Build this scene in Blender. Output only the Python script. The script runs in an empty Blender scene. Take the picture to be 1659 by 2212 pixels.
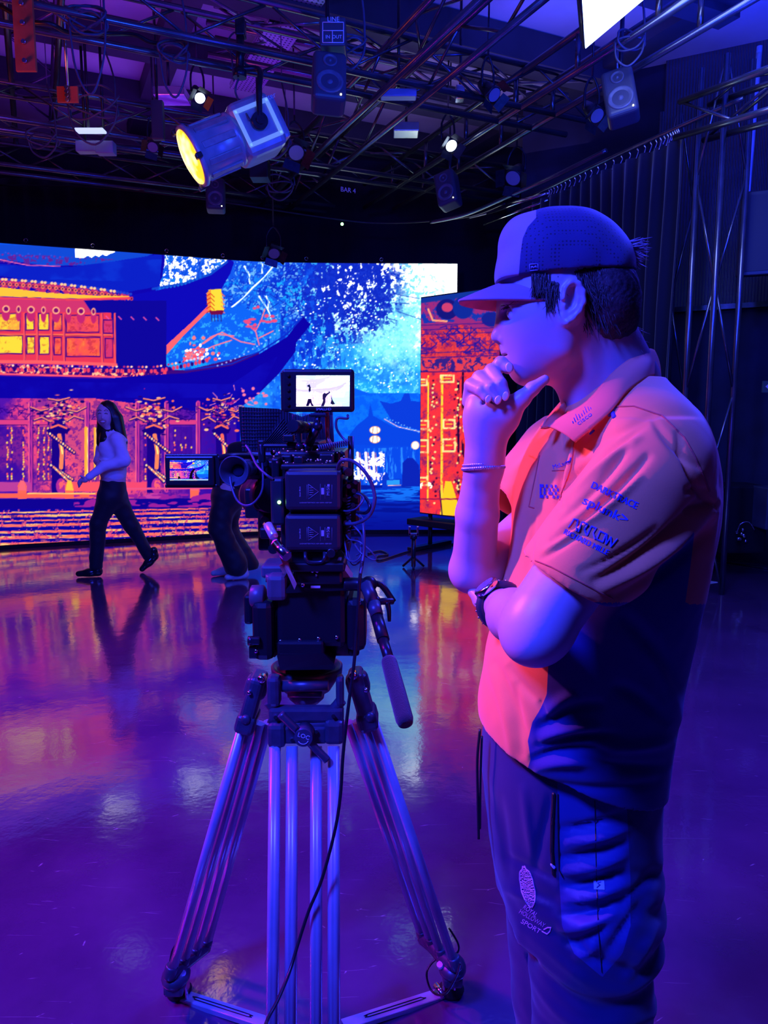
import bpy, bmesh, math, random
import numpy as np
from mathutils import Vector, Matrix, Quaternion
from mathutils.bvhtree import BVHTree
random.seed(7); rng = np.random.default_rng(7)
C = bpy.context.scene.collection
SC = bpy.context.scene
# ------------------------------------------------------------------ camera
F_PX = 1600.0; PITCH = math.atan(206/1600.0); CAM_H = 1.5
cam_data = bpy.data.cameras.new('camera'); cam = bpy.data.objects.new('camera', cam_data); C.objects.link(cam)
cam.location = (0, 0, CAM_H); cam.rotation_euler = (math.pi/2 - PITCH, 0, 0)
cam_data.sensor_fit = 'HORIZONTAL'; cam_data.sensor_width = 36.0; cam_data.lens = 36.0*F_PX/1659.0
cam_data.clip_start = 0.05; cam_data.clip_end = 60
SC.camera = cam
# ------------------------------------------------------------------ world, exposure
SC.view_settings.view_transform = 'Standard'; SC.view_settings.look = 'None'
SC.view_settings.gamma = 1.0; SC.view_settings.use_curve_mapping = False
SC.view_settings.exposure = 0.0
w = bpy.data.worlds.new('studio_air'); SC.world = w; w.use_nodes = True
w.node_tree.nodes['Background'].inputs[0].default_value = (0.02, 0.0, 1.0, 1)
w.node_tree.nodes['Background'].inputs[1].default_value = 0.03
# ------------------------------------------------------------------ studio lamps (blue overhead wash, pink floor wash from the left) and added unseen fills
def look(o, tgt):
    d = Vector(tgt) - Vector(o.location); o.rotation_euler = d.to_track_quat('-Z', 'Y').to_euler()
def area(name, loc, tgt, size, power, col, sy=None, spread=180):
    d = bpy.data.lights.new(name, 'AREA'); d.shape = 'RECTANGLE' if sy else 'SQUARE'; d.size = size
    if sy: d.size_y = sy
    d.energy = power; d.color = col; d.spread = math.radians(spread)
    o = bpy.data.objects.new(name, d); C.objects.link(o); o.location = loc; look(o, tgt); return o
def spot(name, loc, tgt, power, col, ang=40, blend=.3, rad=.1):
    d = bpy.data.lights.new(name, 'SPOT'); d.energy = power; d.color = col; d.spot_size = math.radians(ang)
    d.spot_blend = blend; d.shadow_soft_size = rad
    o = bpy.data.objects.new(name, d); C.objects.link(o); o.location = loc; look(o, tgt); return o
BLUE = (0.026, 0.044, 1.0); DEEP = (0.02, 0.0, 1.0); PINK = (0.85, 0.13, 0.62); VIOLET = (0.30, 0.0, 1.0)
area('blue_key_softbox', (-1.3, -0.1, 3.3), (0.4, 1.15, 1.3), 0.5, 320, BLUE)
area('blue_back_softbox', (2.5, 3.6, 4.3), (0.6, 1.3, 1.5), 0.9, 250, (0.03, 0.03, 1.0))
spot('violet_floor_wash', (-3.4, 2.4, 4.4), (-1.5, 2.7, 0), 900, VIOLET, 76, .8, .3)
spot('added_dancer_fill', (-1.2, 2.6, 4.0), (-2.4, 6.9, 1.15), 420, (0.06, 0.05, 1.0), 24, .7, .1)  # added spot without a fixture, brightens the dancer in the white sweater
spot('added_pink_shirt_fill', (-2.2, 1.6, 3.0), (0.38, 1.05, 1.12), 560, PINK, 12.5, .35, .05)  # added narrow spot standing in for the shirt's fluorescent red, kept off the face
spot('pink_floor_lamp', (-4.6, 3.0, 4.2), (-2.2, 2.6, 0), 700, (1.0, .03, .40), 76, 1.0, .2)
area('added_violet_ceiling_fill', (-2.3, 7.2, 4.42), (-2.3, 7.2, 5.2), 3.4, 24, (0.20, 0.012, 1.0), sy=3.4)  # added fill over the grid, sets trusses dark against a violet ceiling
area('added_dim_ceiling_fill', (.9, 8.0, 4.42), (.9, 8.0, 5.2), 2.6, 12, (0.30, 0.22, 1.0), sy=2.4)  # unseen fill added to lift the far ceiling between the trusses
area('added_red_grid_fill', (-3.2, 4.6, 3.1), (-2.4, 5.6, 4.4), .5, 9, (1.0, .10, .03))  # added in place of the stage lamp's warm bounce on the left pipes
area('added_blue_ceiling_fill', (2.3, 5.6, 4.5), (2.3, 5.6, 5.2), 2.6, 60, (0.01, 0.03, 1.0), sy=3.0)  # added upward fill for the blue glow around the lamp panel
area('added_blue_side_fill', (2.6, 3.8, 3.2), (2.2, 5.6, 4.4), 1.0, 90, (0.01, 0.03, 1.0))  # blue fill added from the right, no fixture there
area('added_blue_grid_fill', (0.6, 2.6, 3.0), (-.6, 5.8, 4.0), .8, 60, (0.015, 0.09, 1.0))  # added fill that turns the stage lamp and grid bluer
# ------------------------------------------------------------------ projection helpers (photo measurement -> place in the room)
CP, SP_ = math.cos(PITCH), math.sin(PITCH)
def ray(px, py):
    xc = (px-829.5)/F_PX; yc = -(py-1106)/F_PX
    return Vector((xc, CP + yc*SP_, -SP_ + yc*CP))
def P(px, py, Y):
    d = ray(px, py); return Vector((0, 0, CAM_H)) + d*(Y/d.y)
def PZ(px, py, z):
    d = ray(px, py); return Vector((0, 0, CAM_H)) + d*((z-CAM_H)/d.z)
def proj(p):            # arrays
    x, y, z = p[..., 0], p[..., 1], p[..., 2]-CAM_H
    dep = y*CP - z*SP_; up = y*SP_ + z*CP
    return 829.5 + F_PX*x/dep, 1106 - F_PX*up/dep
def mpp(Y): return Y/F_PX
# ------------------------------------------------------------------ materials
MATS = {}
def mat(name, col=(.5,.5,.5), rough=.5, metal=0.0, spec=.5, emit=None, estr=1.0, bump=None, noise=None, coat=0, sheen=0, sss=0):
    if name in MATS: return MATS[name]
    m = bpy.data.materials.new(name); m.use_nodes = True; nt = m.node_tree; b = nt.nodes['Principled BSDF']
    b.inputs['Base Color'].default_value = (*col, 1); b.inputs['Roughness'].default_value = rough
    b.inputs['Metallic'].default_value = metal; b.inputs['Specular IOR Level'].default_value = spec
    if coat: b.inputs['Coat Weight'].default_value = coat
    if sheen: b.inputs['Sheen Weight'].default_value = sheen
    if sss:
        b.inputs['Subsurface Weight'].default_value = sss; b.inputs['Subsurface Radius'].default_value = (.01, .005, .003)
    if emit:
        b.inputs['Emission Color'].default_value = (*emit, 1); b.inputs['Emission Strength'].default_value = estr
    tc = None
    if bump or noise: tc = nt.nodes.new('ShaderNodeTexCoord')
    if noise:     # (scale, amount): small tonal variation
        n = nt.nodes.new('ShaderNodeTexNoise'); n.inputs['Scale'].default_value = noise[0]; n.inputs['Detail'].default_value = 6
        nt.links.new(tc.outputs['Object'], n.inputs['Vector'])
        r = nt.nodes.new('ShaderNodeValToRGB'); a = noise[1]
        r.color_ramp.elements[0].position = .3; r.color_ramp.elements[1].position = .7
        r.color_ramp.elements[0].color = (*[c*(1-a) for c in col], 1); r.color_ramp.elements[1].color = (*[min(1, c*(1+a)) for c in col], 1)
        nt.links.new(n.outputs['Fac'], r.inputs['Fac']); nt.links.new(r.outputs['Color'], b.inputs['Base Color'])
    if bump:      # (scale, strength, distance)
        n = nt.nodes.new('ShaderNodeTexNoise'); n.inputs['Scale'].default_value = bump[0]; n.inputs['Detail'].default_value = 5
        nt.links.new(tc.outputs['Object'], n.inputs['Vector'])
        bp = nt.nodes.new('ShaderNodeBump'); bp.inputs['Strength'].default_value = bump[1]; bp.inputs['Distance'].default_value = bump[2]
        nt.links.new(n.outputs['Fac'], bp.inputs['Height']); nt.links.new(bp.outputs['Normal'], b.inputs['Normal'])
    MATS[name] = m; return m
BLACK = mat('black_plastic', (.011,.011,.016), .38, 0, .4, bump=(180,.12,.0006))
BLACKM = mat('black_anodised_metal', (.035,.035,.05), .32, .6, .5, noise=(30,.25))
DARK = mat('dark_rubber', (.015,.015,.017), .7, 0, .3, bump=(90,.2,.001))
ALU = mat('brushed_aluminium', (.42,.44,.62), .34, .3, .5, noise=(14,.12))
CAST = mat('tripod_casting_metal', (.07,.07,.11), .38, .3, .5, noise=(40,.2))
STEEL = mat('bright_steel', (.8,.8,.82), .16, 1.0, .5, noise=(20,.08))
GREYP = mat('grey_housing_paint', (.32,.33,.36), .35, .1, .5, noise=(25,.15))
TRUSSM = mat('truss_tube_metal', (.16,.16,.18), .25, .8, .5, noise=(5,.3))
CABLE = mat('black_cable_rubber', (.012,.012,.02), .35, 0, .5, noise=(40,.2))
CABLEG = mat('grey_cable_sheath', (.07,.07,.12), .35, 0, .5, noise=(40,.2))
WHITEP = mat('white_print', (.75,.75,.78), .5, noise=(60,.1))
# ------------------------------------------------------------------ object helpers
def setp(o, label=None, cat=None, group=None, kind=None):
    if label: o['label'] = label
    if cat: o['category'] = cat
    if group: o['group'] = group
    if kind: o['kind'] = kind
    return o
def root(name, loc, label, cat, group=None):
    o = bpy.data.objects.new(name, None); C.objects.link(o); o.location = loc; o.empty_display_size = .05
    return setp(o, label, cat, group)
def link(name, me, m=None, parent=None, smooth=True):
    """link a mesh given in world coordinates; a child keeps its place"""
    o = bpy.data.objects.new(name, me); C.objects.link(o)
    if m is not None:
        for mm in (m if isinstance(m, (list, tuple)) else [m]): me.materials.append(mm)
    if parent is not None:
        o.parent = parent
        off = Vector((0,0,0)); q = parent
        while q is not None: off += q.location; q = q.parent
        me.transform(Matrix.Translation(-off))
    return o
class MB:
    def __init__(s): s.bm = bmesh.new()
    def _new(s, verts, M, mi, sm):
        for v in verts: v.co = M @ v.co
        fs = {f for v in verts for f in v.link_faces}
        for f in fs: f.material_index = mi; f.smooth = sm
    def box(s, c, size, rot=None, bev=0, mi=0, seg=2):
        r = bmesh.ops.create_cube(s.bm, size=1.0); vs = r['verts']
        for v in vs: v.co = Vector((v.co.x*size[0], v.co.y*size[1], v.co.z*size[2]))
        if bev > 0:
            es = list({e for v in vs for e in v.link_edges})
            r2 = bmesh.ops.bevel(s.bm, geom=es+vs, offset=bev, segments=seg, affect='EDGES', profile=.5)
            vs = list(set([v for v in vs if v.is_valid] + r2['verts']))
            fs = list({f for v in vs for f in v.link_faces}); vs = list({v for f in fs for v in f.verts})
        M = Matrix.Translation(Vector(c)) @ (rot.to_4x4() if rot is not None else Matrix.Identity(4))
        s._new(vs, M, mi, False); return s
    def cyl(s, a, b, r, r2=None, n=16, mi=0, caps=True, sm=True):
        a, b = Vector(a), Vector(b); d = b-a; L = d.length
        if L < 1e-7: return s
        q = d.to_track_quat('Z', 'Y'); rr = bmesh.ops.create_cone(s.bm, cap_ends=caps, segments=n, radius1=r, radius2=r if r2 is None else r2, depth=L)
        M = Matrix.Translation((a+b)/2) @ q.to_matrix().to_4x4(); s._new(rr['verts'], M, mi, False)
        for v in rr['verts']:
            for f in v.link_faces:
                if len(f.verts) == 4: f.smooth = sm
        return s
    def ball(s, c, r, n=14, mi=0, sc=(1,1,1), rot=None):
        rr = bmesh.ops.create_uvsphere(s.bm, u_segments=n, v_segments=max(6, n*2//3), radius=r)
        M = Matrix.Translation(Vector(c)) @ (rot.to_4x4() if rot is not None else Matrix.Identity(4)) @ Matrix.Diagonal((*sc, 1))
        s._new(rr['verts'], M, mi, True); return s
    def lathe(s, a, b, prof, n=28, mi=0):
        """prof: list of (t along a->b in metres, radius)"""
        a, b = Vector(a), Vector(b); q = (b-a).to_track_quat('Z', 'Y').to_matrix()
        rings = []
        for t, r in prof:
            ring = []
            for i in range(n):
                an = 2*math.pi*i/n; ring.append(s.bm.verts.new(a + q @ Vector((math.cos(an)*r, math.sin(an)*r, t))))
            rings.append(ring)
        for k in range(len(rings)-1):
            for i in range(n):
                f = s.bm.faces.new((rings[k][i], rings[k][(i+1)%n], rings[k+1][(i+1)%n], rings[k+1][i])); f.smooth = True; f.material_index = mi
        for ring, fl in ((rings[0], True), (rings[-1], False)):
            f = s.bm.faces.new(list(reversed(ring)) if fl else ring); f.material_index = mi
        return s
    def tube(s, pts, r, n=8, mi=0, closed=False, res=6, r_end=None):
        pts = [Vector(p) for p in pts]
        if len(pts) > 2: pts = crom(pts, res, closed)
        N = len(pts); up = None; rings = []
        for i, p in enumerate(pts):
            if closed: t = pts[(i+1) % N]-pts[i-1]
            else: t = pts[min(i+1, N-1)]-pts[max(i-1, 0)]
            t = t.normalized() if t.length > 1e-9 else Vector((0,0,1))
            if up is None: up = t.orthogonal().normalized()
            up = (up - t*up.dot(t)); up = up.normalized() if up.length > 1e-6 else t.orthogonal().normalized()
            sd = t.cross(up); rr = r if r_end is None else r + (r_end-r)*i/(N-1)
            rings.append([s.bm.verts.new(p + (up*math.cos(2*math.pi*k/n)+sd*math.sin(2*math.pi*k/n))*rr) for k in range(n)])
        M = N if closed else N-1
        for k in range(M):
            A, B = rings[k], rings[(k+1) % N]
            for i in range(n):
                f = s.bm.faces.new((A[i], A[(i+1)%n], B[(i+1)%n], B[i])); f.smooth = True; f.material_index = mi
        if not closed:
            for ring, fl in ((rings[0], True), (rings[-1], False)):
                f = s.bm.faces.new(list(reversed(ring)) if fl else ring); f.material_index = mi
        return s
    def prism(s, poly, d, mi=0):
        """poly: 3-D outline, extruded along vector d"""
        d = Vector(d); A = [s.bm.verts.new(Vector(p)) for p in poly]; B = [s.bm.verts.new(Vector(p)+d) for p in poly]; n = len(A)
        f = s.bm.faces.new(A); f.material_index = mi; f = s.bm.faces.new(list(reversed(B))); f.material_index = mi
        for i in range(n):
            f = s.bm.faces.new((A[i], B[i], B[(i+1)%n], A[(i+1)%n])); f.material_index = mi
        return s
    def build(s, name, m, parent=None):
        bmesh.ops.recalc_face_normals(s.bm, faces=s.bm.faces)
        me = bpy.data.meshes.new(name); s.bm.to_mesh(me); s.bm.free(); return link(name, me, m, parent)
def crom(pts, res=6, closed=False):
    out = []; N = len(pts)
    rg = range(N) if closed else range(N-1)
    for i in rg:
        if closed: p0, p1, p2, p3 = pts[i-1], pts[i], pts[(i+1)%N], pts[(i+2)%N]
        else: p0, p1, p2, p3 = pts[max(i-1,0)], pts[i], pts[i+1], pts[min(i+2,N-1)]
        for k in range(res):
            t = k/res
            out.append(.5*((2*p1)+(-p0+p2)*t+(2*p0-5*p1+4*p2-p3)*t*t+(-p0+3*p1-3*p2+p3)*t**3))
    if not closed: out.append(pts[-1])
    return out
def pbox(mb, x0, y0, x1, y1, Y, dep, bev=0, mi=0):
    """upright box whose front measures x0..x1, y0..y1 in the photograph at distance Y and goes back by dep"""
    a = P(x0, (y0+y1)/2, Y); b = P(x1, (y0+y1)/2, Y); t = P((x0+x1)/2, y0, Y).z; bt = P((x0+x1)/2, y1, Y).z
    mb.box(((a.x+b.x)/2, Y+dep/2, (t+bt)/2), (abs(b.x-a.x), dep, abs(t-bt)), bev=bev, mi=mi); return mb
def text_mesh(s, size, extr=0.0):
    cu = bpy.data.curves.new('t', 'FONT'); cu.body = s; cu.size = size; cu.align_x = 'CENTER'; cu.align_y = 'CENTER'; cu.extrude = extr
    cu.resolution_u = 3
    o = bpy.data.objects.new('t', cu); C.objects.link(o)
    dg = bpy.context.evaluated_depsgraph_get(); me = bpy.data.meshes.new_from_object(o.evaluated_get(dg))
    bpy.data.objects.remove(o); bpy.data.curves.remove(cu); return me
def flat_text(name, s, size, c, right, up, m, parent, extr=.0003, width=None):
    me = text_mesh(s, size, extr); right = Vector(right).normalized(); up = Vector(up).normalized(); n = right.cross(up)
    if width:
        xs = [v.co.x for v in me.vertices]; k = width/(max(xs)-min(xs)); me.transform(Matrix.Diagonal((k, 1, 1, 1)))
    R = Matrix((right, up, n)).transposed().to_4x4(); me.transform(Matrix.Translation(Vector(c)) @ R)
    return link(name, me, m, parent)
# ------------------------------------------------------------------ signed-distance modelling (organic shapes)
class Field:
    def __init__(s, lo, hi, h):
        s.lo = np.array(lo, float); s.h = h; s.n = np.ceil((np.array(hi)-s.lo)/h).astype(int)+1
        s.F = np.full(tuple(s.n), .2, np.float32)
    def grid(s, lo, hi):
        i0 = np.clip(np.floor((np.array(lo)-s.lo)/s.h).astype(int), 0, s.n); i1 = np.clip(np.ceil((np.array(hi)-s.lo)/s.h).astype(int)+1, 0, s.n)
        if np.any(i1 <= i0): return None
        ax = [s.lo[k]+s.h*np.arange(i0[k], i1[k], dtype=np.float32) for k in range(3)]
        X, Y, Z = ax[0][:, None, None], ax[1][None, :, None], ax[2][None, None, :]
        return (slice(i0[0], i1[0]), slice(i0[1], i1[1]), slice(i0[2], i1[2])), X, Y, Z
    def comb(s, sl, d, k, op):
        a = s.F[sl]; d = d.astype(np.float32)
        if op == 'u':
            if k > 0:
                hh = np.maximum(k-np.abs(a-d), 0)/k; s.F[sl] = np.minimum(a, d)-hh*hh*k*.25
            else: s.F[sl] = np.minimum(a, d)
        elif op in 'si':
            b = -d if op == 's' else d
            if k > 0:
                hh = np.maximum(k-np.abs(a-b), 0)/k; s.F[sl] = np.maximum(a, b)+hh*hh*k*.25
            else: s.F[sl] = np.maximum(a, b)
    def cone(s, a, b, r1, r2, k=.01, op='u'):
        a = np.array(a, float); b = np.array(b, float); m = max(r1, r2)+k+3*s.h
        g = s.grid(np.minimum(a, b)-m, np.maximum(a, b)+m)
        if g is None: return s
        sl, X, Y, Z = g; ab = b-a; L = (ab@ab)+1e-12
        t = np.clip(((X-a[0])*ab[0]+(Y-a[1])*ab[1]+(Z-a[2])*ab[2])/L, 0, 1)
        d = np.sqrt((X-a[0]-t*ab[0])**2+(Y-a[1]-t*ab[1])**2+(Z-a[2]-t*ab[2])**2)-(r1+(r2-r1)*t)
        s.comb(sl, d, k, op); return s
    def ell(s, c, r, k=.01, op='u', R=None):
        """ellipsoid; R = 3x3 rows of local axes"""
        c = np.array(c, float); r = np.array(r, float); m = max(r)+k+3*s.h
        g = s.grid(c-m, c+m)
        if g is None: return s
        sl, X, Y, Z = g; x, y, z = X-c[0], Y-c[1], Z-c[2]
        if R is not None:
            R = np.array(R, float); x, y, z = (R[i][0]*x+R[i][1]*y+R[i][2]*z for i in range(3))
        k0 = np.sqrt((x/r[0])**2+(y/r[1])**2+(z/r[2])**2); k1 = np.sqrt((x/r[0]**2)**2+(y/r[1]**2)**2+(z/r[2]**2)**2)+1e-9
        s.comb(sl, k0*(k0-1)/k1, k, op); return s
    def loft(s, zs, cx, cy, a, b, ang, k=.01, op='u', e=2.3):
        """stack of super-ellipses: centre, half sizes and angle against height"""
        zs = np.array(zs, float); o = np.argsort(zs); f = lambda v: (np.interp(Zv, zs[o], np.array(v, float)[o]))
        m = max(max(a), max(b))+k+.02
        g = s.grid((min(cx)-m, min(cy)-m, zs.min()-.03), (max(cx)+m, max(cy)+m, zs.max()+.03))
        sl, X, Y, Z = g; Zv = Z.ravel(); n = (None, None, slice(None))
        # smooth the interpolated profiles
        def sm(v):
            q = f(v); w_ = max(1, int(.032/s.h)); kk = np.ones(2*w_+1)/(2*w_+1); return np.convolve(np.pad(q, w_, 'edge'), kk, 'valid')[n]
        CX, CY, A, B, G = sm(cx), sm(cy), sm(a), sm(b), sm(ang)
        dx, dy = X-CX, Y-CY; u = dx*np.cos(G)+dy*np.sin(G); v = -dx*np.sin(G)+dy*np.cos(G)
        q = (np.abs(u/A)**e+np.abs(v/B)**e)**(1/e); d = (q-1)*np.minimum(A, B)
        d = np.maximum(d, np.maximum(zs.min()-Z, Z-zs.max())+0*d)
        s.comb(sl, d, k, op); return s
    def plane(s, p, n, k=0.0):
        """keep the side the normal points away from"""
        p = np.array(p, float); n = np.array(Vector(n).normalized()); g = s.grid(s.lo, s.lo+s.h*s.n); sl, X, Y, Z = g
        s.comb(sl, (X-p[0])*n[0]+(Y-p[1])*n[1]+(Z-p[2])*n[2]+0*s.F, k, 'i'); return s
    def mod(s, fn):
        sl, X, Y, Z = s.grid(s.lo, s.lo+s.h*s.n); s.F[sl] += fn(X, Y, Z).astype(np.float32); return s
    def extract(s, clip=None):
        F = s.F; S = F < 0; nx, ny, nz = F.shape
        F = F.copy(); F[0], F[-1] = .01, .01; F[:, 0], F[:, -1] = .01, .01; F[:, :, 0], F[:, :, -1] = .01, .01; S = F < 0
        cs = [S[i:nx-1+i, j:ny-1+j, k:nz-1+k] for i in (0,1) for j in (0,1) for k in (0,1)]
        al = cs[0].copy(); an = cs[0].copy()
        for q in cs[1:]: al &= q; an |= q
        act = an & ~al; I = np.argwhere(act); idx = -np.ones(act.shape, np.int64); idx[act] = np.arange(len(I))
        acc = np.zeros((len(I), 3)); cnt = np.zeros(len(I))
        for ax in range(3):
            o1, o2 = [q for q in range(3) if q != ax]
            for da in (0,1):
                for db in (0,1):
                    p0 = I.copy(); p0[:, o1] += da; p0[:, o2] += db; p1 = p0.copy(); p1[:, ax] += 1
                    f0 = F[p0[:,0], p0[:,1], p0[:,2]].astype(float); f1 = F[p1[:,0], p1[:,1], p1[:,2]].astype(float); m = (f0 < 0) != (f1 < 0)
                    t = np.where(m, f0/np.where(m, f0-f1, 1), 0); q = p0.astype(float); q[:, ax] += t
                    acc[m] += q[m]; cnt[m] += 1
        V = acc/cnt[:, None]*s.h+s.lo; faces = []
        for ax in range(3):
            o1, o2 = (ax+1) % 3, (ax+2) % 3
            A = [slice(None)]*3; B = [slice(None)]*3; A[ax] = slice(0, -1); B[ax] = slice(1, None)
            cr = S[tuple(A)] != S[tuple(B)]; E = np.argwhere(cr); E = E[(E[:, o1] > 0) & (E[:, o2] > 0) & (E[:, o1] < F.shape[o1]-1) & (E[:, o2] < F.shape[o2]-1)]
            st = S[tuple(A)][E[:,0], E[:,1], E[:,2]]
            q = []
            for da, db in ((1,1),(0,1),(0,0),(1,0)):
                e = E.copy(); e[:, o1] -= da; e[:, o2] -= db; q.append(idx[e[:,0], e[:,1], e[:,2]])
            q = np.stack(q, 1); q[~st] = q[~st][:, ::-1]; faces.append(q)
        return V, np.concatenate(faces)
def panel_mat(name, a, b, base):
    """two cloth colours that meet along a sewn edge; the edge is stored on the cloth as signed distance"""
    m = base.copy(); m.name = name; nt = m.node_tree; at = nt.nodes.new('ShaderNodeAttribute'); at.attribute_name = 'panel_edge'
    mr = nt.nodes.new('ShaderNodeMapRange'); mr.inputs['From Min'].default_value = -.35; mr.inputs['From Max'].default_value = .35; nt.links.new(at.outputs['Fac'], mr.inputs['Value'])
    mx = nt.nodes.new('ShaderNodeMixRGB'); nt.links.new(mr.outputs[0], mx.inputs[0]); b_ = nt.nodes['Principled BSDF']; src = b_.inputs['Base Color'].links[0].from_socket if b_.inputs['Base Color'].links else None
    mx.inputs[1].default_value = (*a, 1); mx.inputs[2].default_value = (*b, 1)
    if src is not None: nt.links.new(src, mx.inputs[1])
    nt.links.new(mx.outputs[0], b_.inputs['Base Color']); return m
def set_edge(me, v):
    at = me.attributes.new('panel_edge', 'FLOAT', 'POINT'); at.data.foreach_set('value', np.asarray(v, np.float32))
def vnormals(V, Q):
    a, b, c, d = (V[Q[:, i]] for i in range(4)); n = np.cross(c-a, d-b); N = np.zeros_like(V)
    for i in range(4): np.add.at(N, Q[:, i], n)
    return N/np.maximum(np.linalg.norm(N, axis=1), 1e-12)[:, None]
def crease_cloth(V, Q, lines, ymax=1.2):
    """push folds into the cloth: (x0,y0,x1,y1,depth,width[,bend])"""
    N = vnormals(V, Q); px, py = proj(V); D = np.zeros(len(V)); front = np.clip(-(N[:, 1])*2+.6, 0, 1)*(V[:, 1] < ymax)
    for L in lines:
        x0, y0, x1, y1, dp, w_ = L[:6]; bd = L[6] if len(L) > 6 else 0; dx, dy = x1-x0, y1-y0; L2 = dx*dx+dy*dy; t = ((px-x0)*dx+(py-y0)*dy)/L2; tcl = np.clip(t, 0, 1)
        off = bd*4*tcl*(1-tcl); ln = math.sqrt(L2); cxp, cyp = x0+tcl*dx-dy/ln*off, y0+tcl*dy+dx/ln*off; r = np.hypot(px-cxp, py-cyp)
        D -= dp*np.exp(-(r/w_)**2)*np.sin(np.pi*np.clip(.06+.88*t, 0, 1))**.7
    return V+N*(D*front)[:, None]
def mesh_np(name, parts):
    """one mesh from (V, quads) pieces"""
    Vs, Qs, off = [], [], 0
    for V, Q in parts: Vs.append(V); Qs.append(Q+off); off += len(V)
    V = np.concatenate(Vs); Q = np.concatenate(Qs); me = bpy.data.meshes.new(name)
    me.vertices.add(len(V)); me.vertices.foreach_set('co', V.astype(np.float32).ravel())
    me.loops.add(Q.size); me.loops.foreach_set('vertex_index', Q.astype(np.int32).ravel())
    me.polygons.add(len(Q)); me.polygons.foreach_set('loop_start', np.arange(0, Q.size, 4, dtype=np.int32)); me.polygons.foreach_set('loop_total', np.full(len(Q), 4, np.int32))
    me.polygons.foreach_set('use_smooth', np.ones(len(Q), bool)); me.update(calc_edges=True); me.validate(); return me
def relax(V, Q, it=1):
    for _ in range(it):
        acc = np.zeros_like(V); c = np.zeros(len(V))
        for a, b in ((0,1),(1,2),(2,3),(3,0)):
            np.add.at(acc, Q[:, a], V[Q[:, b]]); np.add.at(c, Q[:, a], 1); np.add.at(acc, Q[:, b], V[Q[:, a]]); np.add.at(c, Q[:, b], 1)
        V = V*.45+.55*acc/np.maximum(c, 1)[:, None]
    return V
def sin3(X, Y, Z, f, s=0):
    return np.sin(f*X+s*1.3+1.7*np.sin(f*.6*Y+s))*np.sin(f*Y*.9+s*2.1+1.3*np.sin(f*.7*Z))*np.sin(f*Z*1.1+s*.7+1.1*np.sin(f*.5*X))
# ================================================================== ROOM SHELL
def floor_mat():
    m = bpy.data.materials.new('polished_resin_floor'); m.use_nodes = True; nt = m.node_tree; b = nt.nodes['Principled BSDF']
    tc = nt.nodes.new('ShaderNodeTexCoord')
    def noise(sc, det, rough=.6):
        n = nt.nodes.new('ShaderNodeTexNoise'); n.inputs['Scale'].default_value = sc; n.inputs['Detail'].default_value = det; n.inputs['Roughness'].default_value = rough
        nt.links.new(tc.outputs['Object'], n.inputs['Vector']); return n
    def ramp(src, p0, c0, p1, c1):
        r = nt.nodes.new('ShaderNodeValToRGB'); r.color_ramp.elements[0].position = p0; r.color_ramp.elements[1].position = p1
        r.color_ramp.elements[0].color = c0; r.color_ramp.elements[1].color = c1; nt.links.new(src, r.inputs['Fac']); return r
    n1 = noise(1.6, 8); r1 = ramp(n1.outputs['Fac'], .3, (.06,.022,.085,1), .72, (.12,.045,.15,1))
    # thin scratches: stretched, thresholded voronoi edges
    mp = nt.nodes.new('ShaderNodeMapping'); mp.inputs['Rotation'].default_value = (0,0,.7); mp.inputs['Scale'].default_value = (1.2, 9, 1); nt.links.new(tc.outputs['Object'], mp.inputs['Vector'])
    ns = nt.nodes.new('ShaderNodeTexNoise'); ns.inputs['Scale'].default_value = 5; ns.inputs['Detail'].default_value = 3; nt.links.new(mp.outputs['Vector'], ns.inputs['Vector'])
    v = nt.nodes.new('ShaderNodeTexVoronoi'); v.feature = 'DISTANCE_TO_EDGE'; v.inputs['Scale'].default_value = 2.2; nt.links.new(mp.outputs['Vector'], v.inputs['Vector'])
    r2 = ramp(v.outputs['Distance'], 0.0, (1,1,1,1), .006, (0,0,0,1)); r3 = ramp(ns.outputs['Fac'], .6, (0,0,0,1), .68, (1,1,1,1))
    mu = nt.nodes.new('ShaderNodeMath'); mu.operation = 'MULTIPLY'; nt.links.new(r2.outputs['Color'], mu.inputs[0]); nt.links.new(r3.outputs['Color'], mu.inputs[1])
    mx = nt.nodes.new('ShaderNodeMixRGB'); mx.inputs[2].default_value = (.45,.42,.5,1); nt.links.new(mu.outputs[0], mx.inputs[0]); nt.links.new(r1.outputs['Color'], mx.inputs[1]); nt.links.new(mx.outputs[0], b.inputs['Base Color'])
    n2 = noise(3.0, 6); r4 = ramp(n2.outputs['Fac'], .3, (.07,)*3+(1,), .75, (.20,)*3+(1,)); nt.links.new(r4.outputs['Color'], b.inputs['Roughness'])
    n3 = noise(7, 4, .55); n4 = noise(60, 3)
    ad = nt.nodes.new('ShaderNodeMath'); ad.operation = 'MULTIPLY_ADD'; ad.inputs[1].default_value = .10; nt.links.new(n4.outputs['Fac'], ad.inputs[0]); nt.links.new(n3.outputs['Fac'], ad.inputs[2])
    bp = nt.nodes.new('ShaderNodeBump'); bp.inputs['Strength'].default_value = .3; bp.inputs['Distance'].default_value = .004
    nt.links.new(ad.outputs[0], bp.inputs['Height']); nt.links.new(bp.outputs['Normal'], b.inputs['Normal'])
    b.inputs['Specular IOR Level'].default_value = .8; b.inputs['Coat Weight'].default_value = 1.0; b.inputs['Coat Roughness'].default_value = .075; b.inputs['Coat IOR'].default_value = 1.6; nt.links.new(bp.outputs['Normal'], b.inputs['Coat Normal'])
    return m
WALLM = mat('matt_black_wall_paint', (.02,.02,.045), .8, noise=(3,.3), bump=(8,.15,.003))
CEILM = mat('ceiling_slab_paint', (.6,.57,.62), .7, noise=(.8,.25), bump=(12,.1,.003))
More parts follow.
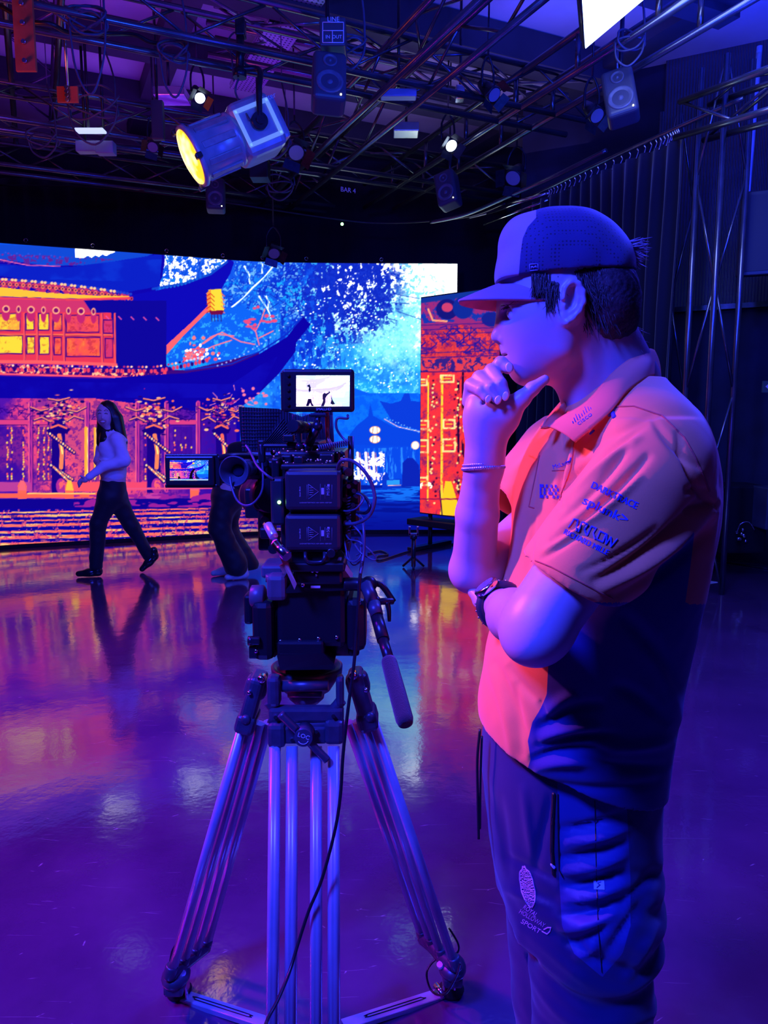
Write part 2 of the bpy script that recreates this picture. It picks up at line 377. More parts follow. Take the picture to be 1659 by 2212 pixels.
def slab(name, c, size, m, rz=0, kind='structure'):
    mb = MB(); mb.box((0,0,0), size, bev=0); o = mb.build(name, m); o.location = c; o.rotation_euler = (0,0,rz)
    if kind: o['kind'] = kind
    return o
ZC = 5.06
slab('floor', (-1, 3.4, -.05), (14, 14.4, .1), floor_mat())
slab('ceiling', (-1, 3.4, ZC+.05), (14, 14.4, .1), CEILM)
slab('wall_back', (-1.2, 10.45, ZC/2), (13.6, .1, ZC), WALLM)
slab('wall_left', (-7.9, 3.4, ZC/2), (.1, 14.2, ZC), WALLM)
slab('wall_front', (-1, -3.7, ZC/2), (13.8, .1, ZC), WALLM)
slab('wall_right', (5.75, 1.4, ZC/2), (.1, 10.1, ZC), WALLM)
# slanted wall behind the truss towers: dark below, ribbed cladding above
A_, B_ = Vector((1.55, 8.75, 0)), Vector((5.7, 6.55, 0)); dv = (B_-A_); ln = dv.length; rz = math.atan2(dv.y, dv.x); nrm = Vector((math.sin(rz), -math.cos(rz), 0))
mid = (A_+B_)/2
slab('wall_slanted', (mid.x - nrm.x*.05, mid.y-nrm.y*.05, ZC/2), (ln, .1, ZC), WALLM, rz)
def ribbed():
    m = mat('ribbed_cladding_metal', (.20,.19,.24), .4, .5)
    nt = m.node_tree; b = nt.nodes['Principled BSDF']; tc = nt.nodes.new('ShaderNodeTexCoord'); wv = nt.nodes.new('ShaderNodeTexWave'); wv.inputs['Scale'].default_value = 11
    nt.links.new(tc.outputs['Object'], wv.inputs['Vector']); bp = nt.nodes.new('ShaderNodeBump'); bp.inputs['Distance'].default_value = .02; nt.links.new(wv.outputs['Fac'], bp.inputs['Height']); nt.links.new(bp.outputs['Normal'], b.inputs['Normal'])
    return m
RIB = ribbed()
u = dv.normalized(); wc = A_ + u*(ln*.66) + nrm*.04
slab('wall_cladding', (wc.x, wc.y, (2.62+ZC)/2), (ln*.68, .05, ZC-2.62), RIB, rz)
tr = A_+u*(ln*.66)+nrm*.05
slab('trim_1', (tr.x, tr.y, 2.60), (ln*.68, .07, .05), BLACKM, rz)
# curtain on its rail, running from beside the stage towards the right
def curtain(name, pts, z0, z1, label, amp=.05, wl=.16):
    bm = bmesh.new(); P3 = crom([Vector((p[0], p[1], 0)) for p in pts], 60); cols = []; s = 0
    for i, p in enumerate(P3):
        if i: s += (P3[i]-P3[i-1]).length
        t = (P3[min(i+1, len(P3)-1)]-P3[max(i-1, 0)]).normalized(); n = Vector((t.y, -t.x, 0))
        col = []
        for j in range(9):
            z = z0+(z1-z0)*j/8; a = amp*(1-.5*j/8); q = p+n*(a*math.sin(s*2*math.pi/wl+.6*math.sin(s*3))+.02*math.sin(s*5+z*2)); col.append(bm.verts.new((q.x, q.y, z)))
        cols.append(col)
    for i in range(len(cols)-1):
        for j in range(8):
            f = bm.faces.new((cols[i][j], cols[i+1][j], cols[i+1][j+1], cols[i][j+1])); f.smooth = True
    me = bpy.data.meshes.new(name); bm.to_mesh(me); bm.free()
    o = link(name, me, mat('black_drape_cloth', (.006,.006,.018), .9, 0, .2, sheen=.3, bump=(60,.2,.001)))
    sd = o.modifiers.new('s', 'SOLIDIFY'); sd.thickness = .006; sd.offset = 0
    return setp(o, label, 'curtain', None)
c1 = [(1.62, 8.35), (1.95, 7.55), (2.3, 6.75), (2.45, 6.4)]
curtain('stage_curtain', c1, .03, 3.78, 'long black pleated curtain hanging from the ceiling rail to the right of the stage')
t = root('curtain_rail', (2.0, 7.4, 3.86), 'slim curtain rail with a row of small pale hooks above the black curtain', 'curtain rail')
mb = MB(); mb.tube([(1.0, 9.3, 3.87), (1.35, 8.9, 3.87), (1.62, 8.35, 3.87), (1.95, 7.55, 3.87), (2.3, 6.75, 3.87), (2.7, 5.9, 3.87)], .018, 8); mb.build('rail', TRUSSM, t)
hk = None
path = crom([Vector((1.72,8.1,3.83)), Vector((1.95,7.55,3.83)), Vector((2.3,6.75,3.83)), Vector((2.42,6.45,3.83))], 9)
for i, q in enumerate(path):
    mb = MB(); mb.tube([q+Vector((0,0,.02)), q+Vector((.012,0,-.01)), q+Vector((-.006,0,-.05-.03*random.random()))], .006, 6); mb.build('hook', STEEL, t)
# second dark drape along the back wall, beside the stage
curtain('stage_curtain', [(-6.8, 10.1), (-4, 10.2), (-1, 10.25), (1.6, 10.2)], .03, 4.6, 'wide black curtain stretched along the rear wall above and behind the big screen', .04, .3)
# ================================================================== LED WALL PICTURE
W0, H0, OX, OY = 1330, 720, -240, 500        # canvas in its own picture units
cv = np.zeros((H0, W0, 3), np.float32); yy, xx = np.mgrid[0:H0, 0:W0].astype(np.float32); xx += OX; yy += OY
def vnoise(sx, sy, seed, octv=4, pers=.55):
    r = np.random.default_rng(seed); out = np.zeros((H0, W0), np.float32); a = 1; tot = 0
    for o in range(octv):
        gx = xx/sx*(2**o); gy = yy/sy*(2**o); gx = gx-gx.min(); gy = gy-gy.min(); g = r.random((int(gy.max())+3, int(gx.max())+3)).astype(np.float32)
        ix, iy = gx.astype(int), gy.astype(int); fx, fy = gx-ix, gy-iy; fx = fx*fx*(3-2*fx); fy = fy*fy*(3-2*fy)
        out += a*((g[iy,ix]*(1-fx)+g[iy,ix+1]*fx)*(1-fy)+(g[iy+1,ix]*(1-fx)+g[iy+1,ix+1]*fx)*fy); tot += a; a *= pers
    return out/tot
def blend(mask, col):
    col = np.array(col, np.float32)/255.0; m = np.clip(mask, 0, 1)[..., None]; cv[:] = cv*(1-m)+col*m
def pmask(pts, soft=1.0):
    n = len(pts); ins = np.zeros((H0, W0), bool); xs = [p[0] for p in pts]; ys = [p[1] for p in pts]
    x0, x1 = int(max(min(xs)-OX-2, 0)), int(min(max(xs)-OX+3, W0)); y0, y1 = int(max(min(ys)-OY-2, 0)), int(min(max(ys)-OY+3, H0))
    if x1 <= x0 or y1 <= y0: return ins.astype(np.float32)
    X, Y = xx[y0:y1, x0:x1], yy[y0:y1, x0:x1]; q = np.zeros(X.shape, bool)
    for i in range(n):
        (ax, ay), (bx, by) = pts[i], pts[(i+1) % n]
        if ay == by: continue
        c = ((ay > Y) != (by > Y)) & (X < (bx-ax)*(Y-ay)/(by-ay)+ax); q ^= c
    ins[y0:y1, x0:x1] = q; return ins.astype(np.float32)
def poly(pts, col, m=None): k = pmask(pts); blend(k if m is None else k*m, col)
def line(pts, w, col, wob=0, m=None):
    acc = np.zeros((H0, W0), np.float32)
    for (ax, ay), (bx, by) in zip(pts[:-1], pts[1:]):
        x0, x1 = int(max(min(ax,bx)-OX-w-2, 0)), int(min(max(ax,bx)-OX+w+3, W0)); y0, y1 = int(max(min(ay,by)-OY-w-2, 0)), int(min(max(ay,by)-OY+w+3, H0))
        if x1 <= x0 or y1 <= y0: continue
        X, Y = xx[y0:y1, x0:x1], yy[y0:y1, x0:x1]; L = (bx-ax)**2+(by-ay)**2+1e-6; t = np.clip(((X-ax)*(bx-ax)+(Y-ay)*(by-ay))/L, 0, 1)
        d = np.hypot(X-ax-t*(bx-ax), Y-ay-t*(by-ay)); acc[y0:y1, x0:x1] = np.maximum(acc[y0:y1, x0:x1], np.clip(w/2+.5-d, 0, 1))
    blend(acc if m is None else acc*m, col)
def disc(x, y, rx, ry, col, m=None):
    x0, x1 = int(max(x-rx-OX-2, 0)), int(min(x+rx-OX+3, W0)); y0, y1 = int(max(y-ry-OY-2, 0)), int(min(y+ry-OY+3, H0))
    if x1 <= x0 or y1 <= y0: return
    d = np.hypot((xx[y0:y1, x0:x1]-x)/rx, (yy[y0:y1, x0:x1]-y)/ry); a = np.clip((1-d)*min(rx, ry)+.5, 0, 1)[..., None]
    if m is not None: a = a*m[y0:y1, x0:x1][..., None]
    cv[y0:y1, x0:x1] = cv[y0:y1, x0:x1]*(1-a)+np.array(col, np.float32)/255*a
sst = lambda a, b, v: np.clip((v-a)/(b-a), 0, 1)**2*(3-2*np.clip((v-a)/(b-a), 0, 1))
N1, N2, N3, N4 = vnoise(60,60,1), vnoise(14,14,2,5,.7), vnoise(7,7,3,3,.7), vnoise(120,90,4)
NS = vnoise(60,5,5,3); NF = vnoise(10,26,6,4,.7)
CORAL, ORANGE, YEL, NAVY, DB, MB_, CY, WH, PUR = (255,80,92), (255,120,50), (255,214,60), (8,0,96), (12,4,160), (10,60,225), (20,170,255), (255,255,255), (122,20,150)
# misty forest and sky
blend(np.ones((H0, W0)), (12,84,232))
blend(sst(.42,.62,N1+.12*(N2-.5)), (30,130,246)); blend(.8*sst(.5,.72,N4)*(yy > 600), CY)
blend(sst(330,60,np.hypot(xx-880,(yy-590)*.8)+150*(N2-.5)), (60,200,255)); blend(sst(250,170,np.hypot((xx-930)*.9,(yy-575)*1.1)+110*(N1-.5)+70*(N2-.5)), WH)
blend(sst(120,30,np.hypot(xx-850,yy-700)+90*(N2-.5)), (150,255,255)); blend((sst(.60,.66,N3))*sst(180,40,np.hypot(xx-900,yy-690)), WH)
blend(sst(.57,.64,N3)*sst(330,120,np.hypot(xx-760,yy-700))*.9, (110,230,255))
# dense leaf masses over the sky
lf = sst(.47,.52,.55*NF+.45*N3+.10*(1-sst(0,160,np.hypot((xx-740)*.7,yy-610))))*sst(150,95,np.hypot((xx-720)*.85,yy-625)+70*(N2-.5)); blend(lf, (14,40,190)); blend(sst(.40,.5,N3)*(yy<660)*sst(640,600,xx)*.75, (12,52,205))
blend(sst(.56,.6,NF)*sst(200,90,np.hypot((xx-600)*.9,yy-700)), (10,50,206)); blend(sst(.5,.6,N2)*(xx < 680)*(xx > 355)*(yy < 800)*.8, (18,84,228)); blend(sst(.60,.64,N3)*(xx < 660)*(xx > 480)*(yy < 690)*.8, (120,200,255))
for k in range(46):      # branches
    x0, y0 = rng.uniform(430,860), rng.uniform(566,700); an = rng.uniform(-.6,.9); L = rng.uniform(15,60); line([(x0,y0),(x0+L*math.cos(an),y0+L*math.sin(an))], 1.4, (14,34,180))
r5 = random.Random(3)
for k in range(700):     # single leaves against the light
    a = r5.uniform(0, 6.28); q = r5.random()**.5; x = 760+120*q*math.cos(a)+r5.gauss(0,12); y = 622+72*q*math.sin(a)+r5.gauss(0,8)
    if x > 868 or y < 566: continue
    s = r5.uniform(1.6,4.6); line([(x,y),(x+s*r5.uniform(-1,1),y+s*r5.uniform(-1,1))], s*.8, (20,50,200))
for k in range(420):
    x, y = r5.uniform(640,905), r5.uniform(640,850); disc(x, y, r5.uniform(.8,2.2), r5.uniform(.8,2), (170,250,255) if r5.random()<.6 else WH, None)
# left sky gap with white light between twigs
g = pmask([(357,548),(505,560),(480,600),(440,622),(345,618),(352,590)]); blend(g*sst(.44,.5,N3+.15*(N2-.5)), WH); blend(g*sst(.57,.6,N2), (20,90,230))
for k in range(30): x, y = r5.uniform(350,470), r5.uniform(552,615); line([(x,y),(x+r5.uniform(-12,18),y+r5.uniform(5,26))], 1.2, (20,50,190))
for (a,b,c,d) in ((500,664,545,622),(545,622,590,575),(528,575,540,612),(575,640,579,665),(590,700,560,640),(560,556,566,590)): line([(a,b),((a+c)/2+4,(b+d)/2),(c,d)], 3.2, (230,245,255)); line([(a+3,b+2),(c+3,d+2)], 1.4, (60,150,250))
# mountains, far halls
poly([(660,860),(740,830),(800,850),(905,850),(1000,860),(1000,1060),(620,1060)], (8,92,240)); blend(pmask([(640,870),(905,840),(905,1060),(640,1060)])*sst(.45,.6,N2)*.4, (20,140,250))
poly([(820,866),(845,872),(866,866),(874,850),(884,850),(888,866),(910,868),(910,930),(850,915),(836,892)], (10,58,212))
poly([(740,960),(770,920),(795,900),(800,872),(806,898),(850,922),(910,935),(910,970),(740,975)], (8,66,220))
line([(830,905),(860,922),(910,933)], 1.5, (255,190,190))
for k in range(12): disc(836+k*6.2, 903+k*2.6+(k%2)*2, 1.3,1.3, (120,200,255))
poly([(505,965),(700,958),(910,965),(910,1050),(505,1050)], (8,70,224)); blend(pmask([(740,970),(910,965),(910,1050),(740,1050)])*sst(.5,.62,vnoise(4,30,9)), (40,130,250))
for x in (772,790,806): line([(x,978),(x+3,1035)], 5, (255,215,225)); line([(x+5,978),(x+9,1032)], 1.5, (255,120,110))
blend(pmask([(735,985),(830,975),(832,1055),(735,1050)])*sst(.53,.57,N3), (255,225,235))
for y in (929,949):
    disc(810, y, 12, 8.5, (255,160,120)); disc(810, y, 10.5, 7.2, (255,246,214))
    for dx in (-4,4): line([(810+dx,y-6),(810+dx*1.3,y+6)], 1.2, (150,60,60))
disc(897,962,9,9,(255,190,160)); disc(897,962,6,7,WH)
poly([(505,1048),(1000,1048),(1000,1180),(505,1180)], (6,44,190)); blend((yy>1048)*(xx>505)*sst(.5,.64,NS), (4,24,150)); blend((yy>1050)*(yy<1085)*(xx>560)*sst(.52,.6,vnoise(40,4,12,3)), (20,110,240)); blend(sst(1060,1150,yy)*(xx>560)*.75, (6,6,130))
poly([(870,1000),(880,990),(893,990),(905,1005),(910,1050),(868,1052)], (10,34,176)); poly([(826,1030),(836,1020),(842,1036),(868,1034),(868,1054),(826,1058)], (8,52,200))
blend(pmask([(836,1038),(864,1036),(864,1046),(836,1048)]), (40,150,250)); line([(838,1049),(866,1048)], 1.6, (255,190,170))
# ---------------- temple on the left
TB = (14,4,168)
poly([(-240,500),(352,540),(357,560),(350,600),(330,640),(360,700),(360,790),(520,880),(520,1200),(-240,1200)], TB)
# roof crown and its blue-lit tiles
poly([(-240,500),(340,545),(300,560),(200,574),(100,574),(0,560),(-240,540)], (16,70,205)); blend(pmask([(-240,545),(0,548),(100,552),(250,560),(150,574),(60,572),(-240,560)])*sst(.5,.56,N3), (90,30,150))
poly([(-240,500),(165,500),(165,535),(60,530),(0,528),(-240,515)], (10,80,225))
poly([(163,500),(255,500),(248,545),(238,548),(230,553),(222,549),(214,555),(206,551),(198,557),(190,552),(180,558),(163,556)], WH)
poly([(-240,560),(-50,566),(50,574),(150,577),(250,564),(350,548),(345,618),(270,632),(100,610),(0,596),(-240,590)], (10,30,190)); line([(-240,548),(0,561),(60,573),(130,575)], 1.8, (255,110,170))
blend(pmask([(0,575),(350,560),(345,610),(0,600)])*.5*sst(.5,.7,N1), (14,60,215))
for k in range(60): x = -230+k*6.2; disc(x, 548+.055*(x)*(x>0)+r5.uniform(-4,4), 2,2, (40,80,220) if k%2 else (120,40,160))
# upper roof wing sweeping to its tip
wing = [(270,640),(350,625),(420,606),(470,582),(496,558),(506,566),(498,590),(482,618),(468,640),(440,680),(404,708),(372,745),(358,770),(330,745),(240,720),(240,650)]
poly(wing, (13,8,178)); line([(330,624),(400,612),(455,592),(490,566)], 5, (16,70,200)); poly([(420,690),(455,655),(462,660),(392,730),(360,766),(360,745)], (255,96,110))
for k in range(16): disc(345+k*8, 622-k*k*.19, 2,2, (20,110,220))
poly([(362,770),(425,708),(455,672),(520,660),(600,700),(560,760),(480,782),(400,786),(368,782)], (14,96,236)); blend(pmask([(362,770),(455,672),(600,690),(560,760),(400,786)])*sst(.6,.66,N3)*.7, (60,190,255))
for L in ([(396,782),(425,752),(455,728),(480,718),(520,738),(550,744)],[(440,742),(470,722),(505,726)],[(425,765),(460,748),(500,735)],[(560,745),(552,715),(565,690),(572,668)],[(552,716),(535,700)],[(560,730),(590,715)]): line(L, 2.6, (255,120,140))
for k in range(70): x, y = 398+abs(r5.gauss(0,30)), 778-abs(r5.gauss(0,17)); disc(x, y, r5.uniform(1.5,5), r5.uniform(1.5,4), [(255,120,130),(255,80,110),(255,225,230)][r5.randrange(3)])
for k in range(16): x, y = 562+r5.uniform(-30,32), 682+r5.uniform(-22,30); disc(x, y, r5.uniform(3,8), r5.uniform(2,4), (232,74,124))
# first eave: rolling dots and glowing edge
blend(pmask([(-240,598),(0,600),(100,610),(200,622),(280,634),(270,650),(150,640),(0,628),(-240,625)])*sst(.40,.48,N3), (190,40,110))
for k in range(74): x = -236+k*7.1; y = 603+.0006*max(x,0)**2*.35+.055*max(x,0); disc(x, y, 3.4, 3, (255,205,150) if x < 250 and k%3 else (30,60,200)); disc(x+2, y+10, 3.6, 4.5, (200,60,90) if k%2 else (255,130,90)); disc(x+2,y+10,1.5,2,(30,0,90))
poly([(-240,618),(0,620),(100,632),(200,638),(280,640),(270,645),(150,645),(60,642),(0,640),(-240,640)], (255,190,60)); line([(-240,646),(0,644),(150,648),(280,644)], 5, (230,60,90))
poly([(-240,646),(0,646),(190,650),(260,660),(250,790),(-240,790)], PUR); blend(pmask([(-240,646),(0,646),(190,650),(250,660),(250,700),(-240,690)])*.6, (255,70,80)); blend(pmask([(180,648),(360,650),(360,800),(250,800),(215,700)]), (13,6,150))
# glowing window panels
pan = [(-240,676,-150,718,.5),(-140,676,-60,718,.6),(-50,676,45,716,.8),(55,676,75,715,.9),(82,676,107,715,.9),(114,678,135,716,.6),(142,680,215,720,.35),(222,690,245,722,.05),
       (-240,724,-150,768,.9),(-140,724,-60,768,.9),(-50,724,50,766,1),(57,726,76,766,1),(84,726,108,767,1),(116,728,134,768,.5),(142,728,218,772,.45),(226,730,245,775,.05)]
poly([(-240,670),(240,676),(250,790),(-240,780)], (226,52,84))
for (a,b,c,d,gl) in pan:
    q = pmask([(a,b),(c,b),(c,d),(a,d)]); blend(q, (90,10,120)); q = pmask([(a+3,b+3),(c-2,b+3),(c-2,d-3),(a+3,d-3)]); v = np.clip(gl+.5*(N2-.5),0,1)
    blend(q, (255,90,70)); blend(q*sst(.45,.95,v), YEL); blend(q*sst(.55,.1,v)*.8, (196,40,120)); blend(q*sst(.56,.64,N3)*.35, (150,20,60))
line([(-240,722),(240,724)], 4, (255,110,80)); line([(-240,722),(240,726)], 1, (90,0,80))
for x in (52,80,111,138,220,248): line([(x,678),(x+1,782)], 4.5, (240,80,90)); line([(x+2,678),(x+3,782)], 1, (60,0,120))
for k in range(24):     # beam ends
    x = -230+k*27; y = 664+max(x,0)*.03
    if x < 220: disc(x, y+14, 9 if k%2 else 6, 15, (190,36,110)); disc(x, y+3, 8 if k%2 else 5, 8, (255,170,130)); disc(x, y+3, 5 if k%2 else 3, 5, (120,10,110))
    elif x < 360: line([(x,y+12),(x+6,y+18)], 2.4, (230,80,160))
# second eave
line([(-240,780),(100,782),(250,788)], 7, (250,90,100)); bnd = pmask([(-240,786),(0,786),(200,796),(400,800),(520,772),(560,760),(560,770),(500,800),(400,815),(200,812),(0,808),(-240,808)])
blend(bnd, (60,8,120)); blend(bnd*sst(.48,.53,N3)*(xx<360), (250,70,90)); blend(bnd*sst(.58,.62,N3)*(xx<330), (255,190,150))
for k in range(86): x = -236+k*8; y = (789+.012*max(x,0)) if x < 330 else 793-(x-330)*.14-.0006*(x-330)**2; disc(x, y, 2.6, 2.4, [(255,120,110),(255,200,170),(40,0,110),(180,40,120)][k%4] if x < 400 else (170,190,255)); disc(x+3, y+9, 3.4, 4.5, (230,60,100) if k%3 else (40,0,120)) if x < 460 else None
line([(-240,808),(0,808),(200,813),(380,818),(440,806)], 4, (255,84,110)); line([(-240,812),(0,811),(200,817),(360,821)], 1.5, (90,0,130))
# great roof wing
poly([(300,812),(400,806),(500,790),(560,765),(620,728),(655,682),(664,694),(672,700),(640,740),(638,760),(600,810),(560,850),(520,880),(512,1200),(-240,1200),(-240,815),(0,814),(200,820)], (12,2,160))
line([(400,800),(500,786),(560,760),(620,722),(655,684)], 3, (14,40,190))
for k in range(17): disc(470+k*9.5, 790-k*3.2-(k*k)*.16, 2,1.6, (160,190,255))
blend(pmask([(-240,820),(500,830),(560,790),(600,770),(560,850),(500,860),(-240,860)])*.35*sst(.4,.7,N1), (20,20,200))
for k in range(28): x, y = 500+r5.gauss(0,30), 872+r5.gauss(0,16); line([(x,y),(x+r5.uniform(-14,14),y+r5.uniform(-8,12))], 1.4, (255,130,170))
for k in range(14): disc(530+r5.uniform(-20,45), 866+r5.uniform(-30,20), r5.uniform(2,5), r5.uniform(2,4), (250,120,160))
# ground-floor wall: stone and lattice
wl = pmask([(-240,862),(200,860),(360,880),(510,900),(512,1100),(-240,1100)]); blend(wl*.8, (96,22,168)); blend(wl*sst(380,480,xx)*.7, (30,8,160)); blend(wl*sst(.35,.62,N1+.25*(N2-.5))*(1-sst(300,430,xx))*.9, (232,64,128)); blend(wl*sst(150,40,np.abs(xx-190)+60*(N2-.5))*.7, (255,92,110)); blend(wl*sst(.56,.60,N3)*.55, (70,8,150)); blend(wl*sst(.60,.66,N2)*.5, (60,8,150))
def col(x, y0=870, y1=1060): line([(x,y0),(x,y1)], 9, (190,50,150)); line([(x-4,y0),(x-4,y1)], 1.6, (255,110,130)); line([(x+5,y0),(x+5,y1)], 1.6, (24,0,120)); line([(x,y0),(x,y1)], 1.2, (60,0,130))
for x in (-200,-110,-30,66,188,297,360,428): col(x)
for (a,c) in ((-190,-120),(-100,-40),(-20,58),(76,120),(198,240),(306,352),(370,420)):
    line([(a,912),(c,912)], 10, (214,60,130)); line([(a,906),(c,906)], 1, (30,0,110)); line([(a,918),(c,918)], 1, (30,0,110))
    for k in range(16):
        x = r5.uniform(a,c); y = r5.uniform(876,902); line([(x,y),(x+r5.choice((-9,9,0)),y),(x+r5.choice((-9,9,0)),y+8)], 1.4, (34,0,130))
    xw = (a+c)/2; blend(pmask([(a+4,922),(c-4,922),(c-4,1040),(a+4,1040)])*.55, (40,6,150))
    for x in (a+7, xw-3, xw+6, c-7):
        for k in range(22): y = 925+k*5.2; disc(x+r5.uniform(-1.5,1.5), y, 1.8, 2.6, (255,r5.choice((90,150,210)),90) if r5.random() < (.75 if a < 260 else .35) else (60,10,150))
for (x0,w) in ((186,12),(205,8)): line([(x0,925),(x0,1030)], w*.6, (255,170,60)); line([(x0+3,925),(x0+3,1030)], 1.5, (255,240,160))
# carved dragon pillars
def dragon(cx, s=1.0, dim=1.0):
    sx = lambda v: cx+v*s
    poly([(sx(-14),905),(sx(14),905),(sx(15),1065),(sx(-15),1065)], (24,2,130)); line([(sx(2),940),(sx(8),975),(sx(6),1010)], 9*s, (255,int(130*dim),90)); line([(sx(4),950),(sx(9),980)], 3*s, (255,240,140))
    for k in range(130):
        x, y = r5.gauss(0,24), 892+r5.gauss(0,17)
        if abs(x) > 58: continue
        disc(sx(x), y, r5.uniform(1.2,5.5), r5.uniform(1,3.2), [(30,0,120),(20,0,110),(255,110,90),(255,190,140),(170,30,130)][r5.randrange(5)])
    for (a,b,c,d,e,f) in ((-60,880,-38,888,-22,884),(60,880,40,890,20,886),(-52,908,-36,902,-16,912),(54,906,34,900,18,910),(-22,862,0,866,24,860)):
        line([(sx(a),b),(sx(c),d),(sx(e),f)], 5, (24,0,120)); line([(sx(a),b-1),(sx(c),d-1),(sx(e),f-1)], 2.6, (255,140,110))
    poly([(sx(-26),930),(sx(0),914),(sx(26),926),(sx(20),936),(sx(-20),938)], (20,0,120)); line([(sx(-16),924),(sx(0),918),(sx(18),925)], 4, (255,110,90))
    for (a,b,c,d) in ((-18,938,34,978),(-16,1006,30,1036),(22,1040,-10,1010)):
        line([(sx(a),b),(sx(c),d)], 9*s, (26,0,124))
        for k in range(12): t = k/11; disc(sx(a+(c-a)*t), b+(d-b)*t-1, 2.2, 2.6, (255,int(150*dim),110) if k%3 else (255,220,160))
    disc(sx(6), 1050, 11, 17, (170,40,150)); disc(sx(8), 1048, 7, 13, (250,96,110), m=sst(.42,.5,N3)); disc(sx(6), 1072, 26, 6, (190,60,160)); disc(sx(6), 1090, 21, 8, (176,50,160)); disc(sx(8), 1089, 15, 5, (255,110,140), m=sst(.45,.52,N3)); line([(sx(-24),1080),(sx(34),1080)], 3, (30,0,110))
dragon(126); dragon(332); dragon(478, .8, .8); dragon(-90)
poly([(-240,1042),(66,1042),(70,1062),(-240,1062)], (180,60,150)); poly([(155,1042),(230,1042),(230,1062),(160,1062)], (255,80,100)); poly([(265,1042),(318,1042),(318,1060),(265,1060)], (236,70,110))
for x in (-180,-60,48,150,420): poly([(x-9,1062),(x-10,1050),(x-4,1038),(x+4,1038),(x+10,1050),(x+9,1105),(x-9,1105)], (255,100,84)); poly([(x-9,1060),(x-4,1038),(x+4,1038),(x+9,1060)], (255,190,70) if x == 150 else (240,100,120))
line([(-240,1072),(200,1070),(210,1068)], 10, (250,96,80)); line([(60,1066),(205,1066)], 3, (255,190,110)); line([(265,1056),(480,1054)], 4, (230,80,130))
blend(pmask([(-240,1078),(330,1078),(510,1074),(512,1100),(-240,1106)]), (14,2,140)); blend(pmask([(160,1070),(480,1066),(480,1096),(160,1096)])*sst(.5,.56,vnoise(22,6,21,2)), (150,30,150))
# steps
poly([(-240,1100),(512,1096),(620,1096),(640,1200),(-240,1200)], (12,2,150))
for i, (y0, w_) in enumerate(((1103,3),(1111,5),(1121,3),(1131,6),(1145,5),(1157,7),(1172,9),(1188,8))):
    a = (y0-1100)*.10; mm = pmask([(-240,y0-w_/2+8+a),(0,y0-w_/2+5),(250,y0-w_/2),(620,y0-w_/2-8-a),(620,y0+w_/2-8-a),(250,y0+w_/2),(0,y0+w_/2+5),(-240,y0+w_/2+8+a)])
    blend(mm, (255,110,100)); blend(mm*sst(.5,.6,NS), (255,190,120)); blend(mm*sst(.60,.64,N3)*.8, (150,20,120)); blend(mm*sst(.66,.70,N2)*.7, (40,0,120))
blend((yy>1100)*(xx<560)*sst(.67,.69,N3)*.8, (250,90,120)); blend((yy>1165)*(xx<300)*sst(.52,.58,N2)*.6, (250,110,110)); blend(sst(430,640,xx)*(yy>1096)*.55*(xx<640), (10,4,150))
# lantern below the upper wing
poly([(450,626),(478,624),(484,672),(452,674)], YEL); poly([(446,634),(456,624),(456,674),(450,676)], (255,140,60))
for k in range(5): line([(446,640+k*9),(455,634+k*9),(463,642+k*9)], 1.6, (190,30,30)); line([(478,634+k*9),(485,640+k*9)], 2, (255,120,90))
poly([(452,672),(484,670),(480,680),(456,680)], (110,10,70))
for x in (457,463,470,477): line([(x,680),(x+1,694)], 1.6, (40,10,100))
CANV = cv.copy()
# ---------------- picture on the smaller right-hand screen
cv[:] = np.array((205,52,70))/255; blend(sst(.42,.58,N2), (255,66,62)); blend(sst(.52,.6,N3)*.7, (120,16,110)); blend(sst(.56,.62,N2)*.6, (60,20,150))
poly([(880,610),(1100,600),(1100,700),(1060,720),(1000,700),(940,716),(880,700)], (150,40,120)); blend(pmask([(880,600),(1100,600),(1100,690),(880,700)])*sst(.5,.56,N2), (20,50,170))
line([(880,652),(1100,622)], 14, (16,50,150)); disc(966,668,24,22,(20,20,120)); disc(966,664,12,10,(200,60,110)); disc(1000,665,22,24,(14,40,150)); disc(1062,690,22,16,(20,30,140)); line([(925,668),(935,692),(965,694)], 4, (255,160,120))
for y in (702,712,722,762,772): line([(880,y+1.5),(1100,y-5)], 1.6, (30,20,140))
for k in range(26):
    x, y = 905+r5.uniform(0,175), 706+r5.uniform(0,56); pts = [(x,y)]
    for j in range(4): x += r5.choice((-14,0,14)); y += r5.choice((-12,0,12)) ; pts.append((x,min(max(y,704),764)))
    line(pts, 2.2, (36,20,150))
poly([(900,776),(1100,770),(1100,800),(900,804)], (224,60,80)); blend(pmask([(900,776),(1100,770),(1100,800),(900,804)])*sst(.53,.57,N2), (50,30,130)); line([(905,804),(1100,800)], 2, (50,10,110))
blend((yy>804)*.9*sst(.3,.6,N2), (250,48,60))
for x in (925,955,1042): line([(x,812),(x-1,1080)], 5 if x==955 else 3.5, YEL, m=np.clip(sst(.3,.5,N3)+.3,0,1))
for (x,y,w_,h_) in ((966,818,28,14),(914,826,16,12),(914,918,22,18),(970,916,24,18),(970,962,26,26),(914,964,20,26),(1040,830,26,16),(1046,950,24,22),(914,1040,18,16),(1010,925,16,12)):
    line([(x-w_/2,y-h_/2),(x+w_/2,y-h_/2),(x+w_/2,y+h_/2),(x-w_/2,y+h_/2),(x-w_/2,y-h_/2)], 4, (255,236,150), m=np.clip(sst(.3,.45,N3)+.4,0,1)); line([(x-w_/4,y),(x+w_/4,y)], 2.5, (255,200,60))
for x in (990,1000,1078): line([(x,806),(x,1090)], 5, (40,6,60), m=sst(.42,.5,NF))
for k in range(130): x, y = r5.choice((936,988,1070))+r5.gauss(0,5), r5.uniform(820,1090); disc(x, y, 2.4, 2.4, (255,220,140) if k%3 else (70,10,60))
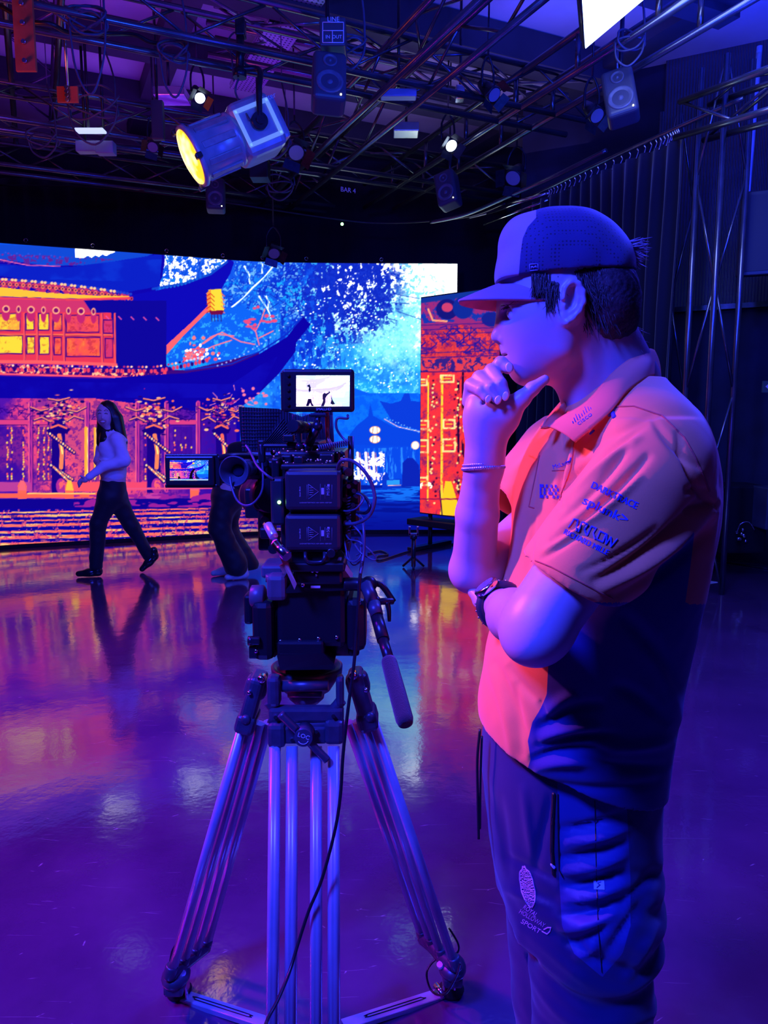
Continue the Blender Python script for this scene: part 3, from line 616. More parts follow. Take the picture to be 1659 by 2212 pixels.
poly([(962,1040),(975,1040),(990,1090),(992,1114),(950,1114),(954,1080)], (255,200,40)); line([(950,1060),(955,1112)], 2.5, (40,10,60)); disc(920,1050,14,10,(255,230,200),m=sst(.5,.55,N3)); line([(905,1078),(1100,1078)], 3, (150,20,80))
CANV2 = cv.copy(); del cv
def screen_mat(name, gain=1.0, hot=1.6):
    m = bpy.data.materials.new(name); m.use_nodes = True; nt = m.node_tree; nt.nodes.clear()
    o = nt.nodes.new('ShaderNodeOutputMaterial'); e = nt.nodes.new('ShaderNodeEmission'); a = nt.nodes.new('ShaderNodeVertexColor'); a.layer_name = 'picture'; e.inputs['Strength'].default_value = gain
    nt.links.new(a.outputs['Color'], e.inputs['Color']); nt.links.new(e.outputs[0], o.inputs['Surface']); return m
def lin(c):
    c = np.clip(c, 0, 1); L = np.where(c <= .04045, c/12.92, ((c+.055)/1.055)**2.4); return L
def hotten(c, h=.8):        # bright parts of a display carry more light than the picture file shows
    L = lin(c); return L*(1+h*np.clip(c.min(-1, keepdims=True)-.6, 0, 1)*5)
def sample(cvs, px, py):
    x = np.clip(px-OX, 0, W0-1.001); y = np.clip(py-OY, 0, H0-1.001); ix, iy = x.astype(int), y.astype(int); fx, fy = (x-ix)[..., None], (y-iy)[..., None]
    return (cvs[iy,ix]*(1-fx)+cvs[iy,ix+1]*fx)*(1-fy)+(cvs[iy+1,ix]*(1-fx)+cvs[iy+1,ix+1]*fx)*fy
def picture_grid(name, V, colr, gain, parent):
    """V (n,m,3) grid of places, colr (n,m,3) picture colours"""
    n, m = V.shape[:2]; I = np.arange(n*m).reshape(n, m); Q = np.stack([I[:-1,:-1], I[1:,:-1], I[1:,1:], I[:-1,1:]], -1).reshape(-1, 4)
    me = mesh_np(name, [(V.reshape(-1, 3), Q)]); at = me.color_attributes.new('picture', 'FLOAT_COLOR', 'POINT')
    at.data.foreach_set('color', np.concatenate([colr.reshape(-1, 3), np.ones((n*m, 1))], 1).astype(np.float32).ravel())
    return link(name, me, screen_mat(name+'_light', gain), parent)
tops = [(-240,505),(-120,514),(0,525),(165,537),(357,551),(500,562),(600,566.5),(740,568.5),(988,570)]
WP = [PZ(x, y, 3.38) for x, y in tops]; pl = crom([Vector((p.x, p.y, 0)) for p in WP], 12); pl = np.array([(p.x, p.y) for p in pl])
sl_ = np.concatenate([[0], np.cumsum(np.hypot(*np.diff(pl, axis=0).T))]); NU, NV = 760, 400
uu = np.linspace(0, sl_[-1], NU); wx = np.interp(uu, sl_, pl[:, 0]); wy = np.interp(uu, sl_, pl[:, 1]); zz = np.linspace(.045, 3.38, NV)
G = np.zeros((NU, NV, 3)); G[..., 0] = wx[:, None]; G[..., 1] = wy[:, None]; G[..., 2] = zz[None]
qx, qy = proj(G)
led = root('led_wall', (wx[NU//2], wy[NU//2], 0), 'huge curved LED wall showing a lit temple, curved roofs and misty blue trees', 'screen')
picture_grid('screen_picture', G, hotten(sample(CANV, qx, qy)), 1.15, led)
# cabinets behind the picture
mb = MB()
for i in range(0, len(pl)-1, 3):
    a, b = pl[i], pl[min(i+3, len(pl)-1)]; d = Vector((b[0]-a[0], b[1]-a[1], 0)); L = d.length; d.normalize(); n = Vector((-d.y, d.x, 0))
    c = Vector(((a[0]+b[0])/2, (a[1]+b[1])/2, 1.70))+n*.075; mb.box(c, (L+.004, .1, 3.39), Matrix.Rotation(math.atan2(d.y, d.x), 3, 'Z'))
mb.build('cabinet', DARK, led)
mb = MB()
for i in range(0, len(pl)-1, 3):
    a, b = pl[i], pl[min(i+3, len(pl)-1)]; d = Vector((b[0]-a[0], b[1]-a[1], 0)); L = d.length; n = Vector((-d.y, d.x, 0)).normalized()
    mb.box(Vector(((a[0]+b[0])/2, (a[1]+b[1])/2, .02))+n*.05, (L+.01, .12, .035), Matrix.Rotation(math.atan2(d.y, d.x), 3, 'Z'))
mb.build('base_plinth', DARK, led)
# hanging eyes along the top
for k in range(9):
    i = 8+k*10; q = Vector((pl[i][0], pl[i][1]+.06, 3.44)); mb = MB(); mb.tube([q+Vector((.02*math.cos(t), 0, .02*math.sin(t))) for t in np.linspace(0, 5.6, 8)], .005, 6); mb.build('hanging_eye', STEEL, led)
# right-hand screen: 1 m x 2.4 m, turned towards the stage
pa = P(910, 645, 8.44); ax = Vector((.733, -.68, 0)).normalized(); n_ = Vector((ax.y, -ax.x, 0)); z0, z1 = .41, 2.80
NU, NV = 110, 280; G = np.zeros((NU, NV, 3)); s_ = np.linspace(0, 1.05, NU)
G[..., 0] = pa.x+ax.x*s_[:, None]; G[..., 1] = pa.y+ax.y*s_[:, None]; G[..., 2] = np.linspace(z0, z1, NV)[None]
qx, qy = proj(G); mc = pa+ax*.525
sd = root('led_panel', (mc.x, mc.y, 0), 'tall narrow LED screen on a low stand showing a glowing red carved door', 'screen')
picture_grid('screen_picture', G, hotten(sample(CANV2, qx, qy)), 1.15, sd)
Rz = Matrix.Rotation(math.atan2(ax.y, ax.x), 3, 'Z')
mb = MB(); mb.box(Vector((mc.x, mc.y, (z0+z1)/2))-n_*.06, (1.08, .1, z1-z0+.03), Rz, .004); mb.build('cabinet', DARK, sd)
for sx in (-.42, .42):
    mb = MB(); b0 = Vector((mc.x, mc.y, 0))+ax*sx-n_*.06; mb.cyl(b0+Vector((0,0,.04)), b0+Vector((0,0,z0)), .025); mb.box(b0+Vector((0,0,.03)), (.09,.7,.04), Rz, .005); mb.build('stand_leg', BLACKM, sd)
mb = MB(); mb.box(Vector((mc.x, mc.y, .30))-n_*.06, (1.3,.3,.07), Rz, .01); mb.build('base_beam', DARK, sd)
# ================================================================== OVERHEAD GRID
G1 = Vector((.907, .421, 0)); G2 = Vector((.421, -.907, 0)); UPV = Vector((0, 0, 1))
def gp(s, t, z): return G1*s+G2*t+UPV*z
def copy_of(src, parent, M=None):
    o = src.copy(); C.objects.link(o); o.parent = parent
    if M is not None: o.matrix_local = M
    return o
_BR = {}
def bar_child(name, parent, a, b, r, m, n=8):
    """tube between two places, as its own child; equal bars share a mesh"""
    a, b = Vector(a), Vector(b); L = round((b-a).length, 3); key = (L, r, m.name, n)
    if key not in _BR:
        mb = MB(); mb.cyl((0,0,0), (0,0,L), r, n=n); bmesh.ops.recalc_face_normals(mb.bm, faces=mb.bm.faces); me = bpy.data.meshes.new(name); mb.bm.to_mesh(me); mb.bm.free(); me.materials.append(m); _BR[key] = me
    o = bpy.data.objects.new(name, _BR[key]); C.objects.link(o); o.parent = parent
    o.location = a-parent.location; o.rotation_mode = 'QUATERNION'; o.rotation_quaternion = (b-a).to_track_quat('Z', 'Y'); return o
def truss(p0, p1, w, h, label, group='overhead lighting trusses', bay=.55, r=.026, rb=.012, side=None, cat='truss', name='lighting_truss', ladder=False, sparse=False):
    p0, p1 = Vector(p0), Vector(p1); d = (p1-p0); L = d.length; d.normalize()
    sd = side if side is not None else d.cross(UPV).normalized(); up = sd.cross(d).normalized()
    t = root(name, (p0+p1)/2, label, cat, group)
    cs = [(-w/2, 0), (w/2, 0), (w/2, h), (-w/2, h)] if not ladder else [(0, 0), (0, h)]
    for cx, cz in cs: bar_child('chord', t, p0+sd*cx+up*cz, p1+sd*cx+up*cz, r, TRUSSM, 10)
    N = max(2, int(L/bay))
    faces = [(0,3),(1,2),(3,2)] if not ladder else [(0,1)]
    if sparse: faces = [(0,3),(3,2)]
    for fi, (i, j) in enumerate(faces):
        for k in range(N):
            a = p0+d*(L*k/N); b = p0+d*(L*(k+1)/N); ca, cb = (cs[i], cs[j]) if k % 2 == fi % 2 else (cs[j], cs[i])
            if ladder: b = a; ca, cb = cs[0], cs[1]
            bar_child('brace', t, a+sd*ca[0]+up*ca[1], b+sd*cb[0]+up*cb[1], rb if not ladder else rb*1.5, TRUSSM, 6)
    return t
truss(gp(-4.2,-5.72,4.1), gp(4.6,-5.72,4.1), .34, .34, 'nearest deep box truss crossing the top left, carrying the glowing stage lamp')
truss(gp(-4.6,-7.8,4.1), gp(5.2,-7.8,4.1), .30, .30, 'middle box truss crossing behind the glowing stage lamp')
truss(gp(-4.0,-9.15,4.1), gp(3.5,-9.15,4.1), .30, .30, 'farthest box truss running just in front of the rear curtain')
truss(gp(.13,-3.9,4.42), gp(.13,-9.3,4.42), .36, .30, 'long truss running away at the far left edge, over the other trusses')
truss(gp(2.8,-3.9,4.06), gp(2.8,-9.3,4.06), .36, .30, 'long truss rising to the top centre between the two wall speakers')
truss(gp(4.22,-3.2,4.1), gp(4.22,-8.8,4.1), .3, .28, 'slim ladder truss with short uprights running to the upper right', ladder=True, bay=.75, rb=.014)
truss(gp(3.86,-3.2,4.1), gp(3.86,-8.9,4.1), .3, .28, 'second slim ladder truss beside the white lamp panel', ladder=True, bay=.75, rb=.014)
truss(gp(1.5,-6.7,4.6), gp(4.8,-6.7,4.6), .3, .26, 'high truss crossing under the ceiling behind the white lamp panel')
truss(gp(-1.2,-7.8,4.6), gp(-1.2,-4.0,4.6), .3, .26, 'high truss at the upper left tucked against the ceiling')
# ladder rail with many droppers, left, lower
truss(gp(-5.1,-7.1,3.92), gp(-.2,-7.1,3.92), .3, .27, 'low two-rail ladder bar with short uprights at the left', ladder=True, bay=.8, rb=.014)
# ceiling beams and slab joints
BEAM = mat('dark_ceiling_beam_paint', (.035,.035,.05), .6, noise=(2,.3))
for k, (t_, z, w_, h_) in enumerate(((-4.9, 4.93, .22, .25), (-6.25, 4.91, .3, .28), (-7.6, 4.93, .22, .25), (-8.9, 4.93, .3, .25))):
    mb = MB(); mb.box((0,0,0), (12, w_, h_)); o = mb.build('trim_%d' % (k+2), BEAM); o.location = gp(-.5, t_, z); o.rotation_euler = (0,0,math.atan2(G1.y, G1.x)); o['kind'] = 'structure'
for k, (s_, z) in enumerate(((-2.6, 4.96), (1.3, 4.96), (5.3, 4.96))):
    mb = MB(); mb.box((0,0,0), (7.4, .24, .18)); o = mb.build('trim_%d' % (k+6), BEAM); o.location = gp(s_, -6.3, z); o.rotation_euler = (0,0,math.atan2(G2.y, G2.x)); o['kind'] = 'structure'
def dots_mat():
    m = mat('perforated_zinc_sheet', (.7,.7,.72), .3, .8); nt = m.node_tree; b = nt.nodes['Principled BSDF']; tc = nt.nodes.new('ShaderNodeTexCoord')
    v = nt.nodes.new('ShaderNodeTexVoronoi'); v.inputs['Scale'].default_value = 26; v.inputs['Randomness'].default_value = 0; nt.links.new(tc.outputs['Object'], v.inputs['Vector'])
    r = nt.nodes.new('ShaderNodeValToRGB'); r.color_ramp.interpolation = 'CONSTANT'; r.color_ramp.elements[0].color = (.02,.02,.03,1); r.color_ramp.elements[1].position = .24; r.color_ramp.elements[1].color = (.7,.7,.72,1)
    nt.links.new(v.outputs['Distance'], r.inputs['Fac']); nt.links.new(r.outputs['Color'], b.inputs['Base Color']); return m
DOTS = dots_mat(); REDP = mat('red_primer_paint', (.55,.10,.03), .5, noise=(6,.3))
def tray(s, t0, t1, z, w_, label, m=DOTS, along=G2):
    L = abs(t1-t0); mb = MB(); mb.box((0,0,0), (L, w_, .006)); mb.box((0,w_/2,.03), (L, .006, .06)); mb.box((0,-w_/2,.03), (L, .006, .06))
    o = mb.build('cable_tray', m); o.location = gp(s, (t0+t1)/2, z) if along is G2 else gp((t0+t1)/2, s, z); o.rotation_euler = (0,0,math.atan2(along.y, along.x)); return setp(o, label, 'cable tray', 'perforated cable trays under the ceiling')
tray(2.1, -4.0, -6.2, 4.8, .34, 'perforated silver cable tray climbing to the top centre')
tray(2.1, -6.5, -7.9, 4.8, .3, 'short perforated silver tray beyond the first one, above the centre')
def redplate(px0, py0, px1, py1, Y, label):
    a, b = P(px0, py0, Y), P(px1, py1, Y); mb = MB(); mb.box((a+b)/2, (abs(b.x-a.x), .02, abs(a.z-b.z)), bev=.003)
    for k in range(4): mb.cyl(((a.x+b.x)/2, Y-.012, b.z+(a.z-b.z)*(k+.5)/4), ((a.x+b.x)/2, Y-.03, b.z+(a.z-b.z)*(k+.5)/4), .014, mi=1)
    mb.cyl(Vector(((a.x+b.x)/2, Y, a.z)), Vector(((a.x+b.x)/2, Y, (ZC-.01))), .01, mi=1)
    return setp(mb.build('steel_bracket_plate', [REDP, STEEL]), label, 'bracket', None)
redplate(26, -10, 80, 155, 5.0, 'tall orange-red steel plate at the top left corner behind the truss')
redplate(123, 187, 170, 222, 5.9, 'small square orange-red plate hanging below the left truss')
# ducts
mb = MB(); a, b = gp(-.3,-5.5,4.86), gp(2.0,-5.5,4.86); mb.cyl(a, b, .07, n=24); mb.cyl(a+G2*-.16, b+G2*-.16, .05, n=20); setp(mb.build('ventilation_duct', mat('pale_duct_paint', (.6,.58,.62), .35, .3, noise=(3,.1))), 'pale round duct pipes under the ceiling at the top centre left', 'duct')
# ------------------------------------------------------------------ big white lamp panel
A0 = PZ(1265, 105, 3.9)
def panel_dirs():
    r1, r2 = ray(1258, 0), ray(1390, 0); O = Vector((0,0,CAM_H)); best = None
    for a in np.linspace(3.6, 6.0, 61):
        for b in np.linspace(3.6, 6.0, 61):
            d1 = O+r1*(a/r1.y)-A0; d2 = O+r2*(b/r2.y)-A0; c = abs(d1.normalized().dot(d2.normalized())); n = d1.cross(d2).normalized()
            sc = c + .4*abs(abs(n.z)-.8)
            if best is None or sc < best[0]: best = (sc, d1.normalized(), d2.normalized())
    return best[1:]
d1, d2 = panel_dirs(); LS = 1.15
pn = d1.cross(d2).normalized(); pn = pn if pn.z < 0 else -pn
lampp = root('softlight_panel', A0+(d1+d2)*LS/2, 'large white glowing panel lamp hanging cornerwise at the top right', 'lamp')
PANL = mat('lamp_diffuser_glow', (.8,.8,.8), .6, emit=(.30,.42,1.0), estr=9.0); PANL.node_tree.nodes['Principled BSDF'].inputs['Base Color'].default_value = (.6,.7,.9,1)
mb = MB(); q = [A0, A0+d1*LS, A0+d1*LS+d2*LS, A0+d2*LS]; mb.prism(q, pn*-.012); mb.build('diffuser', PANL, lampp)
mb = MB(); off = pn*-.015
for i in range(4):
    mb.cyl(q[i]+off, q[(i+1) % 4]+off, .012)
mb.prism([p+off for p in q], pn*-.05); mb.build('lamp_housing', BLACKM, lampp)
for p in (q[1], q[3], q[2]): bar_child('suspension_wire', lampp, p-pn*.05, Vector((p.x, p.y, ZC)), .004, STEEL, 6)
# ------------------------------------------------------------------ stage lamp with glowing lens
LY = 5.8; lc = P(412, 340, LY-.05); ld = Vector((-.82, -.33, -.46)).normalized()
lamp = root('stage_lamp', P(520, 285, LY), 'big grey stage lamp with a glowing amber lens hanging from the near truss', 'stage lamp')
side = ld.cross(UPV).normalized(); lup = side.cross(ld).normalized(); LR = Matrix((side, lup, ld)).transposed()
R0 = .205; HOUS = mat('pale_blue_grey_lamp_housing', (.42,.44,.5), .33, .2, noise=(9,.15))
mb = MB(); mb.lathe(lc, lc-ld, [(-.0,R0*.98),(0,R0+.012),(.035,R0+.014),(.04,R0*.95),(.33,R0*.86),(.345,R0*.93),(.37,R0*.93)], 36)
mb.build('lens_barrel', HOUS, lamp)
mb = MB()
for k in range(10):
    an = 2*math.pi*k/10; rr = side*math.cos(an)+lup*math.sin(an); mb.box(lc-ld*.2+rr*R0*.92, (.05,.02,.26), Matrix((rr.cross(ld), rr, ld)).transposed(), .006)
mb.build('cooling_rib', GREYP, lamp)
AMB = mat('amber_lens_glow', (.1,.05,.02), .2, emit=(1.0,.42,.03), estr=2.4)
ntl = AMB.node_tree; tc = ntl.nodes.new('ShaderNodeTexCoord'); gr = ntl.nodes.new('ShaderNodeTexNoise'); gr.inputs['Scale'].default_value = 6; rp = ntl.nodes.new('ShaderNodeValToRGB'); ntl.links.new(tc.outputs['Object'], gr.inputs['Vector']); ntl.links.new(gr.outputs['Fac'], rp.inputs['Fac'])
rp.color_ramp.elements[0].position = .42; rp.color_ramp.elements[0].color = (1,.36,.01,1); rp.color_ramp.elements[1].position = .62; rp.color_ramp.elements[1].color = (1.2,.9,.4,1); ntl.links.new(rp.outputs['Color'], ntl.nodes['Principled BSDF'].inputs['Emission Color'])
mb = MB(); mb.lathe(lc-ld*.01, lc+ld, [(0,R0*.97),(.018,R0*.93),(.034,R0*.7),(.044,R0*.35),(.047,.01)], 32); mb.build('lens', AMB, lamp)
mb = MB()
for k in (0,1,2):
    an = [1.2, 3.4, 5.2][k]; rr = side*math.cos(an)+lup*math.sin(an); mb.box(lc+rr*(R0+.02), (.05,.04,.05), LR, .008)
mb.build('lens_clip', BLACKM, lamp)
mb = MB(); bc = lc-ld*.53; mb.box(bc, (.36,.40,.34), LR, .06, seg=3); mb.box(bc-ld*.18, (.28,.32,.08), LR, .03); mb.build('lamp_body', HOUS, lamp)
mb = MB(); sdn = side if side.y < 0 else -side
for z_ in (-.13, .13): mb.box(bc+sdn*.185+ld*z_, (.012,.26,.03), LR, .003)
for z_ in (-.12, .12): mb.box(bc+sdn*.185+lup*z_, (.012,.03,.28), LR, .003)
mb.build('side_frame', mat('glowing_frame_print', (.85,.88,.9), .4, emit=(.25,.55,1), estr=.35, noise=(30,.1)), lamp)  # frame print is given a faint blue glow of its own
mb = MB(); mb.cyl(bc+sdn*.17, bc+sdn*.235, .06, n=24); mb.cyl(bc+sdn*.235, bc+sdn*.25, .03, n=16); mb.build('tilt_knob', BLACKM, lamp)
flat_text('housing_lettering', 'Orbiter', .055, bc+sdn*.182-ld*.13+lup*.13, -ld, lup, WHITEP, lamp)
ytop = P(527, 62, LY); kn = bc+sdn*.22
mb = MB(); mb.tube([kn, kn+Vector((0,-.0,.22)), Vector((kn.x-.01, kn.y+.08, kn.z+.38)), P(518, 150, LY)], .022, 10, res=8); mb.build('yoke_arm', BLACKM, lamp)
mb = MB(); mb.cyl(P(518,152,LY), P(519,66,LY), .03); mb.cyl(P(518,152,LY), P(518,168,LY), .05); mb.box(P(520,62,LY), (.07,.09,.12), bev=.01); mb.build('hanging_spigot', BLACKM, lamp)
mb = MB(); mb.tube([P(505,175,LY+.05), P(500,120,LY+.1), P(492,90,LY+.1), P(508,70,LY+.1), P(522,90,LY)], .007, 6); mb.tube([P(540,260,LY-.1), P(512,210,LY), P(509,190,LY), P(515,170,LY)], .008, 6); mb.build('safety_cable', CABLEG, lamp)
# ------------------------------------------------------------------ loudspeakers
SPKM = mat('dark_speaker_cabinet', (.05,.05,.07), .45, 0, .5, bump=(60,.1,.001)); CONE = mat('speaker_cone_paper', (.11,.11,.14), .45, 0, .5, noise=(30,.2)); LEDW = mat('small_power_light', (.1,.1,.1), .5, emit=(.9,.9,.6), estr=4)
def speaker(px, py, Y, hgt, yaw, pitch, roll, label, pole):
    t = root('loudspeaker', P(px, py, Y), label, 'loudspeaker', 'small black loudspeakers hung from the grid')
    R = Matrix.Rotation(yaw, 3, 'Z') @ Matrix.Rotation(roll, 3, 'Y') @ Matrix.Rotation(pitch, 3, 'X'); c = t.location.copy(); w_ = hgt*.60; f = lambda x, y, z: c + R @ Vector((x*w_, y*w_, z*hgt))
    mb = MB(); mb.box(c, (w_, w_*.85, hgt), R, hgt*.09, seg=4); mb.build('cabinet', SPKM, t)
    for z_, r_ in ((-.17,.36), (.27,.19)):
        mb = MB(); a = f(0,-.425,z_); b = f(0,-1,z_); rr = r_*w_; mb.lathe(a, b, [(-.012,rr*1.12),(.005,rr*1.12),(.008,rr),(.004,rr*.9),(-.006,rr*.5),(-.008,rr*.3),(.004,rr*.22),(.008,.002)], 24); mb.build('woofer' if z_ < 0 else 'tweeter', CONE, t)
    mb = MB(); mb.cyl(f(.33,-.42,-.42), f(.33,-.45,-.42), .006); mb.build('power_light', LEDW, t)
    mb = MB(); pb = f(0,.3,.2); mb.cyl(pb, Vector((pb.x, pb.y, pole+.1)), .016); mb.cyl(Vector((pb.x, pb.y, pole)), Vector((pb.x, pb.y, (ZC-.01))), .008); mb.box(pb, (w_*.5,.05,.06), R); mb.build('mounting_pole', BLACKM, t)
speaker(710, 182, 5.25, .37, .15, -.35, .05, 'black loudspeaker hanging below the junction box, right of the glowing stage lamp', 4.2)
speaker(466, 424, 8.2, .33, .15, -.15, .0, 'black loudspeaker low under the stage lamp, in front of the dark curtain', 4.2)
speaker(968, 412, 7.9, .36, -.45, -.2, -.25, 'small tilted loudspeaker at the far end of the slim ladder truss', 4.2)
speaker(1340, 212, 5.7, .37, -.35, -.25, -.20, 'large blue-lit loudspeaker at the upper right, nearest the truss towers', 4.3)
# junction box with a printed label
mb = MB(); pbox(mb, 690, 36, 746, 98, 5.2, .25, .01); jb = mb.build('junction_box', SPKM); setp(jb, 'black electrical junction box with pale printing on top of a loudspeaker', 'box')
for k, (s, x, y, sz) in enumerate((('LINE', 720, 42, .04), ('IN', 708, 80, .03), ('OUT', 728, 80, .03))): flat_text('printed_label', s, sz, P(x, y, 5.2)+Vector((0,-.001,0)), (1,0,0), (0,0,1), WHITEP, jb)
mb = MB()
for (x0,y0,x1,y1) in ((697,48,742,48),(697,66,742,66),(697,48,697,92),(742,48,742,92),(697,92,742,92),(718,66,718,92)): mb.cyl(P(x0,y0,5.195), P(x1,y1,5.195), .003, n=6)
mb.build('printed_lines', WHITEP, jb)
# other fixtures in the grid
def small_lamp(px, py, Y, r, yaw, label, lit=False):
    t = root('small_spotlight', P(px, py, Y), label, 'spotlight', 'small spotlights in the grid'); c = t.location; d = Vector((math.sin(yaw), -math.cos(yaw), -.9)).normalized()
    mb = MB(); mb.lathe(c, c-d, [(0,r),(.01,r*1.05),(.12,r*.9),(.2,r*.6),(.22,r*.3)], 20); mb.build('lamp_can', BLACKM, t)
    mb = MB(); mb.cyl(c+d*.002, c-d*.005, r*.9, n=20); mb.build('lens', mat('small_lamp_lens_lit', (.1,.1,.1), .2, emit=(.6,.75,1), estr=6) if lit else mat('small_lamp_lens', (.3,.3,.35), .1), t)
    mb = MB(); sd_ = d.cross(UPV).normalized(); mb.tube([c-d*.1+sd_*r*1.1, c-d*.1+sd_*r*1.1+UPV*.15, c-d*.1+UPV*.25, c-d*.1-sd_*r*1.1+UPV*.15, c-d*.1-sd_*r*1.1], .01, 6, res=3); mb.cyl(c-d*.1+UPV*.25, Vector((c.x-d.x*.1, c.y-d.y*.1, (ZC-.01))), .008); mb.build('yoke', BLACKM, t)
    for k in (0,1,2,3):
        an = k*math.pi/2+.3; lu = sd_.cross(d); rr = sd_*math.cos(an)+lu*math.sin(an); tn = rr.cross(d); mb = MB(); o0 = c+rr*r*1.05; mb.prism([o0-tn*r, o0+tn*r, o0+tn*r*1.1+rr*r*.9+d*r*.7, o0-tn*r*1.1+rr*r*.9+d*r*.7], d*.004); mb.build('barn_door', BLACKM, t)
small_lamp(432, 212, 6.9, .05, .5, 'small spotlight with shutters behind the truss, above the stage lamp', True)
small_lamp(592, 548, 8.9, .07, .2, 'black spotlight with shutters hanging in front of the screen top')
small_lamp(1108, 385, 7.6, .08, -.6, 'dark spotlight hanging beside the curtain rail, right of the tilted speaker')
small_lamp(1068, 205, 6.4, .06, .7, 'small spotlight hanging right of centre near the ladder trusses')
small_lamp(975, 315, 7.4, .06, .4, 'small spotlight clamped above the tilted speaker', True)
small_lamp(1290, 250, 6.2, .06, .4, 'small spotlight beside the large blue-lit speaker')
small_lamp(640, 330, 7.6, .08, .3, 'dark spotlight just behind the back of the stage lamp')
small_lamp(330, 318, 7.2, .05, .1, 'small spotlight on the low left ladder bar')
def fixbox(x0, y0, x1, y1, Y, dep, name, label, m=SPKM, cat='lighting unit', bright=False):
    mb = MB(); pbox(mb, x0, y0, x1, y1, Y, dep, .008); o = mb.build(name, m); setp(o, label, cat)
    cx = P((x0+x1)/2, y0, Y+dep/2); zt = ZC
    if zt-cx.z > .02: mb = MB(); mb.cyl(cx, Vector((cx.x, cx.y, zt)), .012); mb.build('hanging_rod', BLACKM, o)
    return o
PALE = mat('pale_metal_reflector', (.85,.86,.9), .25, .9, noise=(20,.1))
fixbox(326, 215, 352, 300, 6.6, .06, 'rigging_sleeve', 'upright dark square sleeve standing on the low left ladder bar', cat='rigging')
fixbox(162, 303, 206, 326, 7.1, .1, 'dimmer_box', 'small flat blue box hung on the low left ladder bar', mat('blue_grey_box_paint', (.25,.28,.5), .4, noise=(10,.1)), 'box')
fixbox(205, 303, 244, 330, 7.1, .1, 'dimmer_box', 'small flat blue box right of its twin on the low left bar', mat('blue_grey_box_paint'), 'box')
fixbox(330, 185, 398, 205, 7.3, .25, 'reflector_plate', 'bright silver plate standing in for lamp light reflected on the ceiling above the stage lamp', PALE, 'reflector')  # plate stands in for a bright lamp's reflection on the ceiling
fixbox(850, 262, 905, 282, 7.4, .2, 'reflector_plate', 'silver bracket plate hanging in the centre right of the grid', PALE, 'reflector')
fixbox(985, 182, 1004, 212, 6.8, .1, 'reflector_plate', 'bright silver angled plate left of the white lamp panel', PALE, 'reflector')
fixbox(538, 338, 578, 382, 7.6, .2, 'dimmer_box', 'dark box hung below the truss, just right of the lens', BLACK, 'box')
fixbox(822, 190, 900, 207, 6.3, .1, 'batten_light', 'short blue batten hung low in the centre of the grid', mat('blue_grey_box_paint'), 'lighting unit')
fixbox(160, 275, 222, 281, 7.0, .1, 'batten_light', 'thin bright strip batten on the low left bar', mat('cool_strip_glow', (.5,.5,.5), .5, emit=(.5,.6,1), estr=1.2), 'lighting unit')
flat_text('bar_number_sign', 'BAR 4', .07, P(752, 411, 8.55), G1, UPV, WHITEP, None, .002); s_ = bpy.context.scene.collection.objects[-1]
for o in list(C.objects):
    if o.name.startswith('bar_number_sign') and o.parent is None: setp(o, 'small pale BAR 4 lettering fixed to the far truss', 'lettering', None)
# cables: coils and runs
def coil(px, py, Y, r, n, label, drop=.2, name='cable_coil'):
    c = P(px, py, Y); pts = []; rr = random.Random(int(px*7+py))
    for k in range(n*10+1):
        a = 2*math.pi*k/10; j = 1+.12*math.sin(k*1.7+px); pts.append(c+Vector((r*j*math.cos(a), .03*math.sin(k*.9), r*.55*j*math.sin(a)+r*.3*math.sin(k*.37))))
    mb = MB(); mb.tube([c+Vector((r*.5,0,.45)), c+Vector((r*.9,0,.2))]+pts, .008, 6, res=3); mb.cyl(c+Vector((r*.5,0,.43)), Vector((c.x+r*.5, c.y, (ZC-.01))), .004); mb.tube([c+Vector((-r,0,0)), c+Vector((-r*.8,.02,-drop)), c+Vector((0,.02,-drop*1.5)), c+Vector((r*.8,0,-drop*.8)), c+Vector((r,0,0))], .008, 6, res=5)
    return setp(mb.build(name, CABLEG), label, 'cable', 'coiled cables hanging in the grid')
coil(188, 42, 5.2, .12, 4, 'tangled cable coil hanging at the top left beside the orange-red plate', .3)
coil(375, 110, 5.6, .1, 4, 'neat cable coil hanging under the near truss, left of the lamp', .2)
coil(200, 225, 6.3, .2, 2, 'wide loose cable loop hanging left of the stage lamp', .2)
coil(595, 300, 6.6, .12, 2, 'cable coil hanging behind the back of the stage lamp', .1)
coil(760, 95, 5.4, .09, 2, 'cable coil right of the junction box', .1)
coil(1360, 90, 5.5, .1, 2, 'cable loop on the ladder truss above the large speaker', .1)
coil(92, 300, 6.9, .13, 2, 'cable loop hanging at the far left on the low bar', .1)
coil(605, 400, 8.3, .14, 2, 'dark cable coil hanging far back, below the lamp', .1)
def cable(pts, r, label, name='cable', m=CABLE, cat='cable', group=None, res=7):
    mb = MB(); mb.tube(pts, r, 8, res=res); return setp(mb.build(name, m), label, cat, group)
cable([P(0,12,5.2), P(60,45,5.2), P(110,52,5.2), P(150,70,5.3), P(230,72,5.4), P(290,75,5.6), P(330,92,5.7), P(400,95,5.8)], .016, 'thick cable bundle sagging along the near truss at the top left')
cable([P(0,400,8.9), P(200,405,8.9), P(420,428,9.0), P(700,470,9.2), P(830,482,9.2), P(1000,470,8.9), P(1090,440,8.2)], .010, 'long thin cable stretched above the screen along the dark curtain')
cable([P(930,480,8.8), P(1010,462,8.4), P(1120,415,7.6), P(1200,380,7.2), P(1310,325,6.8)], .02, 'black pipe curving up beside the curtain rail', m=TRUSSM, cat='pipe', name='bent_pipe')
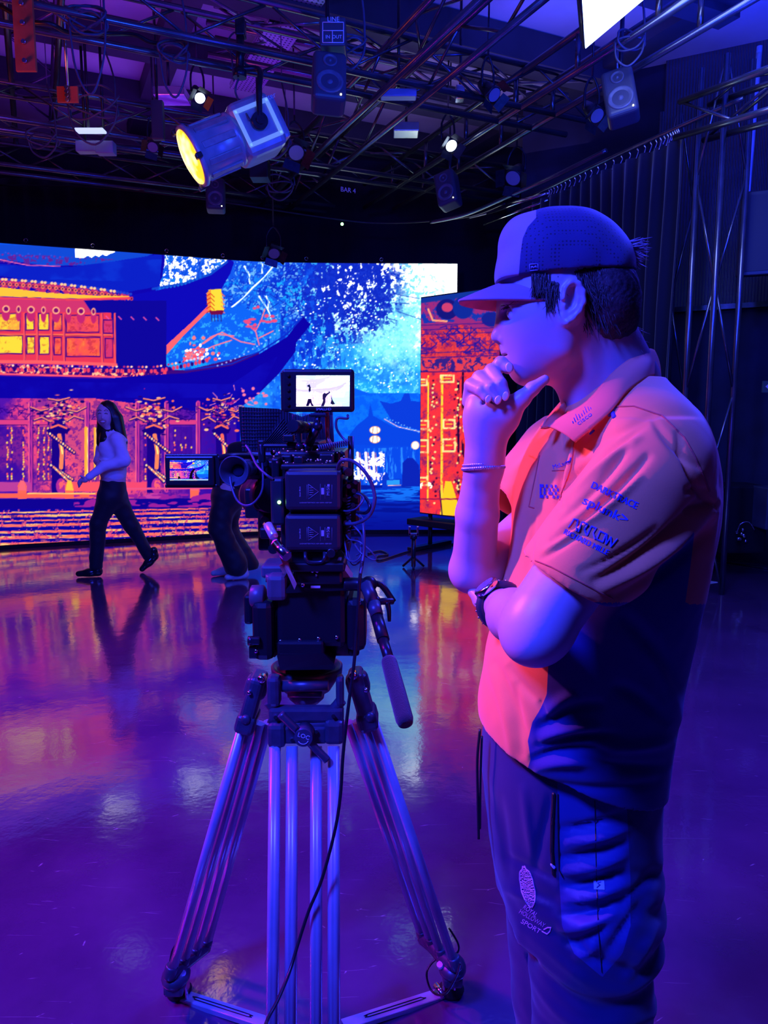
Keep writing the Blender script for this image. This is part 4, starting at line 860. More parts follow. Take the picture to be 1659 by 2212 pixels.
for k, (a, b, l) in enumerate((((1045,485),(1185,432),'upper of the three bright thin rails low beside the rear curtain'), ((1052,462),(1180,418),'middle of the three bright thin rails low beside the rear curtain'), ((1062,448),(1186,447-30),'lowest thin rail beside the rear curtain'))):
    cable([P(a[0], a[1], 8.9), P(b[0], b[1], 8.1)], .012, ['bright thin slanted rail directly above the cap', 'fainter slanted rail behind the brightest one', 'short steep rail crossing the other two'][k], 'steel_rail', STEEL, 'rail', 'thin steel rails beside the rear curtain')
cable([P(251,410,8.4), P(250,60,8.4)], .006, 'thin vertical suspension wire far left', 'suspension_wire', STEEL, 'wire') if False else None
# safety light spot: tiny green lamp over the screen
mb = MB(); mb.ball(P(739,484,9.1), .018, 12); setp(mb.build('status_light', mat('green_status_glow', (.1,.2,.1), .5, emit=(.3,1,.3), estr=5)), 'tiny green status light above the middle of the curved screen', 'indicator light')
# ------------------------------------------------------------------ truss towers at the right
def tower(px, Y, w_, h, label, top=4.25):
    b = PZ(px, 1200, 0); c = P(px, 650, Y); c.z = 0
    return truss(Vector((c.x, c.y, 0)), Vector((c.x, c.y, top)), w_, w_, label, 'upright truss towers', bay=.8, r=.024, rb=.012, side=Vector((.93,.36,0)).normalized(), name='truss_tower', sparse=True)
tower(1517, 6.35, .26, .26, 'upright truss tower nearest the right edge, in front of the ribbed wall')
tower(1432, 7.2, .22, .22, 'slimmer upright truss tower standing behind the first, beside the curtain')
truss(P(1490,300,6.35), P(1790,215,4.9), .26, .26, 'short level truss running to the right from the tower heads', bay=.55)
# pipe on the wall, dark monitor, exit sign, stage box
mb = MB(); mb.cyl(P(1641,100,6.6), P(1596,650,6.6), .022); setp(mb.build('conduit_pipe', mat('pale_blue_conduit', (.5,.6,.8), .4, noise=(8,.1))), 'pale blue upright pipe behind the dark wall screen', 'pipe')
t = root('wall_screen', P(1650, 505, 6.3), 'large dark television hanging at the right edge below the truss', 'television')
mb = MB(); a, b = P(1592,415,6.3), P(1592,598,6.3); mb.box(((a.x+.62), 6.32-.25, (a.z+b.z)/2), (1.26,.07,abs(a.z-b.z)), Matrix.Rotation(-.42, 3, 'Z'), .01); mb.build('screen_housing', BLACK, t)
mb = MB(); mb.box(((a.x+.62)-.015, 6.32-.25-.037, (a.z+b.z)/2), (1.18,.004,abs(a.z-b.z)-.07), Matrix.Rotation(-.42, 3, 'Z')); mb.build('screen_glass', mat('dark_glass', (.01,.01,.02), .6, noise=(3,.1)), t)
mb = MB(); mb.cyl((a.x+.62, 6.12, a.z), (a.x+.62, 6.12, 4.3), .025); mb.build('hanging_pole', BLACKM, t)
GRN = mat('green_sign_backlight', (.02,.03,.06), .5, emit=(.004,.01,.05), estr=.6)
t = root('exit_sign', P(1668, 833, 6.7), 'small dim running-way arrow sign at the right edge of the dark wall', 'sign')
mb = MB(); pbox(mb, 1649, 823, 1690, 848, 6.7, .03, .003); mb.build('sign_case', GRN, t)
mb = MB(); o_ = Vector((0,-.003,0)); mb.prism([P(1653,835,6.7)+o_, P(1661,828,6.7)+o_, P(1661,842,6.7)+o_], (0,-.002,0)); mb.prism([P(1661,833,6.7)+o_, P(1680,833,6.7)+o_, P(1680,838,6.7)+o_, P(1661,838,6.7)+o_], (0,-.002,0)); mb.build('arrow', mat('dim_sign_arrow', (.2,.2,.4), .5, emit=(.05,.05,.5), estr=.6), t)
t = root('equipment_crate', PZ(1600, 1196, 0), 'dark equipment crate on the floor by the wall at the right, with shiny fittings', 'crate')
mb = MB(); pbox(mb, 1560, 1050, 1659, 1196, 6.85, .45, .02); mb.build('crate_body', BLACK, t)
mb = MB()
for k in range(9): mb.ball(P(1598+random.uniform(-8,18), 1150+random.uniform(-8,30), 6.82), .016, 8)
mb.tube([P(1592,1150,6.8), P(1600,1132,6.78), P(1618,1128,6.78), P(1630,1145,6.8)], .006, 6); mb.build('fitting', STEEL, t)
mb = MB(); pbox(mb, 1656, 1055, 1700, 1145, 6.6, .3, .01); setp(mb.build('storage_box', mat('mid_grey_box_paint', (.05,.05,.08), .4, noise=(8,.2))), 'grey storage box cut by the right edge beside the crate', 'box')
mb = MB(); q = [PZ(1520,1263,.001), PZ(1527,1254,.001), PZ(1555,1258,.001), PZ(1530,1262,.001)]; mb.prism(q, (0,0,.0015)); setp(mb.build('floor_tape', mat('white_floor_tape', (.7,.7,.8), .5, noise=(50,.1))), 'small white arrow of tape on the floor behind the standing person', 'tape')
cable([PZ(1430,1198,.008), PZ(1530,1208,.008), PZ(1659,1229,.008)], .008, 'thin cable lying along the foot of the dark wall at the right')
# stand and cable by the small screen
t = root('mini_stand', PZ(893, 1228, 0), 'stubby black floor stand with a clamp head in front of the narrow screen', 'stand'); c = t.location.copy()
mb = MB(); mb.cyl(c+Vector((0,0,.02)), c+Vector((0,0,.3)), .022); mb.cyl(c+Vector((0,0,.3)), c+Vector((0,0,.34)), .035); mb.build('post', BLACKM, t)
mb = MB(); mb.box(c+Vector((-.04,0,.38)), (.02,.05,.09), bev=.004); mb.box(c+Vector((.04,0,.38)), (.02,.05,.09), bev=.004); mb.box(c+Vector((0,0,.345)), (.1,.05,.02)); mb.build('clamp', STEEL, t)
for k in range(3): an = k*2.09+.5; mb = MB(); mb.tube([c+Vector((0,0,.12)), c+Vector((math.cos(an)*.12, math.sin(an)*.12, .012))], .012, 8); mb.build('leg', BLACKM, t)
cable([PZ(795,1196,.01), PZ(822,1190,.01), PZ(838,1198,.01), PZ(815,1202,.01), PZ(822,1210,.01), PZ(880,1192,.01), PZ(940,1180,.01), PZ(1010,1172,.01), PZ(1060,1165,.01)], .009, 'black cable snaking over the floor below the narrow screen')
# ================================================================== TRIPOD AND FLUID HEAD
TY = 1.62                                   # centre line of the tripod
tri = root('camera_tripod', P(662, 1470, TY)*1.0, 'heavy two-stage camera tripod with paired silver tubes carrying the cinema camera', 'tripod'); tri.location.z = 0
bowl = P(663, 1447, TY)
mb = MB(); up3 = Vector((0,0,1)); rb_ = 74*mpp(TY)
mb.lathe(bowl+up3*-.05, bowl+up3, [(0,.035),(.006,rb_*.72),(.03,rb_*.92),(.042,rb_*1.06),(.060,rb_*1.08),(.063,rb_*.98),(.055,rb_*.9)], 48); mb.build('bowl_ring', CAST, tri)
mb = MB(); mb.cyl(P(660,1490,TY), P(660,1540,TY), .02); mb.lathe(P(662,1515,TY), P(662,1460,TY), [(0,.03),(.01,.04),(.05,.045)], 28); mb.build('levelling_bolt', CAST, tri)
mb = MB(); mb.cyl(P(609,1482,TY-.09), P(709,1480,TY-.09), .0125, n=24); mb.cyl(P(622,1497,TY-.06), P(696,1497,TY-.06), .010, n=20); mb.build('front_casting', CAST, tri)
# leg pods: hinge blocks
def hinge(name_, x0, y0, x1, y1, x2, y2, Y, s):
    mb = MB(); a, b = P(x0, y0, Y), P(x2, y2, Y); d = (b-a).normalized(); sd = Vector((1,0,0)); R = Matrix((d.cross(Vector((0,1,0))).normalized(), Vector((0,1,0)), -d)).transposed()
    mb.box((a+b)/2, (.036,.075,(a-b).length), R, .012, seg=3); mb.box(a+(b-a)*.25, (.052,.05,.05), R, .014, seg=3); mb.box(a+(b-a)*.9, (.046,.085,.045), R, .012, seg=3); mb.build('hinge_block', CAST, tri)
    for (px, py, r) in ((x0+s*2, y0+14, 9), (x2+s*-2, y2-8, 11), ((x0+x2)/2-s*9, (y0+y2)/2-12, 5)):
        mb = MB(); c = P(px, py, Y-.045); mb.lathe(c+Vector((0,.02,0)), c, [(0,r*mpp(Y)),(.016,r*mpp(Y)),(.02,r*mpp(Y)*.8),(.021,.002)], 20); mb.build('hinge_bolt', STEEL if r < 11 else CAST, tri)
hinge('l', 562, 1455, 0, 0, 532, 1565, TY-.0, 1); hinge('r', 765, 1448, 0, 0, 797, 1560, TY-.0, -1)
# front leg yoke and lock lever
FY = TY-.115
for (x0, x1) in ((577, 604), (727, 742)):
    mb = MB(); pbox(mb, x0-2, 1464, x1, 1530, FY, .035, .009); mb.build('front_leg_fork', CAST, tri)
mb = MB(); pts = [P(x, y, FY+.015) for x, y in ((580,1515),(600,1537),(640,1550),(680,1550),(715,1537),(738,1512))]; mb.tube(pts, .012, 10); pts = [P(x, y, FY+.015) for x, y in ((582,1548),(620,1562),(662,1564),(700,1562),(738,1548))]; mb.tube(pts, .014, 10); mb.build('front_leg_bridge', CAST, tri)
mb = MB(); pbox(mb, 576, 1566, 616, 1619, FY-.012, .045, .010); pbox(mb, 700, 1560, 742, 1612, FY-.012, .045, .010); pbox(mb, 612, 1572, 704, 1608, FY-.004, .032, .004); pbox(mb, 579, 1530, 742, 1564, FY+.0, .028, .008); mb.build('front_leg_clamp', CAST, tri)
mb = MB()
for (x, y) in ((595,1550),(720,1547),(631,1599),(683,1581)): mb.cyl(P(x,y,FY-.0), P(x,y,FY-.006-.004), .004, n=10)
mb.build('clamp_screw', STEEL, tri)
kn_ = P(656, 1591, FY-.035); lv = MB(); a, b = P(606,1542,FY-.03), P(707,1642,FY-.03); dlt = (b-a)
lv.tube([a, a+dlt*.15, a+dlt*.36, kn_+Vector((-.008,0,.008)), kn_, kn_+Vector((.008,0,-.008)), a+dlt*.68, a+dlt*.9, b], .0085, 12, res=3); lv.cyl(kn_+Vector((0,.03,0)), kn_+Vector((0,-.008,0)), .019, n=24); lvr = lv.build('lock_lever', CAST, tri)
flat_text('lever_lettering', 'LOC', .013, kn_+Vector((.001,-.0088,.004)), (1,0,-.35), (.35,0,1), WHITEP, lvr); mb = MB(); mb.tube([kn_+Vector((.011*math.cos(t), -.0088, .011*math.sin(t)-.002)) for t in np.linspace(3.6, 5.9, 7)], .0009, 5, res=2); mb.build('lever_arc', WHITEP, lvr)
# tubes: channel-sided aluminium legs
def tubeleg(a, b, r, name='leg_tube'):
    a, b = Vector(a), Vector(b); d = (b-a).normalized(); q = d.to_track_quat('Z', 'Y').to_matrix(); bm = bmesh.new(); n = 28; rings = []
    for p in (a, b):
        ring = []
        for i in range(n):
            an = 2*math.pi*i/n; k = 1-.16*max(0, math.cos(an*2-math.pi))**6 ; ring.append(bm.verts.new(p+q@Vector((math.cos(an)*r*k, math.sin(an)*r*k, 0))))
        rings.append(ring)
    for i in range(n): f = bm.faces.new((rings[0][i], rings[0][(i+1)%n], rings[1][(i+1)%n], rings[1][i])); f.smooth = True
    bm.faces.new(rings[0]); bm.faces.new(rings[1]); bmesh.ops.recalc_face_normals(bm, faces=bm.faces); me = bpy.data.meshes.new(name); bm.to_mesh(me); bm.free(); return link(name, me, ALU, tri)
for (xt, xb) in ((594, 587.5), (631, 627.5), (683, 682.5), (720.5, 721.5)):
    tubeleg(P(xt, 1612, FY), P(xb, 2300, FY-.24), .0126)
legs = {'l': [((525,1566),(375,2087)),((543,1566),(401,2068)),((562,1562),(427,2047)),((580,1560),(450,2030))], 'r': [((806,1556),(976,2068)),((789,1558),(948,2049)),((770,1558),(927,2026)),((752,1560),(908,2011))]}
for s, L in legs.items():
    ends = []
    for k, ((x0,y0),(x1,y1)) in enumerate(L):
        Yt, Yb = TY+.0+.016*k, TY+.02+.045*k+.05; tubeleg(P(x0,y0,Yt), P(x1,y1,Yb), .0118 if k in (0,3) else .0108); ends.append(P(x1,y1,Yb))
    sg = -1 if s == 'l' else 1
    mb = MB()
    for e in ends: mb.lathe(e+Vector((sg*.012,0,-.03)), e+Vector((-sg*.002,0,.02)), [(0,.015),(.004,.0165),(.03,.0165),(.034,.014)], 18)
    mb.tube([e+Vector((sg*.008,0,-.022)) for e in ends], .017, 10, res=3); mb.build('lower_clamp', CAST, tri)
    e0 = ends[0]+Vector((sg*.004,.03,-.05)); mb = MB(); mb.ball(e0, .03, 16, sc=(1.2,1.5,.8)); mb.box(e0+Vector((0,0,-.02)), (.05,.07,.03), bev=.008); mb.build('foot_lock', CAST, tri)
    mb = MB(); f0 = e0+Vector((-sg*.005,.03,-.03)); mb.box(f0+Vector((-.014,0,-.02)), (.005,.03,.06), bev=.001); mb.box(f0+Vector((.014,0,-.02)), (.005,.03,.06), bev=.001); mb.build('foot_bracket', STEEL, tri)
    # lower stage down to the floor
    e1 = ends[1]; dd = (ends[0]-P(*L[0][0], TY)).normalized(); low = e1+dd*((e1.z-.03)/-dd.z); low.y += .02
    for of in (-.03, .03): tubeleg(e1+Vector((0,of,-.02)), low+Vector((0,of*.5,0)), .008, 'lower_tube')
    mb = MB(); mb.lathe(low+Vector((0,0,-.03)), low, [(0,.03),(.012,.034),(.03,.02),(.05,.014)], 20); mb.build('rubber_foot', DARK, tri)
    # spreader arm
    a = P(384 if s == 'l' else 950, 2146, TY+.14); b = P(590 if s == 'l' else 742, 2213, TY+.02); c = Vector((bowl.x, TY-.02, min(a.z, b.z)-.02)); d = (b-a); L_ = d.length; d.normalize(); n = d.cross(up3).normalized()
    mb = MB(); R = Matrix((d, n, d.cross(n))).transposed(); mb.box((a+b)/2, (L_,.032,.004), R, .001); mb.box((a+b)/2+n*.016+up3*-.005, (L_,.002,.012), R); mb.box((a+b)/2-n*.016+up3*-.005, (L_,.002,.012), R); ar = mb.build('spreader_arm', ALU, tri)
    mb = MB(); m0 = a+d*L_*.2; m1 = a+d*L_*.75; mb.tube([m0+up3*.003+n*.004, m1+up3*.003+n*.004, m1+up3*.003+d*.004, m1+up3*.003-n*.004, m0+up3*.003-n*.004, m0+up3*.003-d*.004, m0+up3*.003+n*.004], .0012, 6, res=2); mb.build('slot_edge', BLACKM, ar)
    mb = MB(); mb.cyl(a+up3*.01+d*.012, a-up3*.03+d*.012, .005); mb.cyl(a+up3*.008+n*.02, a+up3*.008-n*.02, .009); mb.build('spreader_bolt', STEEL, ar)
    if s == 'r': mb = MB(); mb.tube([P(970,2005,TY+.1), P(990,2040,TY+.1), P(985,2060,TY+.12), P(945,2070,TY+.14), P(922,2100,TY+.12), P(932,2140,TY+.1), P(960,2148,TY+.06), P(985,2110,TY+.05), P(994,2080,TY+.03)], .0028, 6); mb.build('bungee_cord', CABLE, tri)
    else: mb = MB(); mb.tube([P(385,2035,TY+.1), P(372,2055,TY+.1), P(366,2090,TY+.08)], .003, 6); mb.build('bungee_cord', CABLE, tri)
mb = MB(); cc = Vector((bowl.x, TY-.03, b.z-.005)); mb.lathe(cc+up3*-.02, cc+up3, [(0,.05),(.01,.06),(.02,.06),(.025,.04)], 24); mb.build('spreader_hub', CAST, tri)
fr = P(655, 2300, FY-.24)
for ox in (-.05, .05): tubeleg(Vector((fr.x+ox, fr.y, fr.z+.02)), Vector((fr.x+ox*.6, fr.y-.08, .03)), .008, 'lower_tube')
mb = MB(); mb.box((fr.x, fr.y, fr.z), (.16,.045,.05), bev=.01); mb.build('lower_clamp', CAST, tri)
mb = MB(); mb.lathe((fr.x, fr.y-.08, 0), (fr.x, fr.y-.08, 1), [(0,.04),(.012,.045),(.035,.03)], 20); mb.build('rubber_foot', DARK, tri)
# ------------------------------------------------------------------ fluid head
HY = 1.50
head = root('fluid_head', P(662, 1440, TY), 'black fluid pan head between the tripod bowl and the camera', 'tripod head')
mb = MB(); pbox(mb, 597, 1262, 748, 1400, HY, .17, .012); mb.build('head_core', BLACK, head)
mb = MB(); c0, c1_ = P(556,1345,HY+.09), P(775,1345,HY+.09); mb.lathe(c0, c1_, [(0,.055),(.006,.072),(.04,.075),(.05,.064),(.16,.064),(.17,.072),((c1_-c0).length-.004,.072),((c1_-c0).length,.055)], 40); mb.build('tilt_drum', BLACK, head)
mb = MB(); pbox(mb, 543, 1300, 590, 1430, HY, .13, .014); mb.build('left_cheek', BLACK, head)
mb = MB(); pbox(mb, 747, 1294, 790, 1410, HY, .13, .014); pbox(mb, 752, 1400, 776, 1419, HY+.02, .09, .006); mb.build('right_cheek', BLACK, head)
DRUMP = mat('dark_grey_plastic', (.09,.09,.11), .4, 0, .5, noise=(30,.15))  # plain dark grey plastic for dial and lock housing
mb = MB(); c = P(556,1286,HY-.005); mb.lathe(P(541,1288,HY+.03), P(575,1288,HY+.03), [(0,.018),(.003,.0235),(.028,.0245),(.031,.02)], 28); mb.build('drag_dial', DRUMP, head)
mb = MB(); pbox(mb, 526, 1286, 545, 1350, HY+.03, .05, .006); mb.build('brake_lever', BLACK, head)
mb = MB(); mb.cyl(P(536,1384,HY+.0), P(548,1384,HY+.0), .010, n=18); mb.box(P(552,1384,HY-.004), (.02,.012,.016), bev=.003); pbox(mb, 537, 1396, 556, 1424, HY+.0, .03, .003); mb.build('pan_brake', BLACKM, head)
mb = MB()
for (x,y) in ((553,1382),(553,1407),(606,1386),(647,1383),(688,1380),(727,1377),(776,1303)): mb.ball(P(x,y,HY-.004), .0042, 10, sc=(1,.5,1))
mb.build('head_screw', STEEL, head)
mb = MB(); pbox(mb, 598, 1386, 700, 1418, HY-.012, .10, .006); mb.prism([P(598,1416,HY-.012), P(700,1412,HY-.012), P(722,1434,HY+.0), P(720,1446,HY+.0), P(605,1448,HY+.0)], (0,.1,0)); mb.build('lower_housing', BLACK, head)
mb = MB(); mb.lathe(bowl+up3*-.01, bowl+up3*1, [(0,rb_*.80),(.006,rb_*.86),(.016,rb_*.86),(.02,rb_*.7),(.05,rb_*.62)], 44); mb.build('base_disc', BLACK, head)
# top plate and wedge
mb = MB(); pbox(mb, 636, 1234, 740, 1264, HY-.02, .2, .006); mb.prism([P(628,1262,HY-.01), P(636,1232,HY-.01), P(728,1232,HY-.01), P(752,1275,HY-.01), P(610,1282,HY-.01)], (0,.18,0)); mb.build('sliding_plate', BLACK, head)
mb = MB(); pbox(mb, 563, 1222, 612, 1250, HY+.02, .09, .006); pbox(mb, 575, 1243, 618, 1300, HY-.015, .09, .01); mb.cyl(P(588,1241,HY+.01), P(588,1256,HY+.01), .014, n=20); mb.build('plate_lock_housing', DRUMP, head)
mb = MB()
for (x,y,r) in ((675,1233,5),(685,1233,5),(683,1243,2.5),(654,1264,5)): mb.ball(P(x,y,HY-.024), r*mpp(HY)*.9, 12, sc=(1,.5,1))
mb.build('plate_screw', STEEL, head)
mb = MB(); pbox(mb, 671, 1266, 692, 1271, HY-.022, .004, .001); mb.build('level_window', WHITEP, head)
mb = MB(); mb.prism([P(725,1222,HY), P(738,1222,HY), P(760,1252,HY), P(758,1272,HY), P(733,1258,HY)], (0,.06,0)); pbox(mb, 728, 1210, 737, 1232, HY-.01, .04, .003); mb.build('plate_wedge', GREYP, head)
# flat bar hanging at the left of the plate
mb = MB(); q = [P(605,1205,HY-.03), P(616,1205,HY-.03), P(641,1262,HY-.05), P(636,1274,HY-.05)]; mb.prism(q, (0,.004,0)); mb.prism([P(603,1222,HY-.035), P(622,1214,HY-.035), P(628,1232,HY-.035), P(612,1240,HY-.035)], (0,.012,0)); mb.build('release_tab', mat('copper_red_tab', (.5,.22,.2), .4, .4, noise=(12,.1)), head)  # copper-red metal tab
# pan arm with foam grip
pan = root('pan_handle', P(800, 1300, HY), 'telescopic pan handle with a thick foam grip slanting down at the right', 'pan handle')
mb = MB(); mb.tube([P(742,1262,HY), P(775,1262,HY), P(792,1268,HY-.01), P(806,1300,HY-.03)], .014, 12); mb.ball(P(797,1262,HY-.01), .017, 16); mb.build('handle_bracket', BLACK, pan)
mb = MB(); mb.cyl(P(790,1262,HY-.02), P(806,1303,HY-.05), .0125, n=20); mb.cyl(P(806,1305,HY-.05), P(815,1330,HY-.07), .015, .0125, n=20); mb.build('handle_sleeve', mat('dark_grey_sleeve', (.06,.06,.09), .4, .2, noise=(20,.1)), pan)
mb = MB(); mb.cyl(P(812,1325,HY-.06), P(828,1383,HY-.12), .0125, n=22); mb.cyl(P(826,1378,HY-.115), P(842,1430,HY-.17), .0100, n=22); mb.build('telescopic_tube', STEEL if False else BLACKM, pan)
mb = MB(); a, b = P(839,1424,HY-.165), P(877,1566,HY-.30); L_ = (b-a).length; mb.lathe(a, b, [(0,.0105),(.002,.0135),(.01,.0148),(L_*.5,.0155),(L_-.012,.0155),(L_-.003,.013),(L_,.008)], 28); mb.build('foam_grip', mat('black_foam', (.035,.035,.05), .95, 0, .2, sheen=.3, bump=(500,.8,.002)), pan)
mb = MB(); mb.tube([P(800,1265,HY), P(823,1263,HY), P(850,1300,HY)], .0065, 10, res=3); mb.tube([P(813,1300,HY-.03), P(830,1299,HY-.03), P(848,1299,HY-.02)], .007, 10); mb.tube([P(836,1300,HY-.03), P(840,1318,HY-.03), P(841,1342,HY-.03)], .006, 10, res=4, r_end=.0035); mb.ball(P(808,1302,HY-.03), .016, 14); mb.build('rosette_lever', BLACK, pan)
# ================================================================== CINEMA CAMERA
CY = 1.47
cam_r = root('cinema_camera', P(670, 1210, CY+.1), 'black cinema camera seen from behind, stacked with two batteries and cables', 'camera')
BATT = mat('battery_case_plastic', (.02,.02,.03), .42, 0, .5, bump=(260,.15,.0004)); PRINT = mat('dim_grey_print', (.42,.42,.5), .5, noise=(60,.15))
def battery(y0, y1):
    mb = MB(); pbox(mb, 615, y0, 737, y1, CY, .07, .008); pbox(mb, 622, y0-5, 730, y1+5, CY+.02, .05, .006); b = mb.build('battery', BATT, cam_r); f = CY-.0008; k = (y1-y0)/86
    Yv = lambda v: y0+(v-1017)*k
    flat_text('battery_lettering', 'M150', .0085, P(709,Yv(1060),f), (0,0,1), (-1,0,0), PRINT, b, .0002); flat_text('battery_lettering', 'Smart Block', .0042, P(648,Yv(1062),f), (0,0,1), (-1,0,0), PRINT, b, .0002)
    flat_text('battery_lettering', 'LI-ION BATTERY PACK 14.8V 150Wh  KEEP DRY', .003, P(682,Yv(1086),f), (1,0,0), (0,0,1), PRINT, b, .0002, width=70*mpp(CY))
    mb = MB(); tr_ = [P(666,Yv(1046),f), P(688,Yv(1062),f), P(666,Yv(1078),f)]
    for i in range(3): mb.cyl(tr_[i], tr_[(i+1)%3], .0003, n=5)
    for j in range(4): mb.cyl(P(668,Yv(1054+j*5),f), P(678-abs(j-1.5)*2,Yv(1054+j*5),f), .0004, n=5)
    for (x0,yA,x1,yB) in ((692,1045,692,1080),(702,1047,702,1078),(717,1047,717,1078),(663,1047,663,1078)): mb.cyl(P(x0,Yv(yA),f), P(x1,Yv(yB),f), .0002, n=5)
    mb.build('printed_lines', PRINT, b)
    mb = MB(); pbox(mb, 694, Yv(1054), 700, Yv(1068), f, .0004); pbox(mb, 707, Yv(1046), 712, Yv(1050), f, .0004); mb.build('printed_mark', PRINT, b); return b
battery(1017, 1103); battery(1112, 1190)
mb = MB(); pbox(mb, 604, 1003, 740, 1192, CY+.07, .26, .01); pbox(mb, 606, 1003, 736, 1016, CY+.03, .2, .004); mb.build('camera_body', BLACK, cam_r)
mb = MB(); pbox(mb, 584, 1033, 614, 1136, CY+.02, .06, .006); mb.build('side_receiver', BATT, cam_r)
mb = MB(); mb.ball(P(603,1085,CY+.018), .0038, 10); mb.build('status_light', mat('green_status_glow'), cam_r)
mb = MB(); pbox(mb, 628, 1190, 712, 1236, CY+.02, .24, .006); pbox(mb, 616, 1216, 745, 1236, CY+.0, .3, .004); mb.build('base_plate', BLACK, cam_r)
mb = MB(); mb.tube([P(660,1192,CY+.01), P(660,1205,CY), P(667,1214,CY), P(694,1214,CY), P(701,1205,CY), P(701,1192,CY+.01)], .0042, 10, res=4); mb.build('carry_loop', BLACKM, cam_r)
mb = MB(); mb.cyl(P(596,1175,CY-.03), P(620,1203,CY-.06), .010, n=20); mb.cyl(P(596,1175,CY-.03), P(560,1100,CY+.5), .0085, n=18); mb.cyl(P(715,1196,CY-.01), P(712,1160,CY+.5), .0085, n=18); mb.build('support_rod', STEEL, cam_r)
mb = MB(); a, b = P(578,1133,CY+.02), P(592,1160,CY-.01); mb.lathe(a, b, [(0,.006),(.003,.0095),((b-a).length-.002,.0095),((b-a).length,.008)], 20); mb.build('rod_end', mat('pale_rod_cap', (.75,.7,.75), .3, .5, noise=(10,.1)), cam_r)
mb = MB(); pbox(mb, 582, 1160, 600, 1195, CY-.01, .04, .006); mb.cyl(P(590,1186,CY-.02), P(590,1186,CY-.03), .010, n=18); mb.build('rod_clamp', BLACKM, cam_r)
# top: handle, cheese plate, small blocks
mb = MB(); pbox(mb, 600, 975, 745, 1000, CY+.12, .2, .006); pbox(mb, 556, 959, 645, 968, CY+.2, .03, .004); pbox(mb, 557, 951, 571, 1000, CY+.2, .02, .003); pbox(mb, 611, 939, 634, 955, CY+.18, .03, .003); pbox(mb, 640, 930, 650, 960, CY+.18, .025, .003); pbox(mb, 660, 960, 716, 976, CY+.16, .1, .006); pbox(mb, 618, 955, 690, 966, CY+.2, .2, .004); mb.build('top_handle', BLACK, cam_r)
for b_ in ((607,983,630,1002,.09,.04),(634,985,656,1004,.06,.05),(690,980,722,1003,.08,.05),(722,975,735,1003,.1,.05),(586,990,603,1034,.06,.05)):
    mb = MB(); pbox(mb, *b_[:4], CY+b_[4], b_[5], .004); mb.build('accessory_block', BLACK, cam_r)
mb = MB()
rr = random.Random(5)
for k in range(46):
    x, y = rr.uniform(590,745), rr.uniform(968,1002); mb.ball(P(x,y,CY+.05+rr.uniform(0,.05)), rr.uniform(.0014,.0032), 8)
mb.build('small_screws', STEEL, cam_r)
mb = MB(); mb.cyl(P(672,923,CY+.18), P(652,923,CY+.12), .0125, n=24); mb.cyl(P(656,923,CY+.13), P(632,920,CY+.06), .0128, .0125, n=24); 
for k in range(4): mb.lathe(P(650-k*5,922.5,CY+.11-k*.012), P(640-k*5,921,CY+.09-k*.012), [(0,.0128),(.001,.0138),(.004,.0138),(.005,.0128)], 24)
mb.build('focus_motor', BLACKM, cam_r)
mb = MB(); mb.cyl(P(758,1054,CY+.1), P(758,942,CY+.1), .0062, n=16); mb.cyl(P(730,1012,CY+.14), P(753,1020,CY+.02), .0085, n=18); pbox(mb, 749, 1040, 778, 1090, CY+.06, .05, .005); mb.build('side_post', BLACKM, cam_r)
mb = MB(); pbox(mb, 738, 1035, 752, 1195, CY+.06, .12, .005); pbox(mb, 745, 1090, 775, 1135, CY+.05, .07, .006); mb.build('connector_panel', BLACK, cam_r)
mb = MB()
for k in range(14): x, y = 740+rr.uniform(0,30), 1040+k*10; mb.cyl(P(x,y,CY+.05), P(x+rr.uniform(2,10),y+rr.uniform(-4,4),CY+.02), .0045, n=12)
mb.build('cable_plug', BLACKM, cam_r)
# left side clutter: lens, follow focus, brackets
mb = MB(); a = P(566,1075,CY+.5); b = P(575,1075,CY+.25); mb.lathe(P(560,1070,CY+.62), P(590,1070,CY+.2), [(0,.05),(.01,.058),(.09,.058),(.1,.05),(.2,.05),(.21,.045),(.4,.04)], 36); mb.build('lens_barrel', BLACK, cam_r)
for b_ in ((548,995,600,1030,.3,.1),(556,1035,590,1190,.32,.06),(520,1010,560,1026,.28,.04),(528,1055,575,1120,.36,.06),(560,1140,585,1165,.1,.06)):
    mb = MB(); pbox(mb, *b_[:4], CY+b_[4], b_[5], .005); mb.build('lens_bracket', BLACK, cam_r)
mb = MB()
for (x,y,r) in ((574,1000,.008),(590,978,.006),(565,985,.006),(580,1015,.007),(560,1090,.012),(572,1125,.010),(585,1020,.005)): mb.cyl(P(x,y,CY+.26), P(x,y,CY+.24), r, n=18)
mb.build('focus_knob', BLACKM, cam_r)
# matte box with striped flag
FLAG = mat('ribbed_flag_fabric', (.03,.03,.05), .55, 0, .5); nt = FLAG.node_tree; tc = nt.nodes.new('ShaderNodeTexCoord'); wv = nt.nodes.new('ShaderNodeTexWave'); wv.inputs['Scale'].default_value = 42; wv.bands_direction = 'X'; bp = nt.nodes.new('ShaderNodeBump'); bp.inputs['Distance'].default_value = .004; nt.links.new(tc.outputs['Object'], wv.inputs['Vector']); nt.links.new(wv.outputs['Fac'], bp.inputs['Height']); nt.links.new(bp.outputs['Normal'], nt.nodes['Principled BSDF'].inputs['Normal'])
MY = 2.05
mb = MB(); mb.prism([P(515,879,MY), P(600,883,MY), P(652,900,MY), P(700,884,MY), P(718,888,MY), P(722,975,MY), P(522,975,MY)], (0,.012,0)); fl = mb.build('matte_box_flag', FLAG, cam_r)
mb = MB()
for k in range(26): mb.cyl(P(632+k*3.4,893+abs(k-6)*.2,MY-.002), P(640+k*3.2,968,MY-.002), .0012, n=5)
for k in range(11): mb.cyl(P(522,890+k*7.5,MY-.002), P(606-k*4,891+k*7.5,MY-.002), .0008, n=5)
